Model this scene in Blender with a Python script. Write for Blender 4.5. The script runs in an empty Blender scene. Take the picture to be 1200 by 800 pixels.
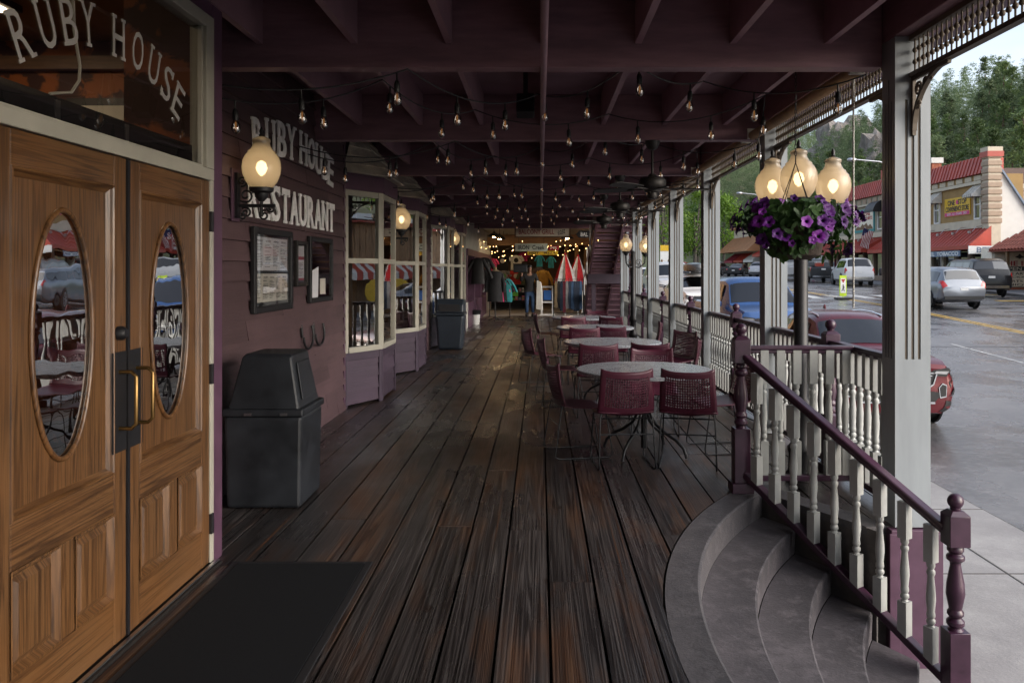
import bpy, bmesh, math, random
from mathutils import Vector, Matrix, noise as mnoise
random.seed(7)
R = math.radians
sc = bpy.context.scene
COL = sc.collection

# ------------------------------------------------------------------ helpers
def tag(o, label=None, cat=None, group=None, kind=None):
    if label: o['label'] = label
    if cat: o['category'] = cat
    if group: o['group'] = group
    if kind: o['kind'] = kind
    return o

def empty(name, loc=(0, 0, 0), label=None, cat=None, group=None, parent=None):
    o = bpy.data.objects.new(name, None)
    o.empty_display_size = .1
    COL.objects.link(o)
    o.location = loc
    if parent is not None: o.parent = parent
    return tag(o, label, cat, group)

def wloc(p):
    v = Vector((0, 0, 0))
    while p is not None:
        v += p.location
        p = p.parent
    return v

def kids(o):
    return [c for c in bpy.data.objects if c.parent == o]

def dup(root, loc=None, rz=None, label=None, group=None, scale=None):
    r = root.copy(); COL.objects.link(r)
    if loc is not None: r.location = loc
    if rz is not None: r.rotation_euler = (0, 0, rz)
    if scale is not None: r.scale = scale
    if label: r['label'] = label
    if group: r['group'] = group
    for ch in root.children:
        c = ch.copy(); COL.objects.link(c); c.parent = r
        for g in ch.children:
            d = g.copy(); COL.objects.link(d); d.parent = c
    return r

def part_copy(src, parent, loc):
    c = src.copy(); COL.objects.link(c); c.parent = parent
    c.location = Vector(loc) - wloc(parent)
    for g in src.children:
        d = g.copy(); COL.objects.link(d); d.parent = c
    return c

class MB:
    def __init__(s):
        s.v = []; s.f = []; s.m = []; s.a = []; s.mi = 0; s.rnd = 0.0
    def add(s, vs, fs):
        b = len(s.v); s.v += [tuple(p) for p in vs]
        for f in fs:
            s.f.append(tuple(b + i for i in f)); s.m.append(s.mi); s.a.append(s.rnd)
        return s
    def box(s, x0, x1, y0, y1, z0, z1):
        v = [(x, y, z) for z in (z0, z1) for y in (y0, y1) for x in (x0, x1)]
        return s.add(v, [(0, 2, 3, 1), (4, 5, 7, 6), (0, 1, 5, 4), (2, 6, 7, 3), (0, 4, 6, 2), (1, 3, 7, 5)])
    def cbox(s, c, d, M=None):
        h = [q / 2 for q in d]
        v = [Vector((x, y, z)) for z in (-h[2], h[2]) for y in (-h[1], h[1]) for x in (-h[0], h[0])]
        if M is not None: v = [M @ p for p in v]
        v = [p + Vector(c) for p in v]
        return s.add(v, [(0, 2, 3, 1), (4, 5, 7, 6), (0, 1, 5, 4), (2, 6, 7, 3), (0, 4, 6, 2), (1, 3, 7, 5)])
    def bar(s, p, q, w, h, up=(0, 0, 1)):
        p = Vector(p); q = Vector(q); d = (q - p).normalized(); u = Vector(up)
        r = d.cross(u)
        if r.length < 1e-4: r = d.cross(Vector((1, 0, 0)))
        r.normalize(); u = r.cross(d).normalized()
        v = []
        for c in (p, q):
            for a, b in ((-1, -1), (1, -1), (1, 1), (-1, 1)):
                v.append(c + r * a * w / 2 + u * b * h / 2)
        return s.add(v, [(0, 1, 2, 3), (7, 6, 5, 4), (0, 4, 5, 1), (1, 5, 6, 2), (2, 6, 7, 3), (3, 7, 4, 0)])
    def lathe(s, prof, c=(0, 0, 0), n=16, cap=True, M=None):
        c = Vector(c); v = []
        for r, z in prof:
            for i in range(n):
                a = 2 * math.pi * i / n
                p = Vector((r * math.cos(a), r * math.sin(a), z))
                if M is not None: p = M @ p
                v.append(p + c)
        f = []
        for k in range(len(prof) - 1):
            for i in range(n):
                j = (i + 1) % n
                f.append((k * n + i, k * n + j, (k + 1) * n + j, (k + 1) * n + i))
        if cap:
            f.append(tuple(range(n - 1, -1, -1)))
            f.append(tuple((len(prof) - 1) * n + i for i in range(n)))
        return s.add(v, f)
    def tube(s, pts, r, n=8, cap=True):
        pts = [Vector(p) for p in pts]; v = []; N = len(pts)
        rs = r if isinstance(r, (list, tuple)) else [r] * N
        prev = None
        for i, p in enumerate(pts):
            d = (pts[min(i + 1, N - 1)] - pts[max(i - 1, 0)]).normalized()
            if prev is None:
                ref = Vector((0, 0, 1)) if abs(d.z) < .9 else Vector((1, 0, 0))
                u = d.cross(ref).normalized()
            else:
                u = (prev - d * prev.dot(d)).normalized()
            prev = u; w = d.cross(u)
            for k in range(n):
                a = 2 * math.pi * k / n
                v.append(p + (u * math.cos(a) + w * math.sin(a)) * rs[i])
        f = []
        for k in range(N - 1):
            for i in range(n):
                j = (i + 1) % n
                f.append((k * n + i, k * n + j, (k + 1) * n + j, (k + 1) * n + i))
        if cap:
            f.append(tuple(range(n - 1, -1, -1))); f.append(tuple((N - 1) * n + i for i in range(n)))
        return s.add(v, f)
    def prism(s, poly, o, r, u, dvec):
        """2-d polygon extruded: point = o + r*x + u*y, then + dvec"""
        o = Vector(o); r = Vector(r); u = Vector(u); dvec = Vector(dvec); n = len(poly)
        a = [o + r * x + u * y for x, y in poly]
        v = a + [p + dvec for p in a]
        f = [tuple(range(n)), tuple(range(2 * n - 1, n - 1, -1))]
        for i in range(n):
            j = (i + 1) % n
            f.append((i, i + n, j + n, j))
        return s.add(v, f)
    def grid(s, nu, nv, fn, closed=False):
        v = [fn(i / nu, j / nv) for j in range(nv + 1) for i in range(nu + 1)]
        f = []
        for j in range(nv):
            for i in range(nu):
                a = j * (nu + 1) + i
                f.append((a, a + 1, a + nu + 2, a + nu + 1))
        return s.add(v, f)
    def merge(s, other, M=None):
        vs = [M @ Vector(p) if M is not None else p for p in other.v]
        b = len(s.v); s.v += [tuple(p) for p in vs]
        for f, m, a in zip(other.f, other.m, other.a):
            s.f.append(tuple(b + i for i in f)); s.m.append(m); s.a.append(a)
        return s
    def mesh(s, name, mats, smooth=None, local=None, attr=False, fix=True):
        me = bpy.data.meshes.new(name)
        vs = s.v if local is None else [(x - local[0], y - local[1], z - local[2]) for x, y, z in s.v]
        me.from_pydata(vs, [], s.f)
        if not isinstance(mats, (list, tuple)): mats = [mats]
        for m in mats: me.materials.append(m)
        if len(mats) > 1: me.polygons.foreach_set('material_index', s.m)
        if attr:
            at = me.attributes.new('rnd', 'FLOAT', 'FACE')
            at.data.foreach_set('value', s.a)
        if fix:
            bm = bmesh.new(); bm.from_mesh(me)
            bmesh.ops.recalc_face_normals(bm, faces=bm.faces)
            bm.to_mesh(me); bm.free()
        if smooth is not None:
            me.polygons.foreach_set('use_smooth', [True] * len(me.polygons))
            if smooth < 179: me.set_sharp_from_angle(angle=R(smooth))
        me.update()
        return me
    def build(s, name, mats, parent=None, smooth=None, bevel=None, local=None, attr=False, fix=True):
        """world-coordinate geometry; stored relative to parent (or to local)"""
        off = wloc(parent) if parent is not None else Vector(local or (0, 0, 0))
        me = s.mesh(name, mats, smooth, off, attr, fix)
        o = bpy.data.objects.new(name, me); COL.objects.link(o)
        if parent is not None: o.parent = parent
        else: o.location = off
        if bevel:
            b = o.modifiers.new('bevel', 'BEVEL'); b.width = bevel; b.segments = 2; b.limit_method = 'ANGLE'; b.angle_limit = R(40)
            b.harden_normals = False
        return o

def Mb(): return MB()

# ------------------------------------------------------------------ text
_tc = {}
def text_verts(s, thick=0.0, space=1.0, italic=0.0):
    k = (s, thick, space, italic)
    if k in _tc: return _tc[k]
    cu = bpy.data.curves.new('lettering', 'FONT')
    cu.body = s; cu.size = 1; cu.extrude = .5; cu.offset = thick; cu.space_character = space; cu.resolution_u = 3; cu.shear = italic
    ob = bpy.data.objects.new('lettering', cu); COL.objects.link(ob)
    dg = bpy.context.evaluated_depsgraph_get(); dg.update()
    me = bpy.data.meshes.new_from_object(ob.evaluated_get(dg))
    vs = [v.co.copy() for v in me.vertices]; fs = [tuple(p.vertices) for p in me.polygons]
    bpy.data.objects.remove(ob); bpy.data.curves.remove(cu); bpy.data.meshes.remove(me)
    xs = [v.x for v in vs]; ys = [v.y for v in vs]
    res = (vs, fs, min(xs), max(xs), min(ys), max(ys))
    _tc[k] = res
    return res

def lettering(mb, s, c, r, u, w, h, d=.01, thick=0.0, space=1.0, italic=0.0):
    """text centred at c, filling w x h, along r / u, extruded d towards r x u"""
    vs, fs, x0, x1, y0, y1 = text_verts(s, thick, space, italic)
    c = Vector(c); r = Vector(r).normalized(); u = Vector(u).normalized(); n = r.cross(u)
    out = []
    for v in vs:
        out.append(c + r * (((v.x - x0) / (x1 - x0) - .5) * w) + u * (((v.y - y0) / (y1 - y0) - .5) * h) + n * ((v.z + .5) * d))
    mb.add(out, fs)
    return mb

# ------------------------------------------------------------------ materials
class NT:
    def __init__(s, name):
        s.m = bpy.data.materials.new(name); s.m.use_nodes = True
        s.t = s.m.node_tree; s.t.nodes.clear()
        s.out = s.n('ShaderNodeOutputMaterial')
    def n(s, t, **k):
        x = s.t.nodes.new(t)
        for a, b in k.items(): setattr(x, a, b)
        return x
    def l(s, a, b): s.t.links.new(a, b)
    def val(s, sock, v):
        if hasattr(v, 'is_output'): s.l(v, sock)
        else: sock.default_value = v
    def math(s, op, a, b=0.0, clamp=False):
        x = s.n('ShaderNodeMath', operation=op); x.use_clamp = clamp
        s.val(x.inputs[0], a); s.val(x.inputs[1], b); return x.outputs[0]
    def mix(s, f, a, b, mode='MIX'):
        x = s.n('ShaderNodeMix', data_type='RGBA', blend_type=mode)
        s.val(x.inputs[0], f)
        s.val(x.inputs[6], a if hasattr(a, 'is_output') else (*a, 1)); s.val(x.inputs[7], b if hasattr(b, 'is_output') else (*b, 1))
        return x.outputs[2]
    def coord(s, scale=(1, 1, 1), kind='Object', rot=(0, 0, 0), off=None):
        c = s.n('ShaderNodeTexCoord'); mp = s.n('ShaderNodeMapping')
        mp.inputs['Scale'].default_value = scale; mp.inputs['Rotation'].default_value = rot
        src = c.outputs[kind]
        if off is not None:
            va = s.n('ShaderNodeVectorMath', operation='ADD'); s.l(src, va.inputs[0]); s.l(off, va.inputs[1]); src = va.outputs[0]
        s.l(src, mp.inputs[0]); return mp.outputs[0]
    def noise(s, vec, scale=5, detail=4, rough=.55, dist=0):
        x = s.n('ShaderNodeTexNoise'); s.l(vec, x.inputs['Vector'])
        x.inputs['Scale'].default_value = scale; x.inputs['Detail'].default_value = detail
        x.inputs['Roughness'].default_value = rough; x.inputs['Distortion'].default_value = dist
        return x.outputs[0]
    def ramp(s, f, stops):
        x = s.n('ShaderNodeValToRGB'); s.l(f, x.inputs[0]); e = x.color_ramp.elements
        while len(e) < len(stops): e.new(.5)
        for q, (p, c) in zip(e, stops):
            q.position = p; q.color = (c, c, c, 1) if isinstance(c, (int, float)) else (*c, 1)
        return x.outputs[0]
    def bump(s, h, strength=.3, dist=.01):
        x = s.n('ShaderNodeBump'); x.inputs['Strength'].default_value = strength; x.inputs['Distance'].default_value = dist
        s.l(h, x.inputs['Height']); return x.outputs[0]
    def pbr(s, col, rough=.6, metal=0, normal=None, spec=.5, coat=0, **k):
        b = s.n('ShaderNodeBsdfPrincipled')
        s.val(b.inputs['Base Color'], col if hasattr(col, 'is_output') else (*col, 1))
        s.val(b.inputs['Roughness'], rough); s.val(b.inputs['Metallic'], metal)
        b.inputs['Specular IOR Level'].default_value = spec
        b.inputs['Coat Weight'].default_value = coat; b.inputs['Coat Roughness'].default_value = .04
        if normal is not None: s.l(normal, b.inputs['Normal'])
        for a, c in k.items(): s.val(b.inputs[a.replace('_', ' ')], c)
        s.l(b.outputs[0], s.out.inputs[0]); return b

def pm(name, col, rough=.6, metal=0, var=.15, scale=5, col2=None, bump=0, bscale=60, bdist=.004, spec=.5, stretch=(1, 1, 1), coat=0, rvar=.0):
    t = NT(name); v = t.coord(stretch)
    nz = t.noise(v, scale, 5, .6)
    a = tuple(c * (1 - var) for c in col); b = col2 or tuple(min(1, c * (1 + var)) for c in col)
    c = t.mix(t.ramp(nz, [(.3, 0.0), (.7, 1.0)]), a, b)
    nm = None
    if bump:
        nm = t.bump(t.noise(v, bscale, 4, .6), bump, bdist)
    r = rough
    if rvar: r = t.math('ADD', t.math('MULTIPLY', t.math('SUBTRACT', nz, .5), rvar), rough, True)
    t.pbr(c, r, metal, nm, spec, coat)
    return t.m

def emit(name, col, s):
    t = NT(name); e = t.n('ShaderNodeEmission'); e.inputs[0].default_value = (*col, 1); e.inputs[1].default_value = s
    t.l(e.outputs[0], t.out.inputs[0]); return t.m

def pane(name, fac=.4, tint=(.8, .85, .85), rough=.01, wob=0.0):
    t = NT(name); tr = t.n('ShaderNodeBsdfTransparent'); tr.inputs[0].default_value = (*tint, 1)
    g = t.n('ShaderNodeBsdfGlossy'); g.inputs['Roughness'].default_value = rough; g.inputs[0].default_value = (1, 1, 1, 1)
    if wob: t.l(t.bump(t.noise(t.coord(), 3.5, 2), wob, .02), g.inputs['Normal'])
    fr = t.n('ShaderNodeFresnel'); fr.inputs[0].default_value = 1.5
    mx = t.n('ShaderNodeMixShader')
    t.l(t.math('ADD', fr.outputs[0], fac, True), mx.inputs[0])
    t.l(tr.outputs[0], mx.inputs[1]); t.l(g.outputs[0], mx.inputs[2]); t.l(mx.outputs[0], t.out.inputs[0])
    return t.m

def wood_planks():
    t = NT('deck_wood')
    at = t.n('ShaderNodeAttribute', attribute_name='rnd')
    cx = t.n('ShaderNodeCombineXYZ')
    t.l(t.math('MULTIPLY', at.outputs['Fac'], 37.0), cx.inputs[0]); t.l(t.math('MULTIPLY', at.outputs['Fac'], 91.0), cx.inputs[1])
    v = t.coord((1, 1, 1), off=cx.outputs[0])
    def sv(sx, sy):
        mp = t.n('ShaderNodeMapping'); mp.inputs['Scale'].default_value = (sx, sy, 1); t.l(v, mp.inputs[0]); return mp.outputs[0]
    rings = t.noise(sv(9.5, .13), 1.0, 2, .5, .2)
    wav = t.math('SINE', t.math('MULTIPLY', rings, 150.0))
    wav = t.math('ADD', t.math('MULTIPLY', wav, .5), .5)
    fib = t.noise(sv(150, .55), 1.0, 5, .72)
    big = t.noise(t.coord((1.3, .55, 1)), 1.0, 4, .6)
    patch = t.noise(sv(4.5, .5), 1.0, 5, .65, .2)
    grain = t.math('ADD', t.math('MULTIPLY', wav, .22), t.math('MULTIPLY', fib, .82))
    dark = t.ramp(grain, [(.33, (.007, .0062, .0064)), (.52, (.024, .0208, .0208)), (.74, (.080, .072, .071))])
    worn = t.ramp(grain, [(.32, (.016, .007, .004)), (.52, (.056, .023, .010)), (.75, (.125, .066, .034))])
    wf = t.ramp(t.math('ADD', t.math('MULTIPLY', patch, .65), t.math('MULTIPLY', big, .45)), [(.53, 0.0), (.66, .85)])
    c = t.mix(wf, dark, worn)
    tint = t.math('ADD', t.math('MULTIPLY', at.outputs['Fac'], .55), .74)
    c = t.mix(1.0, c, tint, 'MULTIPLY')
    # knots
    vo = t.n('ShaderNodeTexVoronoi'); t.l(sv(5.0, 1.9), vo.inputs['Vector']); vo.inputs['Scale'].default_value = 1
    kn = t.ramp(vo.outputs['Distance'], [(.06, 1.0), (.11, 0.0)])
    c = t.mix(t.math('MULTIPLY', kn, .75), c, (.014, .008, .006))
    grey = t.noise(sv(60, .38), 1.0, 4, .6)
    c = t.mix(t.ramp(grey, [(.60, 0.0), (.72, .65)]), c, (.125, .108, .104))
    st = t.noise(sv(34, .22), 1.0, 3, .5)
    c = t.mix(t.ramp(st, [(.66, 0.0), (.73, .75)]), c, (.13, .05, .016))
    dk = t.noise(sv(26, .30), 1.0, 3, .5)
    c = t.mix(t.ramp(dk, [(.60, 0.0), (.70, .8)]), c, (.006, .005, .005))
    rg = t.math('ADD', t.ramp(big, [(.38, .12), (.64, .36)]), t.math('MULTIPLY', fib, .20))
    h = t.math('ADD', t.math('MULTIPLY', grain, .9), t.math('MULTIPLY', kn, -.3))
    t.pbr(c, rg, 0, t.bump(h, .42, .004), .75)
    return t.m

def oak(name, axis):
    t = NT(name)
    sc_ = {'z': (.5, 20, .62), 'y': (.5, .62, 20)}[axis]
    sf = {'z': (5, 150, 5), 'y': (5, 5, 150)}[axis]
    r = t.noise(t.coord(sc_), 1.0, 3, .5, .5)
    w = t.math('ADD', t.math('MULTIPLY', t.math('SINE', t.math('MULTIPLY', r, 46.0)), .5), .5)
    w = t.math('POWER', w, 2.2)
    f = t.noise(t.coord(sf), 1.0, 4, .7)
    g = t.math('ADD', t.math('MULTIPLY', w, .40), t.math('MULTIPLY', f, .78))
    c = t.ramp(g, [(.25, (.150, .077, .032)), (.50, (.102, .049, .019)), (.85, (.038, .018, .008))])
    big = t.noise(t.coord(), 2.5, 3)
    c = t.mix(t.ramp(big, [(.35, 0.0), (.75, .45)]), c, (.16, .065, .018))
    t.pbr(c, t.math('ADD', t.math('MULTIPLY', f, .25), .24), 0, t.bump(g, .2, .002), .5, .15)
    return t.m

def clapboard_paint(name, a, b):
    t = NT(name)
    n1 = t.noise(t.coord((1, 1, 1)), 2.2, 5, .6); n2 = t.noise(t.coord((3, 3, 60)), 1.0, 4, .7); n3 = t.noise(t.coord((1.2, 1.2, 14)), 1.0, 3)
    c = t.mix(t.ramp(n1, [(.3, 0.0), (.72, 1.0)]), a, b)
    c = t.mix(t.ramp(n3, [(.5, 0.0), (.75, .5)]), c, tuple(q * .62 for q in a))
    at = t.n('ShaderNodeAttribute', attribute_name='rnd')
    c = t.mix(1.0, c, t.math('ADD', t.math('MULTIPLY', at.outputs['Fac'], .36), .80), 'MULTIPLY')
    t.pbr(c, .55, 0, t.bump(t.math('ADD', n2, t.math('MULTIPLY', n1, .5)), .5, .004), .35)
    return t.m

M = {}
M['deck'] = wood_planks()
M['oak_z'] = oak('oak_upright', 'z'); M['oak_y'] = oak('oak_crosswise', 'y')
M['siding'] = clapboard_paint('purple_siding', (.076, .046, .051), (.106, .064, .070))
M['bay_paint'] = clapboard_paint('violet_paint', (.052, .036, .055), (.070, .048, .070))
M['trim'] = pm('purple_trim', (.085, .040, .070), .42, var=.2, scale=7, bump=.08, bscale=30, rvar=.2)
M['beam'] = pm('maroon_beam', (.235, .128, .155), .55, var=.25, scale=2.2, bump=.2, bscale=30, stretch=(1, 1, 6))
M['joist'] = pm('maroon_joist', (.27, .155, .19), .55, var=.22, scale=2.5, bump=.15, bscale=30)
M['soffit'] = pm('maroon_soffit', (.24, .138, .172), .6, var=.25, scale=2, bump=.1)
M['rail'] = pm('plum_gloss_paint', (.038, .0135, .030), .33, var=.3, scale=9, bump=.05, bscale=40, rvar=.2)
M['cream'] = pm('cream_paint', (.315, .325, .315), .42, var=.16, scale=6, bump=.05, bscale=40)
M['column'] = pm('pale_column_paint', (.255, .28, .30), .42, var=.14, scale=2.5, stretch=(3, 3, .5), bump=.04, bscale=40)
M['colbrown'] = pm('brown_groove_backlit_frieze', (.11, .085, .06), .6)
M['frame'] = pm('beige_window_frame', (.36, .345, .29), .45, var=.1, scale=4)
M['black'] = pm('black_iron', (.008, .008, .010), .5, 0, var=.3, scale=20, bump=.06)
M['blackmetal'] = pm('dark_bronze_metal', (.016, .014, .013), .5, .2, var=.2, scale=10)
M['brass'] = pm('brass', (.26, .16, .06), .35, 1.0, var=.15)
M['steel'] = pm('steel', (.5, .5, .52), .3, 1.0, var=.1)
M['mat'] = pm('black_carpet', (.005, .006, .008), .95, var=.5, scale=300, bump=.8, bscale=700, bdist=.004, spec=.2)
_t = NT('black_carpet_pile'); _v = _t.coord(); _n = _t.noise(_v, 420, 2, .6); _n2 = _t.noise(_v, 90, 3, .7)
_c = _t.mix(_t.ramp(_n, [(.66, 0.0), (.74, .8)]), (.0045, .0055, .0075), (.035, .038, .045)); _c = _t.mix(_t.ramp(_n2, [(.72, 0.0), (.76, .7)]), _c, (.06, .06, .06))
_t.pbr(_c, .95, 0, _t.bump(_n, .9, .004), .2); M['mat'] = _t.m
M['matedge'] = pm('black_rubber', (.010, .010, .012), .6)
M['bin'] = pm('charcoal_plastic', (.012, .014, .018), .42, var=.55, scale=3.5, bump=.1, bscale=80, rvar=.25)
M['chair'] = pm('burgundy_plastic', (.068, .012, .027), .38, var=.08, scale=5)
M['wire'] = pm('black_wire', (.012, .013, .016), .35, .3)
M['concrete'] = None
M['glass_globe'] = None
M['letters'] = pm('grey_white_letters', (.85, .85, .86), .5, var=.12, scale=12, bump=.1)
M['white'] = pm('white_paint', (.72, .72, .70), .5, var=.06)
M['offwhite'] = pm('off_white_paint', (.55, .54, .50), .55, var=.12, scale=3)
M['paper'] = pm('paper', (.62, .62, .66), .6, var=.03)
M['paper_tan'] = pm('tan_paper', (.50, .47, .41), .6, var=.05)
M['ink'] = pm('dark_ink', (.03, .03, .035), .6)
M['redpaper'] = pm('red_ink', (.30, .03, .05), .6)
M['pane'] = pane('window_glass', .36, (.75, .78, .78), .006, .015)
M['doorpane'] = pane('door_glass', .45, (.45, .47, .47), .008, .06)
M['transompane'] = pane('transom_glass', .03, (.8, .78, .75), .01)
M['framepane'] = pane('frame_glass', .06, (.95, .95, .95), .01)
M['bulbglass'] = pane('bulb_glass', .16, (.93, .91, .88), .02)
M['filament'] = emit('warm_filament', (1.0, .42, .12), .10)
M['globebulb'] = emit('warm_globe_bulb', (1.0, .74, .42), 4.2)
M['fairy'] = emit('warm_fairy_light', (1.0, .55, .18), 7)
M['asphalt'] = None

def concrete(name, a, b, dark, rough=.75, wet=.0, scale=2.0, mott=1.0):
    t = NT(name); v = t.coord()
    n1 = t.noise(v, scale, 6, .65); n2 = t.noise(v, 45, 4, .7); n3 = t.noise(v, .7, 4, .6)
    c = t.mix(t.ramp(n1, [(.42, 0.0), (.60, 1.0)]), a, b)
    c = t.mix(t.ramp(n3, [(.46, 0.0), (.60, .8)]), c, dark)
    c = t.mix(t.math('MULTIPLY', t.ramp(n2, [(.5, 0.0), (.75, 1.0)]), .35), c, tuple(q * .6 for q in a))
    n4 = t.noise(v, 9, 6, .75)
    c = t.mix(t.ramp(n4, [(.50, 0.0), (.64, .7 * mott)]), c, tuple(min(1, q * 1.55) for q in b))
    n5 = t.noise(v, 22, 5, .7, .8)
    c = t.mix(t.ramp(n5, [(.54, 0.0), (.64, .75 * mott)]), c, tuple(q * .6 for q in dark))
    ge = t.n('ShaderNodeNewGeometry'); c = t.mix(t.math('MULTIPLY', t.ramp(ge.outputs['Pointiness'], [(.52, 0.0), (.60, 1.0)]), .5), c, tuple(min(1, q * 1.8) for q in b))
    r = rough
    if wet: r = t.ramp(n3, [(.42, rough), (.6, wet)])
    t.pbr(c, r, 0, t.bump(t.math('ADD', n2, n4), .5, .006), .5)
    return t.m
M['concrete'] = concrete('step_concrete', (.026, .025, .029), (.070, .063, .069), (.013, .0125, .015), .55, scale=2.2)
M['ringtop'] = concrete('edge_concrete', (.024, .0235, .027), (.060, .056, .060), (.014, .0135, .016), .5, scale=3)
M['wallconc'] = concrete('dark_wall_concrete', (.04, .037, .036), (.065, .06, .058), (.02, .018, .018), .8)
M['sidewalk'] = concrete('sidewalk_concrete', (.27, .26, .26), (.33, .32, .315), (.235, .225, .225), .7, scale=1.2, mott=.16)
M['asphalt'] = concrete('street_asphalt', (.135, .13, .133), (.185, .178, .178), (.085, .083, .086), .36, .12, scale=.5, mott=.45)

def globe_mat():
    t = NT('amber_pebbled_glass'); v = t.coord()
    bp = t.bump(t.noise(v, 130, 2, .5), .5, .004)
    tr = t.n('ShaderNodeBsdfTransparent'); tr.inputs[0].default_value = (.95, .87, .74, 1)
    tl = t.n('ShaderNodeBsdfTranslucent'); tl.inputs[0].default_value = (.84, .74, .60, 1); t.l(bp, tl.inputs['Normal'])
    df = t.n('ShaderNodeBsdfDiffuse'); df.inputs[0].default_value = (.52, .44, .35, 1)
    gl = t.n('ShaderNodeBsdfGlossy'); gl.inputs['Roughness'].default_value = .12; t.l(bp, gl.inputs['Normal'])
    m1 = t.n('ShaderNodeMixShader'); m1.inputs[0].default_value = .42; t.l(tl.outputs[0], m1.inputs[1]); t.l(df.outputs[0], m1.inputs[2])
    m2 = t.n('ShaderNodeMixShader'); m2.inputs[0].default_value = .78; t.l(tr.outputs[0], m2.inputs[1]); t.l(m1.outputs[0], m2.inputs[2])
    fr = t.n('ShaderNodeFresnel'); fr.inputs[0].default_value = 1.5
    m3 = t.n('ShaderNodeMixShader'); t.l(fr.outputs[0], m3.inputs[0]); t.l(m2.outputs[0], m3.inputs[1]); t.l(gl.outputs[0], m3.inputs[2])
    t.l(m3.outputs[0], t.out.inputs[0]); return t.m
M['glass_globe'] = globe_mat()

def granite():
    t = NT('speckled_grey_tabletop'); v = t.coord()
    a = t.noise(v, 70, 4, .7); b = t.noise(v, 11, 4, .65)
    c = t.ramp(a, [(.35, (.13, .14, .16)), (.5, (.30, .315, .345)), (.7, (.44, .46, .50))])
    c = t.mix(t.ramp(b, [(.45, 0.0), (.7, .5)]), c, (.12, .13, .145))
    t.pbr(c, .24, 0, None, .5); return t.m
M['tabletop'] = granite()

def shingle():
    t = NT('taupe_shingles'); br = t.n('ShaderNodeTexBrick'); t.l(t.coord((1, 1, 1), 'UV'), br.inputs['Vector'])
    br.inputs['Color1'].default_value = (.30, .27, .21, 1); br.inputs['Color2'].default_value = (.23, .205, .16, 1); br.inputs['Mortar'].default_value = (.06, .05, .04, 1)
    br.inputs['Scale'].default_value = 1; br.inputs['Mortar Size'].default_value = .012
    br.inputs['Brick Width'].default_value = .26; br.inputs['Row Height'].default_value = .15
    t.pbr(br.outputs[0], .7); return t.m
M['shingle'] = pm('taupe_shingles', (.62, .56, .46), .7, var=.25, scale=5, bump=.2, bscale=40)

def damask():
    t = NT('damask_wallpaper'); v = t.coord((1, 1, 1))
    w = t.n('ShaderNodeTexVoronoi'); t.l(t.coord((1, 2.6, 1.7)), w.inputs['Vector']); w.inputs['Scale'].default_value = 1.4; w.feature = 'SMOOTH_F1'
    n = t.noise(v, 6.5, 3, .6, 1.5)
    g = t.math('ADD', t.math('MULTIPLY', t.math('SINE', t.math('MULTIPLY', w.outputs['Distance'], 18.0)), .25), n)
    c = t.ramp(g, [(.42, (.045, .012, .010)), (.56, (.30, .085, .018))])
    t.pbr(c, .6); return t.m
M['damask'] = damask()
M['cable'] = pm('black_cable', (.010, .010, .011), .5)
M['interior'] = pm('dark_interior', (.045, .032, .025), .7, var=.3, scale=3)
M['intwood'] = pm('interior_wood', (.14, .075, .035), .5, var=.3, scale=3, stretch=(1, 1, 8))
# ------------------------------------------------------------------ constants of the place (metres; x right, y along the porch, deck at z = 0)
EYE = 1.6
COLY = [-.75, 2.15, 5.12, 8.03, 11.0, 13.8, 16.6, 19.35, 22.2]    # column centres along the street edge
CX0, CX1 = 2.20, 2.42
RAILX = 2.30
CCX, CCY = 4.68, 3.4                                     # centre of the curved steps
def ground_z(y):
    pts = [(-60, -.85), (13, -.85), (20, -.60), (27, -.30), (34, 0.0), (45, .33), (55, .56), (90, .92), (150, 1.6), (300, 4.0), (900, 12)]
    for (a, za), (b, zb) in zip(pts, pts[1:]):
        if y <= b:
            return za + (zb - za) * max(0, (y - a)) / (b - a)
    return 12

# ------------------------------------------------------------------ deck
def north_edge(x):
    if x < .561: return None
    return max(5.06 if x > 1.8 else 0, min(CCY + math.sqrt(max(0, 4.12 ** 2 - (CCX - x) ** 2)), 5.868 - (x - 1.585) * 1.827 + .36))
mb = MB(); rng = random.Random(3)
P = .232; G = .013
k0 = -13
for k in range(k0, 12):
    xa = .05 + k * P; xb = xa + P - G
    if xb > 2.52: xb = 2.52
    if xa > 2.45: continue
    segs = []
    edges = [(-7.0, 38.0)]
    cut = xb > .56
    y = -7.0 + rng.uniform(0, 3); ys = [-7.0]
    while y < 37.2:
        ys.append(y); y += rng.uniform(4.6, 7.5)
    ys.append(37.5)
    for a, b in zip(ys, ys[1:]):
        b -= .005
        n = 6 if cut and a < 6.2 else 1
        xs = [xa + (xb - xa) * i / n for i in range(n + 1)]
        def clip(lo, hi, north):
            out = []
            for x in xs:
                e = north_edge(x)
                if e is None: out.append((lo, hi)); continue
                e2 = 2 * CCY - e
                if north: out.append((max(lo, e), max(hi, e)))
                else: out.append((min(lo, e2), min(hi, e2)))
            return out
        pieces = [clip(a, b, True), clip(a, b, False)] if n > 1 else [[(a, b)] * 2]
        for pc in pieces:
            if max(h - l for l, h in pc) < .02: continue
            mb.rnd = rng.random()
            dz = rng.uniform(-.002, .002)
            v = []
            for x, (l, h) in zip(xs, pc):
                v += [(x, l, dz), (x, h, dz), (x, l, -.04), (x, h, -.04)]
            f = []
            for i in range(n):
                o = i * 4; q = o + 4
                f += [(o, q, q + 1, o + 1), (o, o + 2, q + 2, q), (o + 1, q + 1, q + 3, o + 3)]
            f += [(0, 1, 3, 2), (n * 4, n * 4 + 2, n * 4 + 3, n * 4 + 1)]
            mb.add(v, f)
        if n > 1 and all(north_edge(x) is None for x in xs): pass
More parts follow.
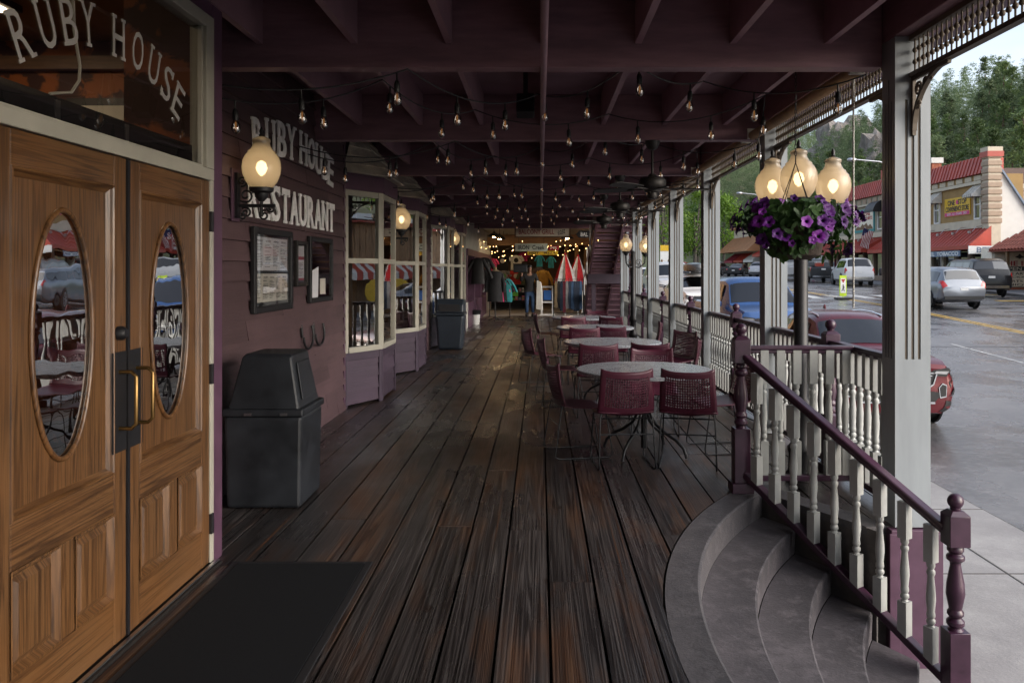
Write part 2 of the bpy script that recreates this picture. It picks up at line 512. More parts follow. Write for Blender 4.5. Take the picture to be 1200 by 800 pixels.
deck = mb.build('deck', M['deck'], attr=True, bevel=.004)
tag(deck, kind='structure')
# dark void under the boards, and the street face of the deck
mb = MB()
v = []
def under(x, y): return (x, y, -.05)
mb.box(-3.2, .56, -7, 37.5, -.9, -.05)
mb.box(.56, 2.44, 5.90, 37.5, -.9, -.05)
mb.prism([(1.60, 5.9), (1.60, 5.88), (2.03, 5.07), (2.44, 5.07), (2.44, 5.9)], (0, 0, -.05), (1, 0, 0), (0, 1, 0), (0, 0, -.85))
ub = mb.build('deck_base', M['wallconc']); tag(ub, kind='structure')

# ------------------------------------------------------------------ curved concrete steps
def theta_max(r):
    # where a circle of radius r meets the wall line from the upper to the lower newel
    ax, ay, dx, dy = 1.585, 5.868, .48, -.877
    lo = 0; best = None
    for i in range(4000):
        t = i * .001
        x, y = ax + dx * t, ay + dy * t
        if math.hypot(x - CCX, y - CCY) <= r: best = (x, y); break
    x, y = best
    return math.atan2(y - CCY, CCX - x)
def sweep(mb, prof, n=64):
    rows = []
    tm = [theta_max(r) for r, z in prof]
    v = []; m = len(prof)
    for i in range(n + 1):
        for (r, z), t in zip(prof, tm):
            a = -t + 2 * t * i / n
            v.append((CCX - r * math.cos(a), CCY + r * math.sin(a), z))
    f = []
    for i in range(n):
        for k in range(m - 1):
            o = i * m + k
            f.append((o, o + 1, o + 1 + m, o + m))
    f.append(tuple(range(m))); f.append(tuple(n * m + k for k in range(m - 1, -1, -1)))
    f2 = []
    for i in range(n):
        f2.append((i * m, i * m + m, i * m + 2 * m - 1, i * m + m - 1))
    return mb.add(v, f + f2)
steps = empty('concrete_steps', (1.6, 3.4, -.85), 'grey curved concrete steps sweeping down from the deck to the sidewalk', 'steps')
mb = MB(); sweep(mb, [(4.108, .004), (3.945, .004), (3.932, -.004), (3.93, -.17), (4.108, -.17)])
mb.build('edge_curb', M['ringtop'], steps, smooth=30)
for i, (ro, ri) in enumerate(((3.93, 3.64), (3.64, 3.36), (3.36, 3.08), (3.08, 2.80))):
    z = -.17 * (i + 1)
    mb = MB(); sweep(mb, [(ro - .0015, z), (ri + .012, z), (ri + .003, z - .006), (ri, z - .018), (ri + .004, z - .1695), (ro - .0015, z - .1695)])
    mb.build('tread', M['concrete'], steps, smooth=30)
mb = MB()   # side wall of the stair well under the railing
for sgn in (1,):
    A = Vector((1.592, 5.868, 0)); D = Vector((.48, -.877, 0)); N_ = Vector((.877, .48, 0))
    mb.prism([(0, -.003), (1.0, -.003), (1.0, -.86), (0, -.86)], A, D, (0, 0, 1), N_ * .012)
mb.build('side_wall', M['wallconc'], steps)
mb = MB(); A = Vector((1.588, 5.872, -.045)); D = Vector((.48, -.877, 0)); 
mb.prism([(-.14, 0), (.93, 0), (1.0, .165), (-.30, .165)], A, D, Vector((.877, .48, 0)), (0, 0, .049))
mb.build('curb_cap', M['ringtop'], steps)

# ------------------------------------------------------------------ door mat
mat = empty('door_mat', (-1.3, 3, 0), 'black carpet door mat lying in front of the oak double doors', 'door mat')
mb = MB(); mb.box(-1.64, -.955, 2.3, 4.40, .004, .014); mb.build('carpet', M['mat'], mat)
mb = MB(); mb.box(-1.68, -1.642, 2.26, 4.44, .003, .010); mb.box(-.953, -.915, 2.26, 4.44, .003, .010); mb.box(-1.642, -.953, 4.402, 4.44, .003, .010)
mb.build('rubber_border', M['matedge'], mat, bevel=.003)

# ------------------------------------------------------------------ columns
def make_column(y, label, plinth=False):
    c = empty('porch_column', (2.31, y, 0), label, 'column', 'square fluted columns along the street edge of the porch')
    mb = MB()
    w = .11; d = .095; x0, x1 = CX0, CX1
    # shaft outline with three grooves in the faces looking along the porch and three in the inner and outer faces
    z0, z1 = .01, 3.05
    gz0, gz1 = 1.05, 2.66
    mb.box(x0 + .008, x1 - .008, y - d + .008, y + d - .008, z0, z1)
    def face(o, r, u, L, n, brown):
        # plate with three slots: strips between the slots plus plain plates above and below
        gw = .018; gs = .040
        cs = [L / 2 - gs, L / 2, L / 2 + gs]
        tops = [gz1, gz1 + .14, gz1]
        xs = [0] + [q for c_ in cs for q in (c_ - gw / 2, c_ + gw / 2)] + [L]
        for i in range(0, 8, 2):
            mb.prism([(xs[i], z0), (xs[i + 1], z0), (xs[i + 1], z1), (xs[i], z1)], o, r, u, n)
        for i, tp in zip((1, 3, 5), tops):
            a, b = xs[i], xs[i + 1]
            mb.prism([(a, z0), (b, z0), (b, gz0), (a, gz0)], o, r, u, n)
            mb.prism([(a, tp), (b, tp), (b, z1), (a, z1)], o, r, u, n)
    t = .008
    face((x0, y - d, 0), (1, 0, 0), (0, 0, 1), x1 - x0, (0, t, 0), 0)
    face((x0, y + d, 0), (1, 0, 0), (0, 0, 1), x1 - x0, (0, -t, 0), 0)
    face((x0, y - d + t, 0), (0, 1, 0), (0, 0, 1), 2 * d - 2 * t, (t, 0, 0), 0)
    face((x1, y - d + t, 0), (0, 1, 0), (0, 0, 1), 2 * d - 2 * t, (-t, 0, 0), 0)
    mb.build('shaft', M['column'], c)
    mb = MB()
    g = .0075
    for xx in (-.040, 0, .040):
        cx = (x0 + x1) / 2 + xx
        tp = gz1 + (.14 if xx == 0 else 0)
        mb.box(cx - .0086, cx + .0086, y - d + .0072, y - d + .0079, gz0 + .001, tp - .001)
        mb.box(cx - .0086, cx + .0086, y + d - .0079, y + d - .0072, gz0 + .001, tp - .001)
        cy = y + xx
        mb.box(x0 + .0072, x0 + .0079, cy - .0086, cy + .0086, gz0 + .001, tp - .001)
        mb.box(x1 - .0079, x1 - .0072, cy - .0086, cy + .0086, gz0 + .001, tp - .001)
    mb.build('groove_strip', M['colbrown'], c).name = 'groove'  # thin brown strips lying on the groove floors
    if plinth:
        mb = MB(); mb.box(x0 - .035, x1 + .045, y - d - .03, y + d + .03, -.86, .0)
        mb.box(x0 - .05, x0 + .02, y - d - .042, y - d - .028, -.86, -.02); mb.box(x1 - .02, x1 + .06, y - d - .042, y - d - .028, -.86, -.02)
        mb.build('plinth', M['trim'], c, bevel=.004)
    return c
ordn = {2: 'nearest fluted cream column, beside the curved steps on a purple plinth', 3: 'second fluted column, behind the hanging flower basket', 4: 'third fluted column, right of the nearest ceiling fan',
        5: 'fourth fluted column, in line with the middle ceiling fan', 6: 'fifth fluted column, beside the farther lamp post', 7: 'sixth fluted column, just behind the farther lamp post', 8: 'farthest fluted column, beside the purple staircase',
        1: 'fluted column on the near side of the curved steps', 0: 'fluted column of the porch behind the viewer'}
for i, y in enumerate(COLY): make_column(y, ordn[i], i in (1, 2))

# ------------------------------------------------------------------ railings
def baluster_mesh(H):
    """square block, turned middle, square block; H between the rails"""
    mb = MB(); b = .029
    tb = H * .27; bb = H * .27
    mb.box(-b, b, -b, b, 0, bb); mb.box(-b, b, -b, b, H - tb, H)
    m0, m1 = bb, H - tb; L = m1 - m0
    pr = [(.0, .017), (.03, .012), (.06, .019), (.10, .019), (.13, .013), (.16, .018), (.2, .018), (.24, .0155), (.42, .0205), (.52, .0195), (.78, .013), (.82, .018), (.86, .018), (.89, .012), (.94, .018), (1.0, .017)]
    mb.lathe([(r * 1.33, m0 + L * t) for t, r in pr], n=14, cap=False)
    return mb.mesh('baluster', M['cream'], smooth=40)
def newel(parent, x, y, z0, H=1.2, w=.057):
    mb = MB()
    mb.box(x - w * 1.35, x + w * 1.35, y - w * 1.35, y + w * 1.35, z0, z0 + .07)
    mb.box(x - w, x + w, y - w, y + w, z0 + .07, z0 + .46)
    s = w / .057
    pr = [(.042, .46), (.030, .475), (.047, .49), (.047, .51), (.030, .53), (.044, .545), (.044, .56), (.034, .575), (.050, .66), (.046, .72), (.028, .82), (.030, .835), (.048, .85), (.048, .87), (.032, .885), (.044, .90), (.044, .915), (.036, .93)]
    mb.lathe([(r * s, z0 + z) for r, z in pr], (x, y, 0), n=18, cap=False)
    mb.box(x - w, x + w, y - w, y + w, z0 + .93, z0 + 1.10)
    mb.add([(x + sx * q, y + sy * q, z0 + zz) for q, zz in ((w, 1.10), (w * .55, 1.125)) for sx, sy in ((-1, -1), (1, -1), (1, 1), (-1, 1))], [(0, 1, 5, 4), (1, 2, 6, 5), (2, 3, 7, 6), (3, 0, 4, 7), (4, 5, 6, 7)])
    pr = [(.022, 1.12), (.028, 1.13)] + [(.043 * math.sin(math.pi * t), 1.172 - .043 * math.cos(math.pi * t)) for t in (.22, .32, .42, .52, .62, .72, .82, .9, .97)]
    mb.lathe([(r * s, z0 + z) for r, z in pr], (x, y, 0), n=16)
    return mb.build('newel_post', M['rail'], parent, smooth=35, bevel=.003)
BAL = baluster_mesh(.90)
def put_bal(parent, x, y, z, rz=0, me=None):
    o = bpy.data.objects.new('baluster', me or BAL); COL.objects.link(o); o.parent = parent
    o.location = Vector((x, y, z)) - wloc(parent); o.rotation_euler = (0, 0, rz); return o
def rail_bars(parent, p, q, z_top=1.06, z_bot=.115):
    mb = MB(); p = Vector(p); q = Vector(q)
    up = Vector((0, 0, 1))
    mb.bar(p + up * (z_top - .022), q + up * (z_top - .022), .075, .03); mb.bar(p + up * (z_top - .05), q + up * (z_top - .05), .05, .026)
    mb.build('top_rail', M['rail'], parent, bevel=.008)
    mb = MB(); mb.bar(p + up * (z_bot - .022), q + up * (z_bot - .022), .055, .044); mb.build('bottom_rail', M['rail'], parent, bevel=.006)
names = ['porch railing between the nearest two columns, beside the lamp post', 'porch railing behind the nearest round table', 'porch railing along the second round table', 'porch railing along the third round table',
         'porch railing beside the farther lamp post', 'farthest porch railing, beside the purple staircase']
for i in range(2, 8):
    y0, y1 = COLY[i] + .10, COLY[i + 1] - .10
    r = empty('deck_railing', (RAILX, (y0 + y1) / 2, 0), names[i - 2], 'railing', 'balustrades along the street edge of the deck')
    rail_bars(r, (RAILX, y0, 0), (RAILX, y1, 0))
    ym = 6.42 if i == 2 else (y0 + y1) / 2
    newel(r, RAILX, ym, 0)
    n = 20
    for k in range(n):
        y = y0 + .07 + (y1 - y0 - .14) * k / (n - 1)
        if abs(y - ym) < .085: continue
        put_bal(r, RAILX, y, .116)
# short return rail from the top newel
r = empty('return_railing', (1.9, 5.85, 0), 'short level plum handrail with cream balusters joining the stair newel to the street railing', 'railing')
rail_bars(r, (1.50, 5.875, 0), (RAILX - .04, 5.875, 0), 1.065, .125)
for k in range(6):
    put_bal(r, 1.62 + .118 * k, 5.875, .126)
# sloping stair rail
NU = Vector((1.455, 5.875, .004)); NL = Vector((2.305, 4.50, -.85))
st = empty('stair_railing', (1.9, 5.1, -.4), 'sloping plum stair railing with turned cream balusters and ball topped newels above the concrete steps', 'railing')
newel(st, NU.x, NU.y, NU.z); newel(st, NL.x, NL.y, NL.z, w=.057)
dh = NL - NU; dxy = Vector((dh.x, dh.y, 0)); 
ta = NU + dxy.normalized() * .05 + Vector((0, 0, .98)); tb = NL - dxy.normalized() * .05 + Vector((0, 0, 1.01))
mb = MB(); mb.bar(ta, tb, .07, .034); mb.bar(ta - Vector((0, 0, .032)), tb - Vector((0, 0, .032)), .046, .026); mb.build('handrail', M['rail'], st, bevel=.01)
ba = NU + dxy.normalized() * .05 + Vector((0, 0, .13)); bb = NL - dxy.normalized() * .05 + Vector((0, 0, .16))
mb = MB(); mb.bar(ba, bb, .06, .045); mb.build('bottom_rail', M['rail'], st, bevel=.006)
slope = (tb.z - ta.z) / ((tb - ta).xy.length)
BAL2 = baluster_mesh(.80)
ang = math.atan2(dxy.y, dxy.x)
for k in range(9):
    f = (k + .62) / 9.2
    p = ba.lerp(bb, f)
    put_bal(st, p.x, p.y, p.z - .005, ang, BAL2)

# ------------------------------------------------------------------ porch roof
roof = empty('porch_roof', (0, 10, 2.9), 'dark maroon timber porch ceiling of crossbeams and joists under the balcony', 'porch roof')
ZB, ZJ, ZS = 2.903, 3.052, 3.36
mb = MB(); mb.box(-2.27, 2.75, -7, 25.6, ZS, ZS + .15); mb.build('ceiling_boards', M['soffit'], roof)
beamY = [-.7, 2.2, 5.2, 8.1, 11.1, 13.9, 16.65, 19.45, 22.1, 25.0]
for y in beamY:
    mb = MB(); mb.box(-2.26, 2.196, y, y + .13, ZB, ZS - .003); mb.build('crossbeam', M['beam'], roof, bevel=.006)
yy = [-7] + beamY
for a, b in zip(yy, yy[1:]):
    for k in range(-4, 5):
        x = .022 + .607 * k
        if x < -2.2 or x > 2.1: continue
        if a < -1 and abs(k) > 4: continue
        mb = MB(); mb.box(x - .021, x + .021, (a + .1315) if a > -7 else a, b - .0015, ZJ, ZS - .003)
        mb.build('joist', M['joist'], roof)
mb = MB(); mb.box(2.20, 2.42, -7, 25.2, 3.055, ZS - .003); mb.build('edge_beam', M['beam'], roof, bevel=.006)
mb = MB(); mb.box(2.43, 2.75, -7, 25.4, 3.15, ZS - .003); mb.build('fascia', M['trim'], roof)
pipe = MB().tube([(.022, -6, 2.875), (.022, 25.3, 2.875)], .021, 10).build('conduit_pipe', M['joist'], smooth=40)
tag(pipe, 'long maroon painted pipe running along the porch ceiling under the beams', 'pipe')

# spindle friezes between the columns
SP = MB().lathe([(.0055, 0), (.0055, .048), (.012, .052), (.0165, .064), (.012, .076), (.0055, .08), (.0055, .120), (.012, .124), (.0165, .136), (.012, .148), (.0055, .152), (.0055, .20)], n=8, cap=False).mesh('spindle', M['colbrown'], smooth=60)  # frieze brown puts its backlit darkness into the colour
def bracket_mesh():
    mb = MB()
    # curved outer rib, two straight ribs and scrolls, in the plane y-z, corner at origin, extends +y and -z
    c = []
    for i in range(13):
        a = math.pi / 2 * i / 12
        c.append((0, .42 - .42 * math.sin(a) * 1.0 + .012, -.31 + .31 * math.cos(a) * 0 + .31 * (1 - math.cos(a)) - .0))
    pts = [(0, .43 * (1 - math.cos(math.pi / 2 * i / 12)) + .015, -.33 * (1 - math.sin(math.pi / 2 * i / 12))) for i in range(13)]
    for a, b in zip(pts, pts[1:]): mb.bar(a, b, .022, .028, (1, 0, 0))
    mb.box(-.011, .011, .0, .022, -.36, -.0); mb.box(-.0105, .0105, .022, .45, -.022, -.0005)
    for cy, cz, r in ((.075, -.085, .045), (.07, -.18, .03), (.165, -.062, .03), (.235, -.045, .02)):
        sp = [(0, cy + r * (1 - i / 26) * math.cos(i * .55), cz + r * (1 - i / 26) * math.sin(i * .55)) for i in range(20)]
        mb.tube(sp, .008, 6)
    return mb.mesh('bracket', M['colbrown'], smooth=40)
BR = bracket_mesh()
fz = ['near end of the porch', 'the curved steps', 'the hanging basket', 'the nearest round table', 'the second round table', 'the third round table', 'the farther lamp post', 'the staircase']
for i in range(1, 8):
    y0, y1 = COLY[i] + .096, COLY[i + 1] - .096
    f = empty('spindle_frieze', (2.31, (y0 + y1) / 2, 2.9), 'spindle frieze with scroll brackets under the roof edge, beside ' + fz[i], 'frieze', 'spindle friezes between the porch columns')
    mb = MB(); mb.box(2.285, 2.335, y0, y1, 3.022, 3.053); mb.build('top_rail', M['colbrown'], f)
    mb = MB(); mb.box(2.285, 2.335, y0, y1, 2.795, 2.822); mb.build('bottom_rail', M['colbrown'], f)
    n = 50 if i < 3 else 36
    for k in range(n):
        o = bpy.data.objects.new('spindle', SP); COL.objects.link(o); o.parent = f
        o.location = Vector((2.31, y0 + (y1 - y0) * (k + .5) / n, 2.8215)) - f.location
    for s, yb in ((1, y0), (-1, y1)):
        o = bpy.data.objects.new('bracket', BR); COL.objects.link(o); o.parent = f
        o.location = Vector((2.31, yb, 2.794)) - f.location
        if s < 0: o.rotation_euler = (0, 0, math.pi)
# rolled bamboo shades inside the friezes
for i, lab in ((2, 'tan roller shade rolled up under the beams beside the hanging basket'), (3, 'tan roller shade rolled up beside the nearest ceiling fan'), (4, 'tan roller shade rolled up beside the middle ceiling fan'), (5, 'tan roller shade rolled up beside the farthest ceiling fan')):
    y0, y1 = beamY[i] + .2, beamY[i + 1] - .1
    s = empty('roller_shade', (2.08, (y0 + y1) / 2, 2.95), lab, 'shade', 'roller shades rolled up under the porch edge')
    MB().tube([(2.10, y0, 2.93), (2.10, y1, 2.93)], .045, 14).build('fabric_roll', M.setdefault('tanroll', pm('tan_shade_cloth', (.30, .19, .10), .7, var=.2, scale=12)), s, smooth=40)
    mb = MB(); mb.box(2.05, 2.15, y0 - .03, y0 - .002, 2.90, 3.0); mb.box(2.05, 2.15, y1 + .002, y1 + .03, 2.90, 3.0); mb.build('bracket', M['offwhite'], s)
    if i == 2: MB().tube([(2.11, y0 + .06, 2.92), (2.11, y0 + .06, 1.35)], .006, 6).build('pull_rod', M['offwhite'], s)

# ------------------------------------------------------------------ ceiling fans
def make_fan(x, y, label, rot):
    f = empty('ceiling_fan', (x, y, ZB), label, 'ceiling fan', 'dark ceiling fans over the patio tables')
    MB().lathe([(.025, -.09), (.05, -.075), (.072, -.03), (.075, 0)], (x, y, ZB), 18).build('canopy', M['blackmetal'], f, smooth=40)
    MB().lathe([(.013, -.36), (.013, -.08)], (x, y, ZB), 12).build('rod', M['blackmetal'], f, smooth=60)
    MB().lathe([(.05, -.52), (.075, -.515), (.085, -.49), (.12, -.475), (.135, -.45), (.138, -.40), (.12, -.375), (.05, -.36), (.03, -.33)], (x, y, ZB), 24).build('motor', M['blackmetal'], f, smooth=40)
    MB().lathe([(.02, -.585), (.04, -.58), (.052, -.56), (.05, -.52)], (x, y, ZB), 16).build('switch_cup', M['blackmetal'], f, smooth=40)
    for k in range(5):
        a = rot + k * 2 * math.pi / 5
        T = Matrix.Rotation(a, 4, 'Z') @ Matrix.Rotation(R(11), 4, 'X')
        mb = MB()
        out = [(.20, -.05), (.30, -.068), (.56, -.075), (.62, -.05), (.635, 0), (.62, .05), (.56, .075), (.30, .068), (.20, .05)]
        vs = [T @ Vector((u, w, 0)) + Vector((x, y, ZB - .47)) for u, w in out]
        mb.prism([(u, w) for u, w in out], Vector((x, y, ZB - .48)), T @ Vector((1, 0, 0)), T @ Vector((0, 1, 0)), T @ Vector((0, 0, .008)))
        mb.bar(T @ Vector((.09, 0, -.006)) + Vector((x, y, ZB - .48)), T @ Vector((.26, 0, -.006)) + Vector((x, y, ZB - .48)), .03, .01)
        mb.build('blade', M['blackmetal'], f)
    return f
make_fan(1.13, 8.17, 'nearest dark ceiling fan, hung from the second beam above the nearest tables', .16)
make_fan(1.10, 11.17, 'middle dark ceiling fan of the three in line', .05)
make_fan(1.10, 13.97, 'farthest dark ceiling fan, in front of the staircase', 1.22)

# ------------------------------------------------------------------ strings of filament bulbs
SOCK = MB().lathe([(.006, .0), (.006, -.05), (.013, -.055), (.019, -.075), (.019, -.115), (.016, -.125)], n=10).mesh('socket', M['cable'], smooth=40)
BULB = MB().lathe([(.013, -.120), (.016, -.13), (.026, -.155), (.029, -.172), (.026, -.19), (.016, -.205), (.003, -.212)], n=12, cap=False).mesh('bulb', M['bulbglass'], smooth=60)
FIL = MB().lathe([(.0025, -.135), (.006, -.142), (.006, -.182), (.002, -.185)], n=6).mesh('filament', M['filament'], smooth=60)
def strand(label, pts, sag=.10, step=.62, start=.3):
    root = empty('string_light', pts[0], label, 'string light', 'strings of filament bulbs under the porch ceiling')
    path = []
    for a, b in zip(pts, pts[1:]):
        a = Vector(a); b = Vector(b); n = 10
        for i in range(n):
            t = i / n; p = a.lerp(b, t); p.z -= sag * 4 * t * (1 - t) * min(1, (b - a).length / 1.6); path.append(p)
    path.append(Vector(pts[-1]))
    MB().tube(path, .0055, 5).build('cable', M['cable'], root)
    d = 0; nxt = start
    for a, b in zip(path, path[1:]):
        L = (b - a).length
        while nxt <= d + L:
            p = a.lerp(b, (nxt - d) / L)
            s = bpy.data.objects.new('socket', SOCK); COL.objects.link(s); s.parent = root; s.location = p - root.location
            s.rotation_euler = (random.uniform(-.05, .05), random.uniform(-.05, .05), 0)
            g = bpy.data.objects.new('bulb', BULB); COL.objects.link(g); g.parent = s
            g2 = bpy.data.objects.new('filament', FIL); COL.objects.link(g2); g2.parent = s
            nxt += step
        d += L
def hook(y): return ZB - .012
S1 = []
rows = [(5.27, 'under the first ceiling beam, above the doorway lamp'), (8.17, 'under the second ceiling beam, by the nearest fan'), (11.17, 'under the third ceiling beam'),
        (13.97, 'under the fourth ceiling beam'), (16.72, 'under the fifth ceiling beam'), (19.5, 'under the sixth ceiling beam')]
for i, (y, lab) in enumerate(rows):
    yn = y + 2.85
    zj = ZJ - .012
    strand('string of filament bulbs zigzagging ' + lab, [(-2.22, y - .75, 2.74), (-.85, y - .07, hook(y)), (-.02, y + 1.35, zj), (.63, y + .3, zj), (1.24, y + .9, zj), (2.15, y + .07, hook(y))], .14, .62, .25)
    if i < 5:
        strand('string of filament bulbs looping ' + lab.replace('under', 'beyond'), [(-2.2, y - .5, 2.70), (-1.19, y + .85, zj), (-.585, y + 2.0, zj), (.63, y + 2.2, zj), (1.85, y + 1.4, zj), (2.12, y + 2.7, hook(y))], .15, .70, .45)

# little speaker on the ceiling
sp = empty('ceiling_speaker', (-.13, 7.2, 3.3), 'small black box speaker fixed to the ceiling beside the pipe', 'speaker')
mb = MB(); mb.cbox((-.13, 7.2, 3.06), (.16, .12, .19), Matrix.Rotation(R(-18), 3, 'X')); mb.build('cabinet', M['black'], sp, bevel=.01)
mb = MB(); mb.box(-.15, -.11, 7.2, 7.24, 3.12, ZS - .003); mb.build('bracket', M['black'], sp)
# ------------------------------------------------------------------ restaurant building
rb = empty('restaurant_building', (-2.3, 8, 0), 'long purple clapboard restaurant with oak entrance doors and bay windows along the deck', 'restaurant')
WX = -2.27
def clapboards(mb, p, q, z0, z1, ex=.152, out=.030):
    """courses of lapped boards on the wall from p to q (plan points), facing the right-hand side of p->q"""
    p = Vector((*p, 0)); q = Vector((*q, 0)); d = (q - p).normalized(); n = Vector((d.y, -d.x, 0))
    z = z0
    while z < z1 - .01:
        zt = min(z + ex, z1)
        L = (q - p).length; cuts = [0]; rgc = random.Random(int(z * 1000) + int(p.y * 37))
        s_ = rgc.uniform(.4, 2.6)
        while s_ < L - .3: cuts.append(s_); s_ += rgc.uniform(1.6, 3.2)
        cuts.append(L)
        for c0, c1 in zip(cuts, cuts[1:]):
            P_, Q_ = p + d * (c0 + (.0025 if c0 else 0)), p + d * c1
            o2 = out + rgc.uniform(-.004, .004); mb.rnd = rgc.random(); dz = rgc.uniform(-.003, .003)
            m_ = P_.lerp(Q_, .5)
            a = [P_ + n * o2 + Vector((0, 0, z + dz)), Q_ + n * o2 + Vector((0, 0, z - dz)), Q_ + n * .004 + Vector((0, 0, zt)), P_ + n * .004 + Vector((0, 0, zt))]
            b = [P_ + Vector((0, 0, z + dz)), Q_ + Vector((0, 0, z - dz)), Q_ + Vector((0, 0, zt)), P_ + Vector((0, 0, zt))]
            mb.add(a + b, [(0, 1, 2, 3), (0, 4, 5, 1), (0, 3, 7, 4), (1, 5, 6, 2)])
        z += ex
for a, b in ((4.56, 9.36), (11.5, 12.28), (14.42, 15.0), (16.1, 16.73), (18.87, 19.63), (21.77, 22.2)):
    mb = MB(); clapboards(mb, (WX, a), (WX, b), .0, 3.36); mb.build('siding_wall', M['siding'], rb, attr=True)
mb = MB(); clapboards(mb, (WX, 15.0), (WX, 16.1), 2.2, 3.36); mb.build('siding_wall', M['siding'], rb, attr=True)
mb = MB()
mb.box(-9, -2.275, -7, 38, 3.80, 7.2); mb.box(-9.2, -9, -7, 38, -.8, 7.2); mb.box(-9, -2.3, -7.2, -7, -.8, 7.2); mb.box(-9, -2.6, 38, 38.2, -.8, 7.2)
mb.box(-9, -2.275, -7, 38, -.06, -.003)
mb.box(-2.285, -2.275, 4.56, 9.36, 0, 3.80); mb.box(-2.285, -2.275, 11.5, 12.28, 0, 3.8); mb.box(-2.285, -2.275, 14.42, 15.0, 0, 3.8); mb.box(-2.285, -2.275, 16.1, 16.73, 0, 3.8); mb.box(-2.285, -2.275, 18.87, 19.63, 0, 3.8)
for a, b in ((9.36, 11.5), (12.28, 14.42), (16.73, 18.87), (19.63, 21.77), (15, 16.1)): mb.box(-2.285, -2.275, a, b, 3.3, 3.8)
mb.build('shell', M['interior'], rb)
mb = MB(); mb.box(-2.26, -1.79, 4.435, 4.565, 0, 3.358); mb.box(-1.9, -1.79, -7, 2.43, 2.975, 3.358); mb.box(-1.9, -1.79, 2.43, 4.434, 2.975, 3.358); mb.build('corner_board', M['trim'], rb, bevel=.004)
mb = MB(); clapboards(mb, (-1.80, -7), (-1.80, 2.42), 0, 2.97); mb.box(-1.9, -1.81, -7, 2.42, 0, 2.97); mb.build('entry_siding', M['siding'], rb, attr=True)
mb = MB(); mb.box(-2.275, -2.25, 9.30, 9.372, 0, 3.05); mb.build('corner_trim', M['trim'], rb)
# beige casing of the entrance
mb = MB()
mb.box(-1.875, -1.784, 4.388, 4.434, 0.02, 2.088); mb.box(-1.875, -1.782, 4.335, 4.434, 2.150, 2.975); mb.box(-1.875, -1.782, 2.43, 4.434, 2.088, 2.1495); mb.box(-1.875, -1.782, 2.43, 4.3345, 2.905, 2.9745)
mb.box(-1.875, -1.784, 2.43, 2.62, .02, 2.088); mb.box(-1.875, -1.782, 2.43, 2.50, 2.150, 2.905)
mb.box(-1.83, -1.80, 2.5005, 4.3345, 2.1500, 2.165); mb.box(-1.83, -1.80, 4.315, 4.3345, 2.165, 2.905)
mb.build('door_casing', M['frame'], rb, bevel=.004)
mb = MB(); mb.box(-1.90, -1.74, 2.4, 4.434, .003, .018); mb.build('threshold_base', M['blackmetal'], rb)
mb = MB(); mb.box(-1.775, -1.752, 2.4, 4.434, .0185, .026); mb.build('threshold', M['steel'], rb, bevel=.003)

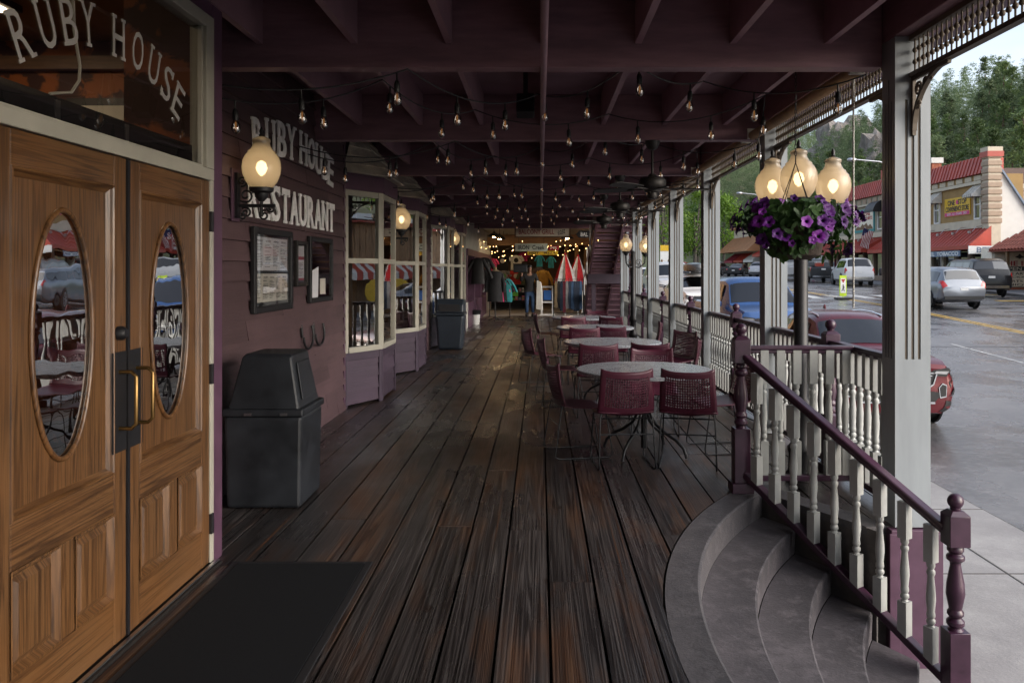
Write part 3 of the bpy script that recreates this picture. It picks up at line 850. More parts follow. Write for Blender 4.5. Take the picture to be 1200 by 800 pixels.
def door(y0, y1, hinge_hi):
    """one leaf between y0 and y1"""
    d = empty('entrance_door', (-1.8, (y0 + y1) / 2, .02), parent=rb) if False else None
    e = bpy.data.objects.new('entrance_door', None); COL.objects.link(e); e.parent = rb
    e.location = Vector((-1.8, (y0 + y1) / 2, .02)) - wloc(rb)
    zb, zt = .024, 2.083
    XF = -1.790; XB = -1.835
    s = .098
    a, b = y0 + s, y1 - s
    ym = (a + b) / 2
    mb = MB(); mb.box(XB, XF, y0, a, zb, zt); mb.build('stile', M['oak_z'], e, bevel=.004); mb = MB(); mb.box(XB, XF, b, y1, zb, zt); mb.build('stile', M['oak_z'], e, bevel=.004)
    mb = MB(); mb.box(XB, XF - .001, ym - .048, ym + .048, .2185, .5765); mb.build('stile', M['oak_z'], e, bevel=.004)
    for z0, z1 in ((zb, .218), (.577, .744), (1.957, zt)):
        mb = MB(); mb.box(XB, XF - .0006, a + .0004, b - .0004, z0, z1); mb.build('cross_rail', M['oak_y'], e, bevel=.004)
    # upper panel with oval opening
    cy, cz = (a + b) / 2, 1.358; ry, rz = .196, .470
    hw, h0, h1 = (b - a) / 2, .744 - cz, 1.957 - cz
    angs = sorted(set([2 * math.pi * i / 72 for i in range(72)] + [math.atan2(q, p) % (2 * math.pi) for p in (-hw, hw) for q in (h0, h1)]))
    XP = XF - .020
    rim, inn = [], []
    for t in angs:
        c, s_ = math.cos(t), math.sin(t)
        k = min(hw / abs(c) if abs(c) > 1e-6 else 1e9, (h1 / s_ if s_ > 1e-6 else (h0 / s_ if s_ < -1e-6 else 1e9)))
        rim.append((XP, cy + c * k, cz + s_ * k))
        # match ellipse by direction
        q = 1 / math.sqrt((c / (ry + .012)) ** 2 + (s_ / (rz + .012)) ** 2)
        inn.append((XP, cy + c * q, cz + s_ * q))
    n = len(angs); mb = MB()
    mb.add(rim + inn, [(i, (i + 1) % n, n + (i + 1) % n, n + i) for i in range(n)]); pn = mb.build('panel', M['oak_z'], e)
    # sticking round the panel
    for (p, q) in (((a, .744), (b, .744)), ((b, .744), (b, 1.957)), ((b, 1.957), (a, 1.957)), ((a, 1.957), (a, .744))):
        mb = MB()
        ux, uz = (q[0] - p[0]), (q[1] - p[1]); L = math.hypot(ux, uz); nx, nz = -uz / L, ux / L
        w = .032
        t0 = (p[0] + (nx + ux / L) * w, p[1] + (nz + uz / L) * w); t1 = (q[0] + (nx - ux / L) * w, q[1] + (nz - uz / L) * w)
        prow = []
        for off, xx in ((-.002, XF - .002), (.001, XF + .005), (.009, XF + .006), (.014, XF + .001), (.018, XF - .008), (.034, XP + .0006)):
            prow += [(xx, p[0] + (nx + ux / L) * off, p[1] + (nz + uz / L) * off), (xx, q[0] + (nx - ux / L) * off, q[1] + (nz - uz / L) * off)]
        mb.add(prow, [(2 * k, 2 * k + 1, 2 * k + 3, 2 * k + 2) for k in range(5)])
        mb.build('moulding', M['oak_y'] if abs(uz) < .01 else M['oak_z'], pn)
    el = [(XP + .004, cy + ry * math.cos(t), cz + rz * math.sin(t)) for t in [2 * math.pi * i / 96 for i in range(97)]]
    MB().tube(el, .0105, 10, cap=False).build('oval_bead', M['oak_z'], pn, smooth=60)
    mb = MB(); pts = [(XP - .004, cy + ry * math.cos(2 * math.pi * i / 64), cz + rz * math.sin(2 * math.pi * i / 64)) for i in range(64)]
    mb.add(pts, [tuple(range(64))]); mb.build('oval_pane', M['doorpane'], e)
    # lower raised panels
    for p0, p1 in ((a, ym - .048), (ym + .048, b)):
        mb = MB(); z0, z1 = .218, .577
        w = .024; w2 = .052
        def ring(x, k): return [(x, p0 + k, z0 + k), (x, p1 - k, z0 + k), (x, p1 - k, z1 - k), (x, p0 + k, z1 - k)]
        vs = ring(XF + .004, -.003) + ring(XF + .005, .006) + ring(XF - .020, w) + ring(XF - .020, w + .006) + ring(XF - .005, w2)
        fs = []
        for k in range(4):
            for i in range(4):
                j = (i + 1) % 4; fs.append((k * 4 + i, k * 4 + j, k * 4 + 4 + j, k * 4 + 4 + i))
        fs.append((16, 17, 18, 19)); mb.add(vs, fs); mb.build('raised_panel', M['oak_z'], e)
    # pull handle near the meeting stile
    yi = y0 + .062 if hinge_hi else y1 - .062
    mb = MB(); mb.box(XF + .0005, XF + .004, yi - .056, yi + .056, .83, 1.255); pl = mb.build('push_plate', M['black'], e)
    mb = MB(); hx = XF + .075
    hp = [(XF + .004, yi, .93), (hx - .02, yi, .93), (hx, yi, .95), (hx, yi, 1.15), (hx - .02, yi, 1.17), (XF + .004, yi, 1.17)]
    mb.tube(hp, .0085, 10); mb.build('handle', M['brass'], e, smooth=50)
    for zc in (1.865, 1.04, .23):
        yy = y1 + .0005 if hinge_hi else y0 - .0265
        mb = MB(); mb.box(XF - .01, XF + .0155, yy, yy + .026, zc - .055, zc + .055); mb.build('hinge', M['black'], e, bevel=.003)
    return e
dr = door(3.527, 4.386, True); dl = door(2.64, 3.505, False)
dr['label'] = 'right oak door leaf with an oval glass'; dl['label'] = 'left oak door leaf with a deadbolt'
mb = MB(); mb.box(-1.83, -1.782, 3.507, 3.525, .024, 2.083); mb.build('meeting_strip', M['black'], dr)
MB().lathe([(.030, 0), (.030, .02), (.018, .035), (.004, .036)], (-1.7895, 3.44, 1.335), 18, M=Matrix.Rotation(R(90), 4, 'Y')).build('deadbolt', M['black'], dl, smooth=40)
# transom window
tw = bpy.data.objects.new('transom_window', None); COL.objects.link(tw); tw.parent = rb; tw.location = Vector((-1.82, 3.4, 2.5)) - wloc(rb)
mb = MB(); mb.add([(-1.822, 2.50, 2.15), (-1.822, 4.334, 2.15), (-1.822, 4.334, 2.905), (-1.822, 2.50, 2.905)], [(0, 1, 2, 3)]); mb.build('pane', M['transompane'], tw)
mb = MB(); mb.box(-1.872, -1.845, 2.50, 4.3, 2.17, 2.262); mb.build('sill_bar', M['black'], tw)
mb = MB()
for y in (3.08, 3.60): mb.box(-1.8445, -1.840, y, y + .03, 2.171, 2.25)
mb.build('clip', M['steel'], tw)
MB().tube([(-1.845, 3.19, 2.88), (-1.845, 3.21, 2.55), (-1.845, 3.25, 2.42), (-1.845, 3.245, 2.36), (-1.845, 3.19, 2.30), (-1.845, 3.05, 2.265)], .006, 6).build('hanging_cord', M['offwhite'], tw, smooth=60)
# serif strokes for letters (fractions of the letter box)
SERIF = {'R': ['b.12', 'b.92', 't.10'], 'U': ['t.12', 't.88'], 'B': ['t.10', 'b.10'], 'Y': ['t.06', 't.94', 'b.5'], 'H': ['t.12', 't.88', 'b.12', 'b.88'], 'O': [], 'S': ['t.86', 'b.14'], 'E': ['t.10', 'b.10'], 'T': ['b.5', 't.06', 't.94'], 'A': ['b.05', 'b.95'], 'N': ['b.12', 't.12', 't.88']}
def serif_letter(ch, c, r, u, w, h, d, thick=.02):
    mb = MB(); lettering(mb, ch, c, r, u, w, h, d, thick)
    c = Vector(c); r = Vector(r).normalized(); u = Vector(u).normalized(); n = r.cross(u)
    for s in SERIF[ch]:
        fx = float(s[1:]) - .5; v = 1 if s[0] == 't' else -1
        sw = w * .34; sh = h * .075
        if ch in 'ST' and s != 'b.5': sw, sh = w * .12, h * .22
        elif ch == 'E': sw, sh = w * .3, h * .075
        cc = c + r * fx * w + u * v * (h / 2 - sh / 2 + .001) - n * .0012
        mb.prism([(-sw / 2, -sh / 2), (sw / 2, -sh / 2), (sw / 2, sh / 2), (-sw / 2, sh / 2)], cc, r, u, n * (d + .0024))
    return mb
M['glassletters'] = pm('frosted_letters', (.36, .34, .32), .6)
lt = MB(); arc = [('R', 2.837, 2.427), ('U', 2.985, 2.508), ('B', 3.130, 2.562), ('Y', 3.262, 2.592), ('H', 3.50, 2.604), ('O', 3.667, 2.592), ('U', 3.82, 2.56), ('S', 3.955, 2.51), ('E', 4.075, 2.45)]
for i, (ch, y, z) in enumerate(arc):
    p0 = arc[max(0, i - 1)]; p1 = arc[min(len(arc) - 1, i + 1)]
    r = Vector((0, p1[1] - p0[1], p1[2] - p0[2])).normalized(); u = Vector((0, -r.z, r.y))
    lt.merge(serif_letter(ch, (-1.8195, y, z), r, u, .098, .178, .0015, .0))
lt.build('lettering', M['glassletters'], tw)
# room behind the transom
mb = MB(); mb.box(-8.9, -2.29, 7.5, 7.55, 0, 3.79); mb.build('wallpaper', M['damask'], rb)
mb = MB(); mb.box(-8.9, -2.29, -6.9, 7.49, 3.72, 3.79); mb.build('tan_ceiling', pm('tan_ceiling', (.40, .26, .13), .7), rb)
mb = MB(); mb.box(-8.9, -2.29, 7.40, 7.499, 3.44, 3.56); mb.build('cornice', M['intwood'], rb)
mb = MB(); mb.box(-4.85, -4.15, 5.6, 6.5, 3.66, 3.715); lp = mb.build('ceiling_light', M['black'], rb)
mb = MB(); mb.box(-4.80, -4.20, 5.65, 6.45, 3.65, 3.6595); M['diff'] = emit('ceiling_diffuser', (1, .78, .52), 6); mb.build('diffuser', M['diff'], lp)
mb = MB(); mb.box(-3.9, -3.2, 1.5, 2.4, 3.66, 3.715); lp = mb.build('ceiling_light', M['black'], rb)  # added unseen fixture that lights the wallpaper on the end wall
mb = MB(); mb.box(-3.85, -3.25, 1.55, 2.35, 3.65, 3.6595); mb.build('diffuser', M['diff'], lp)
mb = MB(); mb.box(-4.35, -3.45, 7.44, 7.497, 2.75, 3.18); mb.build('picture_frame', M['black'], rb); mb = MB(); mb.box(-4.27, -3.53, 7.43, 7.4395, 2.82, 3.11); mb.build('picture', M['paper_tan'], rb)

mb = MB(); mb.box(-2.272, -1.885, 4.424, 4.4335, 2.1, 3.355); mb.build('wallpaper', M['damask'], rb)
# bay windows
M['dispwood'] = pm('display_wood', (.16, .09, .04), .6, var=.35, scale=3, stretch=(1, 1, 6))
M['bay_trim'] = pm('violet_trim', (.048, .033, .052), .5, var=.2, scale=6)
def bay(y0):
    e = bpy.data.objects.new('bay_window', None); COL.objects.link(e); e.parent = rb; e.location = Vector((-2.1, y0 + 1.05, 0)) - wloc(rb)
    A, B, C, D = Vector((WX, y0, 0)), Vector((-1.94, y0 + .60, 0)), Vector((-1.94, y0 + 1.52, 0)), Vector((WX, y0 + 2.12, 0))
    low = MB(); trim = MB(); fr = MB(); hd = MB()
    up = Vector((0, 0, 1))
    for P_, Q_ in ((A, B), (B, C), (C, D)):
        d = (Q_ - P_).normalized(); n = Vector((d.y, -d.x, 0)); L = (Q_ - P_).length
        # panel boards
        clapboards(low, (P_ - n * .03)[:2], (Q_ - n * .03)[:2], .03, .63, .15, .02)
        def bx(m, a, b, z0, z1, o0, o1):
            p0 = P_ + d * a; p1 = P_ + d * b
            m.add([p0 + n * o0 + up * z0, p1 + n * o0 + up * z0, p1 + n * o1 + up * z0, p0 + n * o1 + up * z0, p0 + n * o0 + up * z1, p1 + n * o0 + up * z1, p1 + n * o1 + up * z1, p0 + n * o1 + up * z1], [(0, 1, 2, 3), (7, 6, 5, 4), (0, 4, 5, 1), (1, 5, 6, 2), (2, 6, 7, 3), (3, 7, 4, 0)])
        bx(trim, 0, .06, 0, .635, -.04, .0); bx(trim, L - .06, L, 0, .635, -.04, .0); bx(trim, .0605, L - .0605, .545, .635, -.035, -.004)
        bx(fr, 0, .075, .636, 2.548, -.05, .002); bx(fr, L - .075, L, .636, 2.548, -.05, .002)
        bx(fr, .0755, L - .0755, .636, .70, -.045, .012); bx(fr, .0755, L - .0755, 1.685, 1.745, -.045, -.002); bx(fr, .0755, L - .0755, 2.48, 2.548, -.045, -.002)
        bx(hd, -.01, L + .01, 2.549, 2.74, -.06, .022)
        for z0, z1 in ((.70, 1.685), (1.745, 2.48)):
            g = MB(); a = P_ + d * .0755 - n * .028; b = P_ + d * (L - .0755) - n * .028
            g.add([a + up * z0, b + up * z0, b + up * z1, a + up * z1], [(0, 1, 2, 3)]); g.build('pane', M['pane'], e)
    low.build('lower_panel', M['bay_paint'], e, attr=True); trim.build('corner_board', M['bay_trim'], e, bevel=.003)
    fr.build('frame', M['frame'], e, bevel=.004); hd.build('header', M['trim'], e, bevel=.004)
    # shingled hip roof in courses
    rf = MB(); ov = .09
    e0 = [Vector((WX, y0 - .06, 2.742)), Vector((-1.94 + ov, y0 + .60 - .06, 2.742)), Vector((-1.94 + ov, y0 + 1.52 + .06, 2.742)), Vector((WX, y0 + 2.18, 2.742))]
    t0 = [Vector((WX, y0 + .42, 3.30)), Vector((WX + .02, y0 + .72, 3.30)), Vector((WX + .02, y0 + 1.40, 3.30)), Vector((WX, y0 + 1.7, 3.30))]
    n = 5; rg = random.Random(int(y0 * 10))
    for k in range(3):
        for j in range(n):
            f0, f1 = j / n, (j + 1.12) / n
            a0, b0 = e0[k].lerp(t0[k], f0), e0[k + 1].lerp(t0[k + 1], f0); a1, b1 = e0[k].lerp(t0[k], min(1, f1)), e0[k + 1].lerp(t0[k + 1], min(1, f1))
            nn = (b0 - a0).cross(a1 - a0).normalized()
            if nn.z < 0: nn = -nn
            m = max(2, int((b0 - a0).length / .19)); off = .5 * (j % 2)
            cuts = [0] + [min(1, max(0, (i + off) / m)) for i in range(0, m + 1) if 0 < (i + off) / m < 1] + [1]
            for c0, c1 in zip(cuts, cuts[1:]):
                g = .012 / max(.2, (b0 - a0).length)
                c0 += g if c0 > 0 else 0
                th = .016 + rg.uniform(-.003, .004)
                q = [a0.lerp(b0, c0) + nn * th, a0.lerp(b0, c1) + nn * th, a1.lerp(b1, c1) + nn * .002, a1.lerp(b1, c0) + nn * .002]
                w = [a0.lerp(b0, c0), a0.lerp(b0, c1), a1.lerp(b1, c1), a1.lerp(b1, c0)]
                rf.add(q + w, [(0, 1, 2, 3), (0, 4, 5, 1), (0, 3, 7, 4), (1, 5, 6, 2)])
        rf.add([e0[k], e0[k + 1], t0[k + 1], t0[k]], [(0, 1, 2, 3)])
    rf.add(e0, [(0, 1, 2, 3)])
    so = rf.build('shingle_roof', M['shingle'], e)
    dk = MB(); dk.box(-3.4, -3.3, y0 - .2, y0 + 2.3, 0, 2.7); dk.box(-3.3, WX - .02, y0, y0 + 2.12, .40, .45); dk.build('display_back', M['dispwood'], e)
    return e
for y0 in (9.38, 12.30, 16.75, 19.65): bay(y0)
# restaurant door between the second and third bays
mb = MB(); mb.box(-2.45, -2.40, 15.0, 16.1, 0, 2.2); mb.build('side_door', M['trim'], rb)
mb = MB(); mb.box(-2.29, -2.25, 14.94, 15.0, 0, 2.26); mb.box(-2.29, -2.25, 16.1, 16.16, 0, 2.26); mb.build('door_trim', M['trim'], rb)
# farther white boarded section of the building
mb = MB()
z0 = 2.2
mb.box(-2.3, -2.04, 22.25, 33.0, 2.21, 3.05)
for k in range(30): mb.box(-2.0399, -2.02, 22.3 + k * .36, 22.34 + k * .36, 2.21, 3.05)
mb.box(-2.3, -2.0, 32.2, 33.0, 0, 2.2); mb.box(-2.3, -2.02, 22.25, 22.7, .0, .72); mb.box(-2.3, -2.03, 24.8, 25.3, 0, 2.0)
mb.build('white_boarding', M['offwhite'], rb)
mb = MB(); mb.box(-2.3, -1.98, 22.25, 33.0, 2.02, 2.209); mb.box(-2.3, -2.0, 22.25, 22.45, .72, 2.02)
for y in (24.6, 27.2, 29.8): mb.box(-2.3, -1.99, y, y + .2, 0, 2.02)
mb.box(-2.3, -2.0, 22.7, 24.6, .0, .70); mb.box(-2.3, -2.0, 25.4, 27.2, 0, .7); mb.box(-2.3, -2.0, 27.4, 29.8, 0, .7)
mb.build('purple_framing', M['trim'], rb)
mb = MB(); mb.box(-2.5, -2.45, 22.2, 33, 0, 2.1); mb.build('shop_glass', M['interior'], rb)

# ------------------------------------------------------------------ raised letters on the wall
ws = empty('wall_sign', (-2.24, 7.5, 2.4), 'raised grey white serif letters reading RUBY HOUSE RESTAURANT on the purple clapboards', 'sign')
XS = -2.243
w1 = 'RUBY HOUSE'; ys = [6.42, 6.72, 7.02, 7.29, None, 7.66, 7.93, 8.19, 8.43, 8.65]
for ch, y in zip(w1, ys):
    if y is None: continue
    t = (y - 7.54) / 1.12; z = 2.752 - .10 * t * t
    a = math.atan(-.2 * t * .45)
    r = Vector((0, math.cos(a), math.sin(a))); u = Vector((0, -math.sin(a), math.cos(a)))
    serif_letter(ch, (XS, y, z), r, u, .225, .305, .013, .014).build('letter', M['letters'], ws)
for i, ch in enumerate('RESTAURANT'):
    y = 6.33 + i * .262
    serif_letter(ch, (XS, y, 2.165), (0, 1, 0), (0, 0, 1), .222, .30, .013, .014).build('letter', M['letters'], ws)

# ------------------------------------------------------------------ menu frames and hooks on the wall
def wall_frame(name, label, cat, y0, y1, z0, z1, bw, mat_):
    e = empty(name, (-2.22, (y0 + y1) / 2, (z0 + z1) / 2), label, cat)
    mb = MB(); X0, X1 = -2.246, -2.205
    mb.box(X0, X1, y0, y0 + bw, z0, z1); mb.box(X0, X1, y1 - bw, y1, z0, z1); mb.box(X0, X1 - .0008, y0 + bw, y1 - bw, z0, z0 + bw); mb.box(X0, X1 - .0008, y0 + bw, y1 - bw, z1 - bw, z1)
    mb.build('frame', mat_, e, bevel=.008)
    mb = MB(); mb.box(X0, X0 + .008, y0 + bw, y1 - bw, z0 + bw, z1 - bw); mb.build('backing', M['black'], e)
    mb = MB(); mb.add([(X0 + .024, y0 + bw, z0 + bw), (X0 + .024, y1 - bw, z0 + bw), (X0 + .024, y1 - bw, z1 - bw), (X0 + .024, y0 + bw, z1 - bw)], [(0, 1, 2, 3)]); mb.build('pane', M['framepane'], e)
    return e, X0 + .0085
def menu_page(e, X, y0, y1, z0, z1, mat_, cols, rows, seed, title=None):
    mb = MB(); mb.box(X, X + .003, y0, y1, z0, z1); pg = mb.build('menu_page', mat_, e)
    mb = MB(); rg = random.Random(seed); cw = (y1 - y0) / cols
    for c in range(cols):
        z = z1 - .03
        yc = y0 + cw * c
        lettering(mb, rg.choice(['SOUPS', 'MENU', 'STEAKS', 'SALADS']), (X + .0032, yc + cw / 2, z), (0, 1, 0), (0, 0, 1), cw * .6, .016, .0008)
        z -= .03
        while z > z0 + .02:
            L = cw * rg.uniform(.4, .82)
            mb.box(X + .0031, X + .0037, yc + cw * .09, yc + cw * .09 + L, z, z + .004)
            z -= .0125 if rg.random() < .85 else .03
    mb.build('print', M['ink'], pg)
e, X = wall_frame('menu_board', 'large black framed menu board with two printed pages beside the wall lamp', 'menu board', 6.27, 7.25, 1.262, 1.945, .055, M['black'])
menu_page(e, X, 6.36, 7.16, 1.60, 1.87, M['paper'], 4, 1, 1); menu_page(e, X, 6.36, 7.16, 1.345, 1.575, M['paper_tan'], 5, 1, 2)
e, X = wall_frame('notice_frame', 'narrow dark framed notice with a red strip between the two menu frames', 'notice', 7.37, 7.72, 1.455, 1.875, .035, M['blackmetal'])
mb = MB(); mb.box(X, X + .003, 7.42, 7.67, 1.51, 1.83); pg = mb.build('notice_page', M['paper'], e)
mb = MB(); mb.box(X + .0031, X + .004, 7.42, 7.67, 1.70, 1.73); mb.box(X + .0031, X + .004, 7.42, 7.67, 1.51, 1.53); mb.build('stripe', M['redpaper'], pg)
mb = MB(); rg = random.Random(5)
for k in range(11): mb.box(X + .0031, X + .0037, 7.45, 7.45 + rg.uniform(.1, .19), 1.55 + k * .0125, 1.554 + k * .0125)
mb.build('print', M['ink'], pg)
e, X = wall_frame('window_frame', 'black framed glass case holding taped paper notices, nearest the first bay window', 'display case', 7.80, 8.66, 1.285, 1.935, .05, M['black'])
M['casegl'] = pane('case_glass', .5, (.5, .5, .5), .01, .03)
mb = MB(); mb.add([(X + .012, 7.85, 1.335), (X + .012, 8.61, 1.335), (X + .012, 8.61, 1.885), (X + .012, 7.85, 1.885)], [(0, 1, 2, 3)]); mb.build('glass', M['casegl'], e)
mb = MB(); mb.prism([(-.12, -.17), (.10, -.13), (.12, .17), (-.10, .13)], (X + .016, 8.0, 1.47), (0, 1, 0), (0, 0, 1), (.002, 0, 0)); mb.build('notice_page', M['paper'], e)
mb = MB(); mb.box(X + .016, X + .018, 8.18, 8.38, 1.36, 1.52); mb.build('notice_page', M['paper_tan'], e)
e.name = 'display_case'
hk = empty('wall_hook', (-2.2, 8.0, 1.0), 'pair of black iron U shaped hooks on the siding below the display case', 'hook')
for y in (7.62, 8.02):
    MB().tube([(-2.248, y, 1.09), (-2.235, y + .0, .97)] + [(-2.22, y + .16 - .16 * math.cos(t), .97 - .12 * math.sin(t)) for t in [math.pi * i / 10 for i in range(11)]] + [(-2.235, y + .32, 1.06)], .012, 8).build('hook', M['black'], hk, smooth=60)

# ------------------------------------------------------------------ globe lamps
def globe_prof(s=1.0):
    # acorn globe: widest low, shoulder ring, small neck
    pts = [(.052, 0), (.085, .02), (.115, .06), (.136, .115), (.142, .165), (.136, .215), (.118, .255), (.103, .268), (.101, .282), (.082, .296), (.068, .318), (.060, .345), (.066, .356), (.066, .372), (.052, .382), (.030, .392), (.014, .397)]
    return [(r * s, z * s) for r, z in pts]
def globe(parent, x, y, z, s=1.0, hi=True):
    MB().lathe(globe_prof(s), (x, y, z), 32, cap=False).build('globe', M['glass_globe'], parent, smooth=60)
    g = [k for k in kids(parent) if k.name.startswith('globe')][-1]
    MB().lathe([(.006 * s, .10 * s), (.030 * s, .125 * s), (.042 * s, .16 * s), (.030 * s, .20 * s), (.006 * s, .215 * s)], (x, y, z), 14).build('lamp_bulb', M['globebulb'], g, smooth=60)
    MB().lathe([(.014 * s, .394 * s), (.022 * s, .405 * s), (.012 * s, .415 * s), (.018 * s, .435 * s), (.010 * s, .455 * s), (.002 * s, .47 * s)], (x, y, z), 10).build('finial', M['black'], g, smooth=60)
    MB().lathe([(.018 * s, -.09 * s), (.045 * s, -.06 * s), (.05 * s, -.03 * s), (.085 * s, -.015 * s), (.09 * s, .012 * s), (.06 * s, .018 * s)], (x, y, z), 18).build('fitter', M['black'], parent, smooth=40)
def scroll(c, r, turns=1.4, n=22, ph=0, flip=1, plane='xz'):
    return [(c[0] + r * (1 - .75 * i / n) * math.cos(ph + flip * turns * 2 * math.pi * i / n), c[1], c[2] + r * (1 - .75 * i / n) * math.sin(ph + flip * turns * 2 * math.pi * i / n)) for i in range(n + 1)]
def wall_lamp(y, label, z=2.195, x=-2.045, wall=-2.245):
    e = empty('wall_lamp', (wall, y, z), label, 'wall lamp', 'amber globe lamps on iron wall brackets')
    mb = MB(); mb.box(wall, wall + .012, y - .075, y + .075, z - .235, z + .15); mb.build('mounting_board', M['trim'], e, bevel=.003)
    mb = MB(); mb.box(wall + .0125, wall + .034, y - .03, y + .03, z - .21, z + .12)
    mb.tube([(wall + .03, y, z - .12), (x + .10, y, z - .12)], .013, 8); mb.tube([(x, y, z - .20), (x, y, z - .08)], .012, 8)
    for c, r, p, f in (((wall + .085, y, z - .045), .055, 3.9, 1), ((wall + .085, y, z - .17), .04, 2.3, -1), ((x + .02, y, z - .19), .04, 1.2, 1), ((wall + .06, y, z + .06), .04, 4.5, 1), ((wall + .06, y, z - .20), .025, 2.0, -1), ((x + .07, y, z - .14), .03, 3, 1)):
        mb.tube(scroll(c, r, 1.3, 18, p, f), .0075, 6)
    mb.build('scroll_bracket', M['black'], e, smooth=40)
    globe(e, x, y, z, .98)
wall_lamp(5.95, 'nearest amber globe wall lamp, beside the oak doors under the raised letters')
wall_lamp(11.95, 'second amber globe wall lamp, between the first and second bay windows')
wall_lamp(19.25, 'farthest amber globe wall lamp, between the third and fourth bay windows')
def lamp_post(x, y, label, offs, H=2.02):
    e = empty('lamp_post', (x, y, 0), label, 'lamp post', 'black lamp posts with amber globes')
    MB().lathe([(.115, .004), (.115, .05), (.095, .07), (.09, .20), (.10, .22), (.10, .25), (.075, .28), (.065, .50), (.080, .52), (.085, .56), (.080, .60), (.055, .63), (.052, H - .30), (.045, H - .06), (.05, H - .03), (.02, H)], (x, y, 0), 24).build('pole', M['black'], e, smooth=40)
    for dx, dy, dz in offs:
        mb = MB(); L = math.hypot(dx, dy)
        mb.tube([(x, y, H - .32), (x + dx * .5, y + dy * .5, H - .36), (x + dx * .95, y + dy * .95, H - .26), (x + dx, y + dy, H - .12 + dz)], .016, 8)
        u = Vector((dx / L, dy / L, 0))
        sp = [Vector((x, y, H - .24)) + u * (.12 + .07 * (1 - .7 * i / 16) * math.cos(i * .5)) + Vector((0, 0, .07 * (1 - .7 * i / 16) * math.sin(i * .5))) for i in range(17)]
        mb.tube(sp, .008, 6)
        sp = [Vector((x, y, H - .30)) + u * (.15 + .03 * (1 - .7 * i / 16) * math.cos(-i * .5)) + Vector((0, 0, .06 * (1 - .7 * i / 16) * math.sin(-i * .5))) for i in range(17)]
        mb.tube(sp, .008, 6)
        mb.build('arm', M['black'], e, smooth=40)
        globe(e, x + dx, y + dy, H - .03 + dz, .94)
    return e
lamp_post(2.0, 6.22, 'black lamp post with three lit amber globes standing behind the hanging basket', [(-.20, .06, .0), (-.105, -.28, .02), (.255, .02, .0)], 2.13)
lamp_post(1.98, 17.3, 'farther black lamp post with two lit amber globes, in front of the purple staircase', [(-.17, -.20, .0), (.27, .05, -.02)], 2.02)

# ------------------------------------------------------------------ hanging flower basket
hb = empty('hanging_basket', (1.80, 5.60, 1.9), 'hanging coir basket overflowing with purple petunias in front of the lamp post', 'flower basket')
BC = Vector((1.765, 5.60, 1.0)); BZ = 1.875
hbp = MB().lathe([(.10, BZ - .20), (.165, BZ - .17), (.19, BZ - .05), (.20, BZ + .03), (.17, BZ + .03)], (BC.x, BC.y, 0), 24).build('liner', pm('coir_liner', (.055, .038, .028), .9, var=.5, scale=40, bump=.9, bscale=90, bdist=.01), hb, smooth=50)
mb = MB()
for k in range(4):
    a = k * math.pi / 2 + .4
    mb.tube([(BC.x + .19 * math.cos(a), BC.y + .19 * math.sin(a), BZ + .03), (BC.x, BC.y, BZ + .47)], .003, 5)
z = BZ + .47
while z < ZJ - .02:
    mb.tube([(BC.x - .006, BC.y, z), (BC.x - .006, BC.y, z + .028), (BC.x + .006, BC.y, z + .028), (BC.x + .006, BC.y, z), (BC.x - .006, BC.y, z)] if int(z / .03) % 2 else [(BC.x, BC.y - .006, z), (BC.x, BC.y - .006, z + .028), (BC.x, BC.y + .006, z + .028), (BC.x, BC.y + .006, z), (BC.x, BC.y - .006, z)], .0022, 4)
    z += .024
mb.build('chain', M['blackmetal'], hb)
def leafmat(name, a, b, tr=.25):
    t = NT(name); v = t.coord(); n = t.noise(v, 9, 3)
    at = t.n('ShaderNodeAttribute', attribute_name='rnd')
    c = t.mix(t.math('MULTIPLY', t.math('ADD', t.ramp(n, [(.35, 0.0), (.7, 1.0)]), at.outputs['Fac']), .5), a, b)
    oi = t.n('ShaderNodeObjectInfo'); c = t.mix(1.0, c, t.math('ADD', t.math('MULTIPLY', oi.outputs['Random'], .55), .72), 'MULTIPLY')
    b1 = t.n('ShaderNodeBsdfPrincipled'); t.l(c, b1.inputs['Base Color']); b1.inputs['Roughness'].default_value = .5; b1.inputs['Specular IOR Level'].default_value = .3
    b2 = t.n('ShaderNodeBsdfTranslucent'); t.l(c, b2.inputs[0]); mx = t.n('ShaderNodeMixShader'); mx.inputs[0].default_value = tr
    t.l(b1.outputs[0], mx.inputs[1]); t.l(b2.outputs[0], mx.inputs[2]); t.l(mx.outputs[0], t.out.inputs[0]); return t.m
M['leaf'] = leafmat('petunia_leaf', (.020, .055, .014), (.065, .13, .035))
rg = random.Random(11); mb = MB()
def hull_pt(rg, shell=.55):
    # flattened dome with trailing skirt, wider than tall
    a = rg.uniform(0, 2 * math.pi); k = shell + (1 - shell) * rg.random() ** .6
    el = rg.uniform(-.75, .85)
    rr = math.cos(el * 1.15) * .40 * (1 + .14 * math.sin(3 * a + 1) + .08 * math.sin(7 * a))
    if el < 0: rr *= 1 + .05 * el
    zz = BZ + .05 + (.17 * math.sin(el * 1.35) if el > 0 else .34 * el * (.55 + .45 * math.sin(1.7 * a + .9)))
    return Vector((BC.x + rr * k * math.cos(a), BC.y + rr * k * math.sin(a), zz * 1 if el < 0 else BZ + .05 + (zz - BZ - .05) * k)), a, el
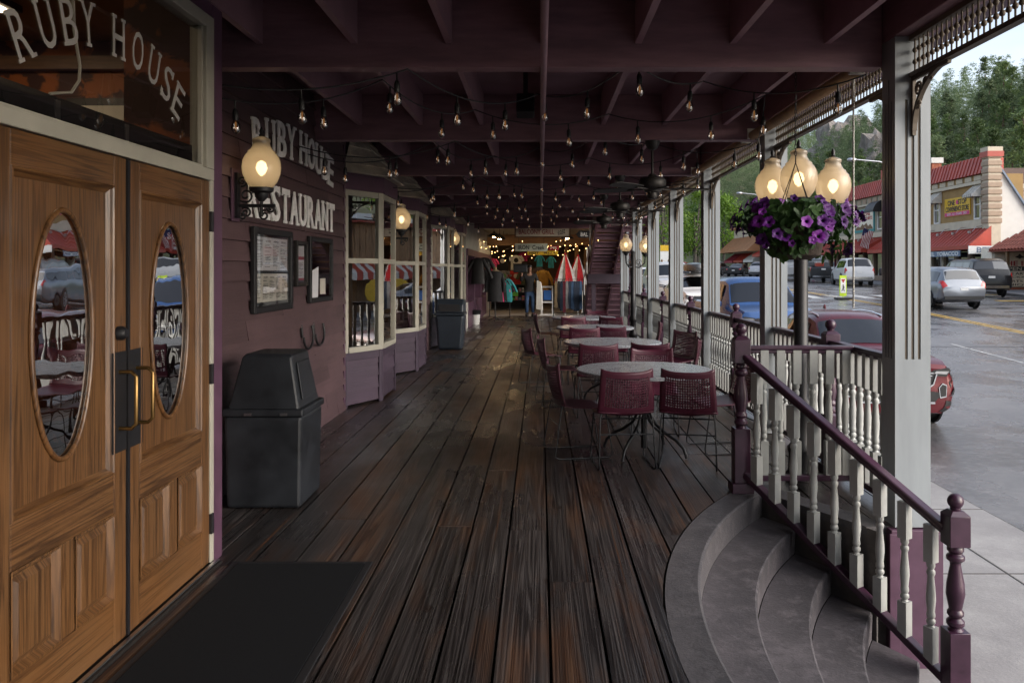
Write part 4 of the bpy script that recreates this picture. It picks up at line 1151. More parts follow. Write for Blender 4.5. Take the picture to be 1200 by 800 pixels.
for i in range(1500):
    p, a, el = hull_pt(rg, .45)
    s = rg.uniform(.018, .042)
    d = Vector((math.cos(a), math.sin(a), el * .6)).normalized() + Vector((rg.uniform(-.7, .7), rg.uniform(-.7, .7), rg.uniform(-.5, .8)))
    d.normalize(); t1 = d.cross(Vector((rg.uniform(-1, 1), rg.uniform(-1, 1), rg.uniform(-1, 1)))).normalized(); t2 = d.cross(t1)
    mb.rnd = rg.random()
    mb.add([p - t1 * s, p - t1 * s * .3 + t2 * s * .5 + d * s * .1, p + t1 * s * .6 + t2 * s * .42, p + t1 * s, p + t1 * s * .6 - t2 * s * .42, p - t1 * s * .3 - t2 * s * .5 + d * s * .1], [(0, 1, 2, 3), (0, 3, 4, 5)])
mb.build('foliage', M['leaf'], hb, attr=True, fix=False)
def petunia(seed):
    rg = random.Random(seed); mb = MB(); n = 20
    prof = [(.003, -.045), (.006, -.025), (.012, -.008), (.026, .0), (.043, .002)]
    v = []
    for k, (r, z) in enumerate(prof):
        for i in range(n):
            a = 2 * math.pi * i / n
            lobe = 1 + (.12 * math.cos(5 * a) if k >= 3 else 0); ruf = (.006 * math.sin(10 * a + seed) + rg.uniform(-.003, .003)) if k == 4 else 0
            v.append((r * lobe * math.cos(a), r * lobe * math.sin(a), z + ruf))
    f = []
    for k in range(4):
        mb.mi = 0
        for i in range(n): f.append((k * n + i, k * n + (i + 1) % n, (k + 1) * n + (i + 1) % n, (k + 1) * n + i))
    mb.add(v, f)
    for q in range(len(mb.m)): mb.m[q] = 1 if q < 2 * n else 0
    return mb.mesh('petunia', [M['petal'], M['petaldark']], smooth=60, fix=False)
_t = NT('purple_petal'); _oi = _t.n('ShaderNodeObjectInfo'); _t.pbr(_t.mix(_oi.outputs['Random'], (.055, .006, .12), (.17, .016, .25)), .55); M['petal'] = _t.m; M['petaldark'] = pm('dark_petal_throat', (.015, .002, .04), .6)
PET = [petunia(s) for s in (1, 2, 3)]
for i in range(96):
    p, a, el = hull_pt(rg, .96)
    d = Vector((math.cos(a) * .9, math.sin(a) * .9 , .25 + el * .4)) + Vector((rg.uniform(-.35, .35), rg.uniform(-.35, .35), rg.uniform(-.3, .3)))
    if p.y < BC.y: d += Vector((0, -.3, 0))
    o = bpy.data.objects.new('flower', PET[i % 3]); COL.objects.link(o); o.parent = hb
    o.location = p + d.normalized() * .025 - hb.location; o.rotation_euler = d.to_track_quat('Z', 'Y').to_euler(); s = rg.uniform(.48, 1.02); o.scale = (s, s, s)

# ------------------------------------------------------------------ trash bins
tb = empty('trash_bin', (-1.86, 5.7, 0), 'square charcoal trash bin with a tapered hood standing beside the oak doors', 'trash bin')
x0, x1, y0, y1 = -2.12, -1.60, 5.43, 5.95
mb = MB()
mb.add([(x, y, z) for z, g in ((.006, .012), (.62, 0.0)) for x, y in ((x0 + g, y0 + g), (x1 - g, y0 + g), (x1 - g, y1 - g), (x0 + g, y1 - g))], [(0, 3, 2, 1), (0, 1, 5, 4), (1, 2, 6, 5), (2, 3, 7, 6), (3, 0, 4, 7), (4, 5, 6, 7)])
mb.build('body', M['bin'], tb, bevel=.02)
mb = MB(); mb.box(x0 - .012, x1 + .014, y0 - .012, y1 + .012, .622, .672); mb.build('lid_rim', M['bin'], tb, bevel=.012)
mb = MB()
mb.add([(x, y, z) for z, x_0, x_1, y_0, y_1 in ((.673, x0 + .02, x1 - .02, y0 + .015, y1 - .015), (1.02, x0 + .10, x1 - .085, y0 + .06, y1 - .06), (1.035, x0 + .12, x1 - .10, y0 + .08, y1 - .08)) for x, y in ((x_0, y_0), (x_1, y_0), (x_1, y_1), (x_0, y_1))], [(0, 1, 5, 4), (1, 2, 6, 5), (2, 3, 7, 6), (3, 0, 4, 7), (4, 5, 9, 8), (5, 6, 10, 9), (6, 7, 11, 10), (7, 4, 8, 11), (8, 9, 10, 11)])
mb.build('hood', M['bin'], tb, bevel=.015)
mb = MB(); a = Vector((x1 - .02, 0, .673)); b_ = Vector((x1 - .085, 0, 1.02)); u = (b_ - a); nn = Vector((u.z, 0, -u.x)).normalized()
p = lambda y, t, o: tuple(Vector((0, y, 0)) + a + u * t + nn * o)
mb.add([p(y0 + .09, .14, .006), p(y1 - .09, .14, .006), p(y1 - .12, .86, .006), p(y0 + .12, .86, .006)] + [p(y0 + .09, .14, .016), p(y1 - .09, .14, .016), p(y1 - .12, .86, .016), p(y0 + .12, .86, .016)], [(0, 1, 2, 3), (4, 5, 6, 7), (0, 1, 5, 4), (1, 2, 6, 5), (2, 3, 7, 6), (3, 0, 4, 7)])
mb.build('flap', M['bin'], tb, bevel=.006)
mb = MB()
for xx in (-1.98, -1.74): mb.box(xx, xx + .05, y0 - .016, y0 - .0125, .63, .648)
mb.build('latch', M['steel'], tb)
tb2 = empty('trash_bin', (-1.8, 16.5, 0), 'dark blue grey trash bin with a domed swing lid beside the third bay window', 'trash bin')
M['bin2'] = pm('blue_grey_plastic', (.022, .030, .042), .4, var=.2, scale=4)
X, Y = -1.82, 16.55
mb = MB()
mb.add([(X + sx * w, Y + sy * w, z) for z, w in ((.005, .24), (.70, .29)) for sx, sy in ((-1, -1), (1, -1), (1, 1), (-1, 1))], [(0, 3, 2, 1), (0, 1, 5, 4), (1, 2, 6, 5), (2, 3, 7, 6), (3, 0, 4, 7), (4, 5, 6, 7)])
mb.build('body', M['bin2'], tb2, bevel=.05)
mb = MB(); mb.box(X - .305, X + .305, Y - .305, Y + .305, .701, .75)
mb.build('lid_rim', M['bin2'], tb2, bevel=.02)
mb = MB(); mb.prism([(-.29, .751), (.29, .751), (.29, .93), (.22, 1.02), (-.10, 1.02), (-.25, .93)], (X - .28, Y, 0), (0, 1, 0), (0, 0, 1), (.56, 0, 0)); mb.build('hood', M['bin2'], tb2, bevel=.03)
mb = MB(); mb.add([(X - .22, Y - .296, .78), (X + .22, Y - .296, .78), (X + .2, Y - .268, .92), (X - .2, Y - .268, .92)], [(0, 1, 2, 3)]); mb.build('flap', M['black'], tb2)
pb = empty('pail', (-1.95, 24.1, 0), 'small white pail lined with a black bag by the far shop front', 'pail')
MB().lathe([(.12, .005), (.155, .36)], (-1.93, 24.1, 0), 16).build('bucket', M['white'], pb, smooth=40)
MB().lathe([(.162, .30), (.17, .37), (.19, .40), (.16, .43), (.08, .40)], (-1.93, 24.1, 0), 12).build('bag', M['black'], pb, smooth=60)

# ------------------------------------------------------------------ patio tables and chairs
def make_table(x, y, label):
    t = empty('patio_table', (x, y, 0), label, 'table', 'round speckled grey patio tables')
    mb = MB(); mb.lathe([(.57, .705), (.59, .712), (.592, .735), (.585, .741)], (x, y, 0), 64); mb.build('tabletop', M['tabletop'], t, smooth=30)
    MB().lathe([(.028, .05), (.028, .68), (.13, .70), (.13, .704)], (x, y, 0), 16).build('pedestal', M['wire'], t, smooth=40)
    for k in range(4):
        a = math.pi / 4 + k * math.pi / 2 + .2; c, s = math.cos(a), math.sin(a)
        pts = [(.03, .42), (.06, .36), (.11, .27), (.20, .20), (.30, .15), (.37, .09), (.395, .03), (.40, .008)]
        MB().tube([(x + r * c, y + r * s, z) for r, z in pts], .014, 8).build('leg', M['wire'], t, smooth=60)
    return t
tabs = [(.91, 7.10, 'nearest round speckled grey patio table'), (.88, 9.86, 'second round grey patio table from the near end of the row'), (.84, 12.4, 'third round grey patio table of the row'), (.80, 15.0, 'farthest round grey patio table, toward the staircase')]
for x, y, l in tabs: make_table(x, y, l)

def chair_meshes():
    # perforated back
    def S(u, v):
        w = .232 - .022 * v - .012 * (1 - v) * 0
        x = u * w
        z = .455 + .375 * v + .030 * v * u ** 4 - .03 * (1 - v) * u * u * -1
        y = -.195 - .085 * v - .015 * math.sin(v * math.pi) + .050 * u * u * (.4 + .6 * v)
        return Vector((x, y, z))
    mb = MB(); NU_, NV_ = 18, 12
    u0, u1, v0, v1 = -.80, .80, .16, .86
    us = [-1, -.9] + [u0 + (u1 - u0) * i / NU_ for i in range(NU_ + 1)] + [.9, 1]
    vs = [0, .08] + [v0 + (v1 - v0) * j / NV_ for j in range(NV_ + 1)] + [.94, 1]
    idx = {}
    verts = []
    def vid(p):
        verts.append(p); return len(verts) - 1
    for j, v in enumerate(vs):
        for i, u in enumerate(us): idx[i, j] = vid(S(u, v))
    fs = []
    for j in range(len(vs) - 1):
        for i in range(len(us) - 1):
            q = (idx[i, j], idx[i + 1, j], idx[i + 1, j + 1], idx[i, j + 1])
            if 2 <= i < NU_ + 2 and 2 <= j < NV_ + 2:
                uc, vc = (us[i] + us[i + 1]) / 2, (vs[j] + vs[j + 1]) / 2; du, dv = (us[i + 1] - us[i]) / 2 * .90, (vs[j + 1] - vs[j]) / 2 * .90
                e = [vid(S(uc, vc - dv)), vid(S(uc + du, vc)), vid(S(uc, vc + dv)), vid(S(uc - du, vc))]
                for k in range(4):
                    fs.append((q[k], q[(k + 1) % 4], e[k])); fs.append((q[k], e[k], e[(k + 3) % 4]))
            else: fs.append(q)
    mb.add(verts, fs)
    back = mb.mesh('backrest', M['chair'], smooth=50)
    mb = MB()
    def T(u, v):
        w = .225 + .015 * math.sin(v * math.pi)
        return Vector((u * w, -.205 + .42 * v, .445 + .012 * u * u - .02 * v * v * v + (.03 * (1 - v) ** 6)))
    mb.grid(12, 10, lambda a, b: T(a * 2 - 1, b)); seat = mb.mesh('seat', M['chair'], smooth=60)
    legs = []
    for s in (-1, 1):
        x = .215 * s; r = .0065
        legs.append(MB().tube([(x * .93, .165, .428), (x, .185, .40), (x * 1.06, .235, .06), (x * 1.06, .232, .022), (x * 1.06, .205, .0075), (x * 1.06, 0, .007), (x * 1.06, -.23, .0075), (x * 1.06, -.262, .022), (x * 1.06, -.262, .06), (x, -.215, .40), (x * .95, -.20, .47)], r, 7).mesh('leg', M['wire'], smooth=60))
    br = MB().tube([(-.205, .17, .425), (.205, .17, .425)], .0065, 6)
    br.tube([(-.205, -.17, .425), (.205, -.17, .425)], .0065, 6); br.tube([(-.222, -.225, .30), (.222, -.225, .30)], .006, 6)
    return back, seat, legs, br.mesh('crossbar', M['wire'], smooth=60)
CB, CS, CL, CR = chair_meshes()
def make_chair(x, y, rz, label):
    c = empty('patio_chair', (x, y, 0), label, 'chair', 'burgundy perforated chairs around the patio tables')
    for nm, me, th in (('backrest', CB, .009), ('seat', CS, .010), ('leg', CL[0], 0), ('leg', CL[1], 0), ('crossbar', CR, 0)):
        o = bpy.data.objects.new(nm, me); COL.objects.link(o); o.parent = c
        if th:
            m = o.modifiers.new('thickness', 'SOLIDIFY'); m.thickness = th; m.offset = 0
    c.rotation_euler = (0, 0, R(rz)); c.scale = (1, 1, .95); return c
# x, y, facing (0 = facing away from the viewer)
chairs = [
 (.68, 6.74, 4, 'burgundy chair with its back to the viewer at the near left of the nearest table'),
 (1.23, 6.72, -12, 'burgundy chair with its back to the viewer at the near right of the nearest table'),
 (.34, 7.12, -78, 'burgundy chair at the left side of the nearest table, turned toward the street'),
 (1.62, 7.28, 100, 'burgundy chair between the nearest table and the stair newel, turned toward the wall'),
 (1.12, 8.02, 176, 'burgundy chair on the far side of the nearest table, facing the viewer'),
 (.62, 9.02, 3, 'burgundy chair with its back to the viewer at the near left of the second table'),
 (1.26, 9.10, -14, 'burgundy chair at the near right of the second table'),
 (.24, 9.75, -80, 'burgundy chair at the left side of the second table'),
 (1.62, 9.55, 80, 'burgundy chair between the second table and the street railing, facing the wall'),
 (1.72, 10.55, 125, 'burgundy chair tilted away from the second table beside the railing'),
 (.62, 11.55, 0, 'burgundy chair with its back to the viewer at the near left of the third table'),
 (.02, 11.4, -70, 'burgundy chair pulled out into the walkway at the left of the third table'),
 (1.05, 11.75, -10, 'burgundy chair at the near right of the third table'),
 (1.62, 12.6, 85, 'burgundy chair between the third table and the street railing'),
 (1.30, 14.2, -20, 'burgundy chair at the near right of the farthest table'),
 (.55, 14.15, 5, 'burgundy chair at the near left of the farthest table'),
 (.15, 15.1, -85, 'burgundy chair at the left side of the farthest table'),
 (1.1, 15.95, 170, 'burgundy chair on the far side of the farthest table'),
]
for c in chairs: make_chair(*c)
# ------------------------------------------------------------------ staircase to the balcony
sr = empty('staircase', (2.1, 24, 0), 'purple open tread wooden staircase rising to the balcony on a braced support frame', 'staircase')
M['stair'] = pm('plum_stair_paint', (.25, .13, .165), .5, var=.25, scale=4, bump=.1)
M['stairred'] = pm('reddish_stair_wood', (.42, .18, .13), .55, var=.3, scale=4, bump=.1)
P0, P1 = (27.0, 0.0), (20.3, 3.2)
for x, m in ((1.45, 'stair'), (2.15, 'stair'), (2.80, 'stairred')):
    mb = MB(); mb.bar((x, P0[0], P0[1] + .02), (x, P1[0], P1[1]), .05, .28); mb.build('stringer', M[m], sr)
n = 17
for k in range(n):
    f = (k + .5) / n
    y = P0[0] + (P1[0] - P0[0]) * f; z = P0[1] + (P1[1] - P0[1]) * f + .02
    mb = MB(); mb.box(1.476, 2.124, y - .14, y + .16, z - .02, z + .02); mb.box(2.176, 2.774, y - .14, y + .16, z - .02, z + .02)
    mb.box(1.476, 2.124, y + .10, y + .125, z - .135, z - .0201); mb.box(2.176, 2.774, y + .10, y + .125, z - .135, z - .0201)
    mb.build('tread', M['stair'], sr)
mb = MB(); mb.box(1.38, 2.88, 23.55, 23.62, 1.22, 1.50); mb.build('cross_beam', M['bay_paint'], sr, bevel=.005)
for x in (1.50, 2.62):
    mb = MB(); mb.box(x, x + .12, 23.63, 23.74, .005, 1.48); mb.build('support_post', M['bay_paint'], sr)
hr = MB(); hr.bar((1.40, 27.0, .95), (1.40, 20.6, 3.1), .04, .05)
for k in range(5):
    f = k / 4.6; y = 27.0 - 6.4 * f; z = .02 + 3.05 * f; hr.box(1.385, 1.415, y - .02, y + .02, z, z + .95)
hr.build('handrail', M['offwhite'], sr)

# ------------------------------------------------------------------ souvenir shop at the end of the porch
shop = empty('souvenir_shop', (0, 32, 0), 'open fronted souvenir shop with plank ceiling and pine posts at the deck end', 'shop')
M['pine'] = pm('pine_boards', (.34, .19, .085), .55, var=.25, scale=2, stretch=(1, 1, 6))
M['tiles'] = concrete('grey_shop_floor', (.19, .185, .18), (.25, .24, .235), (.12, .115, .11), .5, .25)
mb = MB(); mb.box(-2.3, 3.4, 28.3, 37.5, .006, .02); mb.build('floor_tiles', M['tiles'], shop)
mb = MB(); mb.box(-2.3, 3.4, 25.7, 37.5, 3.12, 3.2)
for k in range(14): mb.box(-2.3, 3.4, 25.9 + k * .82, 25.92 + k * .82, 3.112, 3.1199)
mb.build('plank_ceiling', M['offwhite'], shop)
mb = MB(); mb.box(-2.3, 3.4, 37.3, 37.5, 0, 3.11); mb.build('back_wall', M['intwood'], shop)
mb = MB(); mb.box(-2.0, 3.4, 25.3, 25.5, 3.10, 4.2); mb.build('header', M['beam'], shop)
mb = MB(); mb.box(-2.0, 3.2, 30.6, 30.75, 2.55, 2.95); mb.build('pine_beam', M['pine'], shop)
for i, x in enumerate((1.0, 1.42, 1.8)):
    mb = MB(); mb.box(x, x + .16, 33.2, 33.36, .02, 3.10); mb.build('pine_post', M['pine'], shop)
mb = MB(); mb.box(3.3, 3.4, 27, 37.5, 0, 3.1); mb.build('side_wall', M['pine'], shop)
mb = MB(); mb.box(-2.3, 3.4, 25.7, 37.5, 3.2, 3.3); mb.build('roof', M['beam'], shop)

def board_sign(name, label, c, w, h, board, border, text, tcol, tw=.84, th=.5, rot=0, parts=True, extra=None):
    e = empty(name, c, label, 'sign'); c = Vector(c)
    r = Vector((1, 0, 0)); u = Vector((0, 0, 1))
    mb = MB(); mb.box(c.x - w / 2, c.x + w / 2, c.y, c.y + .04, c.z - h / 2, c.z + h / 2); mb.build('board', board, e, bevel=.01)
    if border is not None:
        b = .035; mb = MB()
        mb.box(c.x - w / 2 - b, c.x + w / 2 + b, c.y - .02, c.y + .05, c.z + h / 2, c.z + h / 2 + b); mb.box(c.x - w / 2 - b, c.x + w / 2 + b, c.y - .02, c.y + .05, c.z - h / 2 - b, c.z - h / 2)
        mb.box(c.x - w / 2 - b, c.x - w / 2, c.y - .019, c.y + .049, c.z - h / 2, c.z + h / 2); mb.box(c.x + w / 2, c.x + w / 2 + b, c.y - .019, c.y + .049, c.z - h / 2, c.z + h / 2)
        mb.build('border', border, e)
    mb = MB(); lettering(mb, text, c + Vector((extra or 0, -.001, 0)), r, u, w * tw, h * th, .006, .01)
    mb.build('lettering', tcol, e)
    return e
M['cream_sign'] = pm('cream_sign_paint', (.78, .72, .60), .5, var=.12); M['red_sign'] = pm('red_sign_paint', (.36, .025, .03), .5); M['yellow_sign'] = pm('yellow_sign_paint', (.65, .40, .02), .5)
M['greengrey'] = pm('grey_green_board', (.50, .54, .45), .6, var=.15)
e = board_sign('hanging_sign', 'cream hanging sign with maroon letters reading BALCONY GRILL in a brown border', (.075, 25.1, 2.80), 1.66, .29, M['cream_sign'], M['intwood'], 'BALCONY GRILL', M['red_sign'], .66, .5, extra=-.19)
mb = MB(); lettering(mb, 'east', (.66, 25.099, 2.80), (1, 0, .25), (-.2, 0, 1), .24, .15, .005, 0, 1, .3); mb.build('script', M['ink'], e)
mb = MB(); mb.tube([(-.6, 25.12, 2.98), (-.6, 25.12, 3.34)], .006, 5); mb.tube([(.75, 25.12, 2.98), (.75, 25.12, 3.34)], .006, 5); mb.build('chain', M['black'], e)
e = board_sign('hanging_sign', 'grey green hanging board reading IRON CREEK under the cream sign', (-.28, 25.6, 2.33), 1.02, .25, M['greengrey'], None, 'IRON  Creek', M['ink'], .82, .55)
mb = MB(); mb.tube([(-.68, 25.62, 2.455), (-.68, 25.62, 3.12)], .005, 5); mb.tube([(.12, 25.62, 2.455), (.12, 25.62, 3.12)], .005, 5); mb.build('chain', M['black'], e)
board_sign('banner_sign', 'yellow strip sign with black letters reading PIZZA behind the grey green board', (.08, 26.3, 2.17), 1.0, .13, M['yellow_sign'], None, 'HOT    PIZZA', M['ink'], .85, .6)
board_sign('banner_sign', 'small red sign above the right end of the yellow strip', (.44, 26.4, 2.335), .34, .14, M['red_sign'], None, 'PIE', M['cream_sign'], .6, .5)
bs = empty('arrow_sign', (1.25, 24.6, 2.7), 'black arrow shaped sign with white letters reading BAL beside the staircase', 'sign')
mb = MB(); mb.prism([(-.20, 0), (-.10, .11), (.22, .11), (.22, -.11), (-.10, -.11)], (1.28, 24.6, 2.70), (1, 0, 0), (0, 0, 1), (0, .03, 0)); mb.build('board', M['black'], bs)
mb = MB(); lettering(mb, 'BAL', (1.34, 24.599, 2.70), (1, 0, 0), (0, 0, 1), .22, .12, .005, .01); mb.build('lettering', M['white'], bs)

# pendant lamps
for i, (x, y) in enumerate(((-1.55, 27.2), (-1.45, 29.0), (-1.40, 31.0), (-1.35, 33.0), (.95, 28.4), (1.05, 31.2))):
    z = 2.72
    p = empty('pendant_lamp', (x, y, z), ['nearest of the dark cone pendant lamps on the left of the shop', 'second dark cone pendant lamp on the left of the shop', 'third dark cone pendant lamp on the left of the shop', 'farthest dark cone pendant lamp on the left of the shop', 'nearer cone pendant lamp on the right of the shop', 'farther cone pendant lamp on the right of the shop'][i], 'pendant lamp', 'cone pendant lamps in the souvenir shop')
    MB().lathe([(.24, 0), (.20, .05), (.10, .13), (.04, .16), (.03, .20)], (x, y, z), 20, cap=False).build('shade', M['blackmetal'], p, smooth=60)
    MB().lathe([(.01, -.02), (.05, -.01), (.06, .03), (.03, .09)], (x, y, z), 12).build('lamp_bulb', emit('pendant_bulb', (1, .66, .34), 45), p, smooth=60)
    MB().tube([(x, y, z + .2), (x, y, 3.115)], .008, 6).build('cord', M['black'], p)
# fairy lights
fl = empty('fairy_lights', (-1, 28, 2.4), 'strings of tiny warm fairy lights draped across the souvenir shop', 'fairy lights')
rg = random.Random(21); cab = MB(); bl = MB()
for k in range(6):
    y = 27.6 + k * 1.2; a = Vector((-2.0, y, 2.5 + rg.uniform(-.2, .3))); b = Vector((2.3 - .2 * k, y + .5, 2.6 + rg.uniform(-.1, .3))); pts = []
    for i in range(25):
        t = i / 24; p = a.lerp(b, t); p.z -= .35 * (1 - abs(((t * 3) % 1) * 2 - 1)) * 1.0; pts.append(p)
    cab.tube(pts, .004, 4)
    for i in range(0, 25, 2): bl.lathe([(.003, -.014), (.013, 0), (.003, .014)], tuple(pts[i]), 6)
cab.build('cord', M['cable'], fl)
b_ = bl.build('bulb', M['fairy'], fl); b_['kind'] = 'stuff'

# clothing
def cloth(name, col, rough=.85): return pm(name, col, rough, var=.2, scale=8, bump=.3, bscale=25, bdist=.01)
CL_ = {k: cloth(k + '_cloth', c) for k, c in dict(black=(.015, .015, .017), grey=(.22, .22, .23), red=(.45, .03, .03), white=(.6, .6, .6), denim=(.035, .075, .15), darkdenim=(.018, .030, .055), yellow=(.42, .22, .03), olive=(.05, .06, .03), maroon=(.14, .02, .035), tan=(.25, .18, .10), pink=(.6, .05, .18), teal=(.03, .25, .28)).items()}
def shirt(label, x, y, z, col, w=.46, h=.66, cat='shirt', sleeve=.2, open_=None, logo=None, name='hanging_shirt', yaw=0, group=None, thick=.07):
    e = empty(name, (x, y, z), label, cat, group)
    rgl = random.Random(int(x * 1000) + int(z * 100))
    # lofted body, shoulders at the top
    mb = MB(); secs = []
    for t, ww, d in ((0, .13, .03), (.03, .30, .05), (.12, .48, thick), (.3, .46, thick * 1.1), (.65, .46, thick), (1.0, .50, thick * .9)):
        secs.append((z - h * t, ww * w / .5, d))
    n = 14; v = []
    for zz, ww, d in secs:
        for i in range(n):
            a = 2 * math.pi * i / n
            v.append((x + ww / 2 * math.cos(a), y + d / 2 * math.sin(a) + .012 * math.sin(6 * a + zz * 9), zz))
    f = [(k * n + i, k * n + (i + 1) % n, (k + 1) * n + (i + 1) % n, (k + 1) * n + i) for k in range(len(secs) - 1) for i in range(n)]
    f += [tuple(range(n)), tuple((len(secs) - 1) * n + i for i in range(n))]
    mb.add(v, f); mb.build('body', col, e, smooth=60)
    for s in (-1, 1):
        L = sleeve; p = Vector((x + s * w * .43, y, z - h * .08)); q = p + Vector((s * L * .42, 0, -L))
        MB().tube([p - Vector((s * .05, 0, 0)), p.lerp(q, .5), q], [.075 * w / .46, .068 * w / .46, .06 * w / .46], 10).build('sleeve', col, e, smooth=60)
    if logo: 
        MB().lathe([(.001, 0), (w * .2, 0), (w * .2, .004), (.001, .004)], (x, y - thick * .62, z - h * .34), 16, M=Matrix.Rotation(R(90), 4, 'X')).build('print', logo, e)
    return e
G1 = 'shirts displayed on the left rear wall of the souvenir shop'
shirt('black t-shirt with a white print in the upper row of the rear wall display', -1.60, 34.5, 2.22, CL_['black'], .50, .62, logo=CL_['white'], group=G1)
shirt('white t-shirt with a dark print in the upper row of the rear wall display', -1.02, 34.5, 2.25, CL_['white'], .50, .62, logo=CL_['black'], group=G1)
shirt('grey t-shirt with a green print in the lower row of the rear wall display', -1.55, 34.2, 1.60, CL_['grey'], .52, .68, logo=cloth('green_print', (.08, .3, .08)), group=G1)
shirt('red t-shirt in the lower row of the rear wall display', -1.02, 34.2, 1.60, CL_['red'], .5, .68, logo=CL_['white'], group=G1)
shirt('olive jacket at the right end of the rear wall display', -.55, 33.5, 1.75, CL_['olive'], .5, .85, 'jacket', .45, name='hanging_jacket')
shirt('pink shirt at the far left of the rear wall display', -1.95, 33.5, 2.1, CL_['pink'], .34, .6, group=G1)
shirt('pink shirt above the olive jacket', -.72, 35.3, 2.4, CL_['pink'], .36, .4, group=G1)
shirt('mustard yellow jacket hanging behind the walking person', .10, 29.6, 1.62, CL_['yellow'], .44, .80, 'jacket', .5, name='hanging_jacket')
shirt('dark brown jacket hanging beside the mustard yellow jacket', -.06, 30.0, 1.72, cloth('brown_cloth', (.07, .045, .035)), .42, .8, 'jacket', .5, name='hanging_jacket')
shirt('black leather jacket hanging on the purple shop front, left one of two', -1.86, 24.3, 1.98, pm('black_leather', (.010, .009, .010), .6, var=.2, bump=.3, bscale=30), .42, .78, 'jacket', .55, name='hanging_jacket', thick=.16)
shirt('black leather jacket with an orange stripe hanging on the shop front, right one of two', -1.80, 26.2, 2.02, M.setdefault('leather2', pm('black_leather_two', (.010, .009, .010), .6, var=.2, bump=.3, bscale=30)), .46, .85, 'jacket', .6, logo=cloth('orange_stripe', (.35, .10, .04)), name='hanging_jacket', thick=.18)
shirt('teal shirt hanging under the yellow strip sign, left one of two', -.02, 31.5, 2.2, CL_['teal'], .24, .45)
shirt('teal shirt hanging under the yellow strip sign, right one of two', .42, 31.5, 2.15, CL_['teal'], .24, .45)
# dress form with a dark coat
df = empty('mannequin', (-1.42, 25.6, 0), 'dress form on a tripod base wearing a long dark coat', 'mannequin')
MB().lathe([(.16, .80), (.21, .95), (.20, 1.10), (.165, 1.25), (.19, 1.42), (.20, 1.52), (.12, 1.60), (.055, 1.63), (.05, 1.70), (.02, 1.72)], (-1.42, 25.6, 0), 18).build('torso', CL_['tan'], df, smooth=60)
c = MB(); c.lathe([(.25, .62), (.235, .95), (.215, 1.15), (.205, 1.30), (.225, 1.45), (.215, 1.54), (.10, 1.60)], (-1.42, 25.6, 0), 18, cap=False)
c.build('coat', CL_['black'], df, smooth=60)
for s in (-1, 1): MB().tube([(-1.42 + s * .20, 25.6, 1.50), (-1.42 + s * .27, 25.57, 1.2), (-1.42 + s * .28, 25.55, .92)], [.07, .065, .055], 10).build('sleeve', CL_['black'], df, smooth=60)
mb = MB(); mb.tube([(-1.42, 25.6, .03), (-1.42, 25.6, .82)], .018, 8)
for k in range(3):
    a = k * 2.094 + .5; mb.tube([(-1.42, 25.6, .12), (-1.42 + .28 * math.cos(a), 25.6 + .28 * math.sin(a), .015)], .014, 6)
mb.build('stand', M['black'], df)
# racks
def rack(label, x0, x1, y, z, items, name='clothes_rack', gname='trousers'):
    e = empty(name, ((x0 + x1) / 2, y, 0), label, 'clothes rack')
    mb = MB(); mb.tube([(x0, y, .03), (x0, y, z), (x1, y, z), (x1, y, .03)], .016, 8); mb.tube([(x0, y - .3, .03), (x0, y + .3, .03)], .016, 8); mb.tube([(x1, y - .3, .03), (x1, y + .3, .03)], .016, 8); mb.tube([(x0, y, .25), (x1, y, .25)], .012, 8)
    mb.build('frame', M['black'], e)
    return e
rack('black clothes rack hung with jeans at the right of the walkway', .42, 1.38, 25.7, 1.32, 8)
rg = random.Random(31)
cols = ['tan', 'black', 'darkdenim', 'maroon', 'grey', 'darkdenim', 'denim', 'darkdenim', 'darkdenim', 'denim']
lbl = ['patterned tan trousers at the left end of the clothes rack', 'black trousers second from the left on the clothes rack', 'dark jeans third from the left on the clothes rack', 'maroon trousers on the clothes rack', 'grey trousers beside the maroon pair on the clothes rack', 'dark jeans right of the grey trousers on the rack', 'mid blue jeans in the middle right of the rack', 'dark jeans third from the right end of the rack', 'dark jeans second from the right end of the rack', 'blue jeans at the right end of the clothes rack']
for k, cn in enumerate(cols):
    x = .50 + k * .087; e = empty('hanging_trousers', (x, 25.7, 1.3), lbl[k], 'trousers', 'trousers hung on the black clothes rack')
    mb = MB(); w = .05; h = 1.28 - rg.uniform(.85, 1.0)
    v = []
    for zz, ww, dd in ((1.27, .035, .16), (1.1, .04, .20), (.7, .045, .17), (h, .05, .14)):
        v += [(x - ww, 25.7 - dd, zz), (x + ww, 25.7 - dd + .02 * rg.uniform(-1, 1), zz), (x + ww, 25.7 + dd, zz), (x - ww, 25.7 + dd, zz)]
    f = [(i * 4 + j, i * 4 + (j + 1) % 4, i * 4 + 4 + (j + 1) % 4, i * 4 + 4 + j) for i in range(3) for j in range(4)] + [(0, 1, 2, 3), (12, 13, 14, 15)]
    mb.add(v, f); mb.build('fabric', CL_[cn], e, smooth=50)
    MB().tube([(x, 25.7, 1.27), (x, 25.7, 1.345), (x, 25.725, 1.35), (x, 25.725, 1.335)], .004, 5).build('hanger', M['steel'], e)
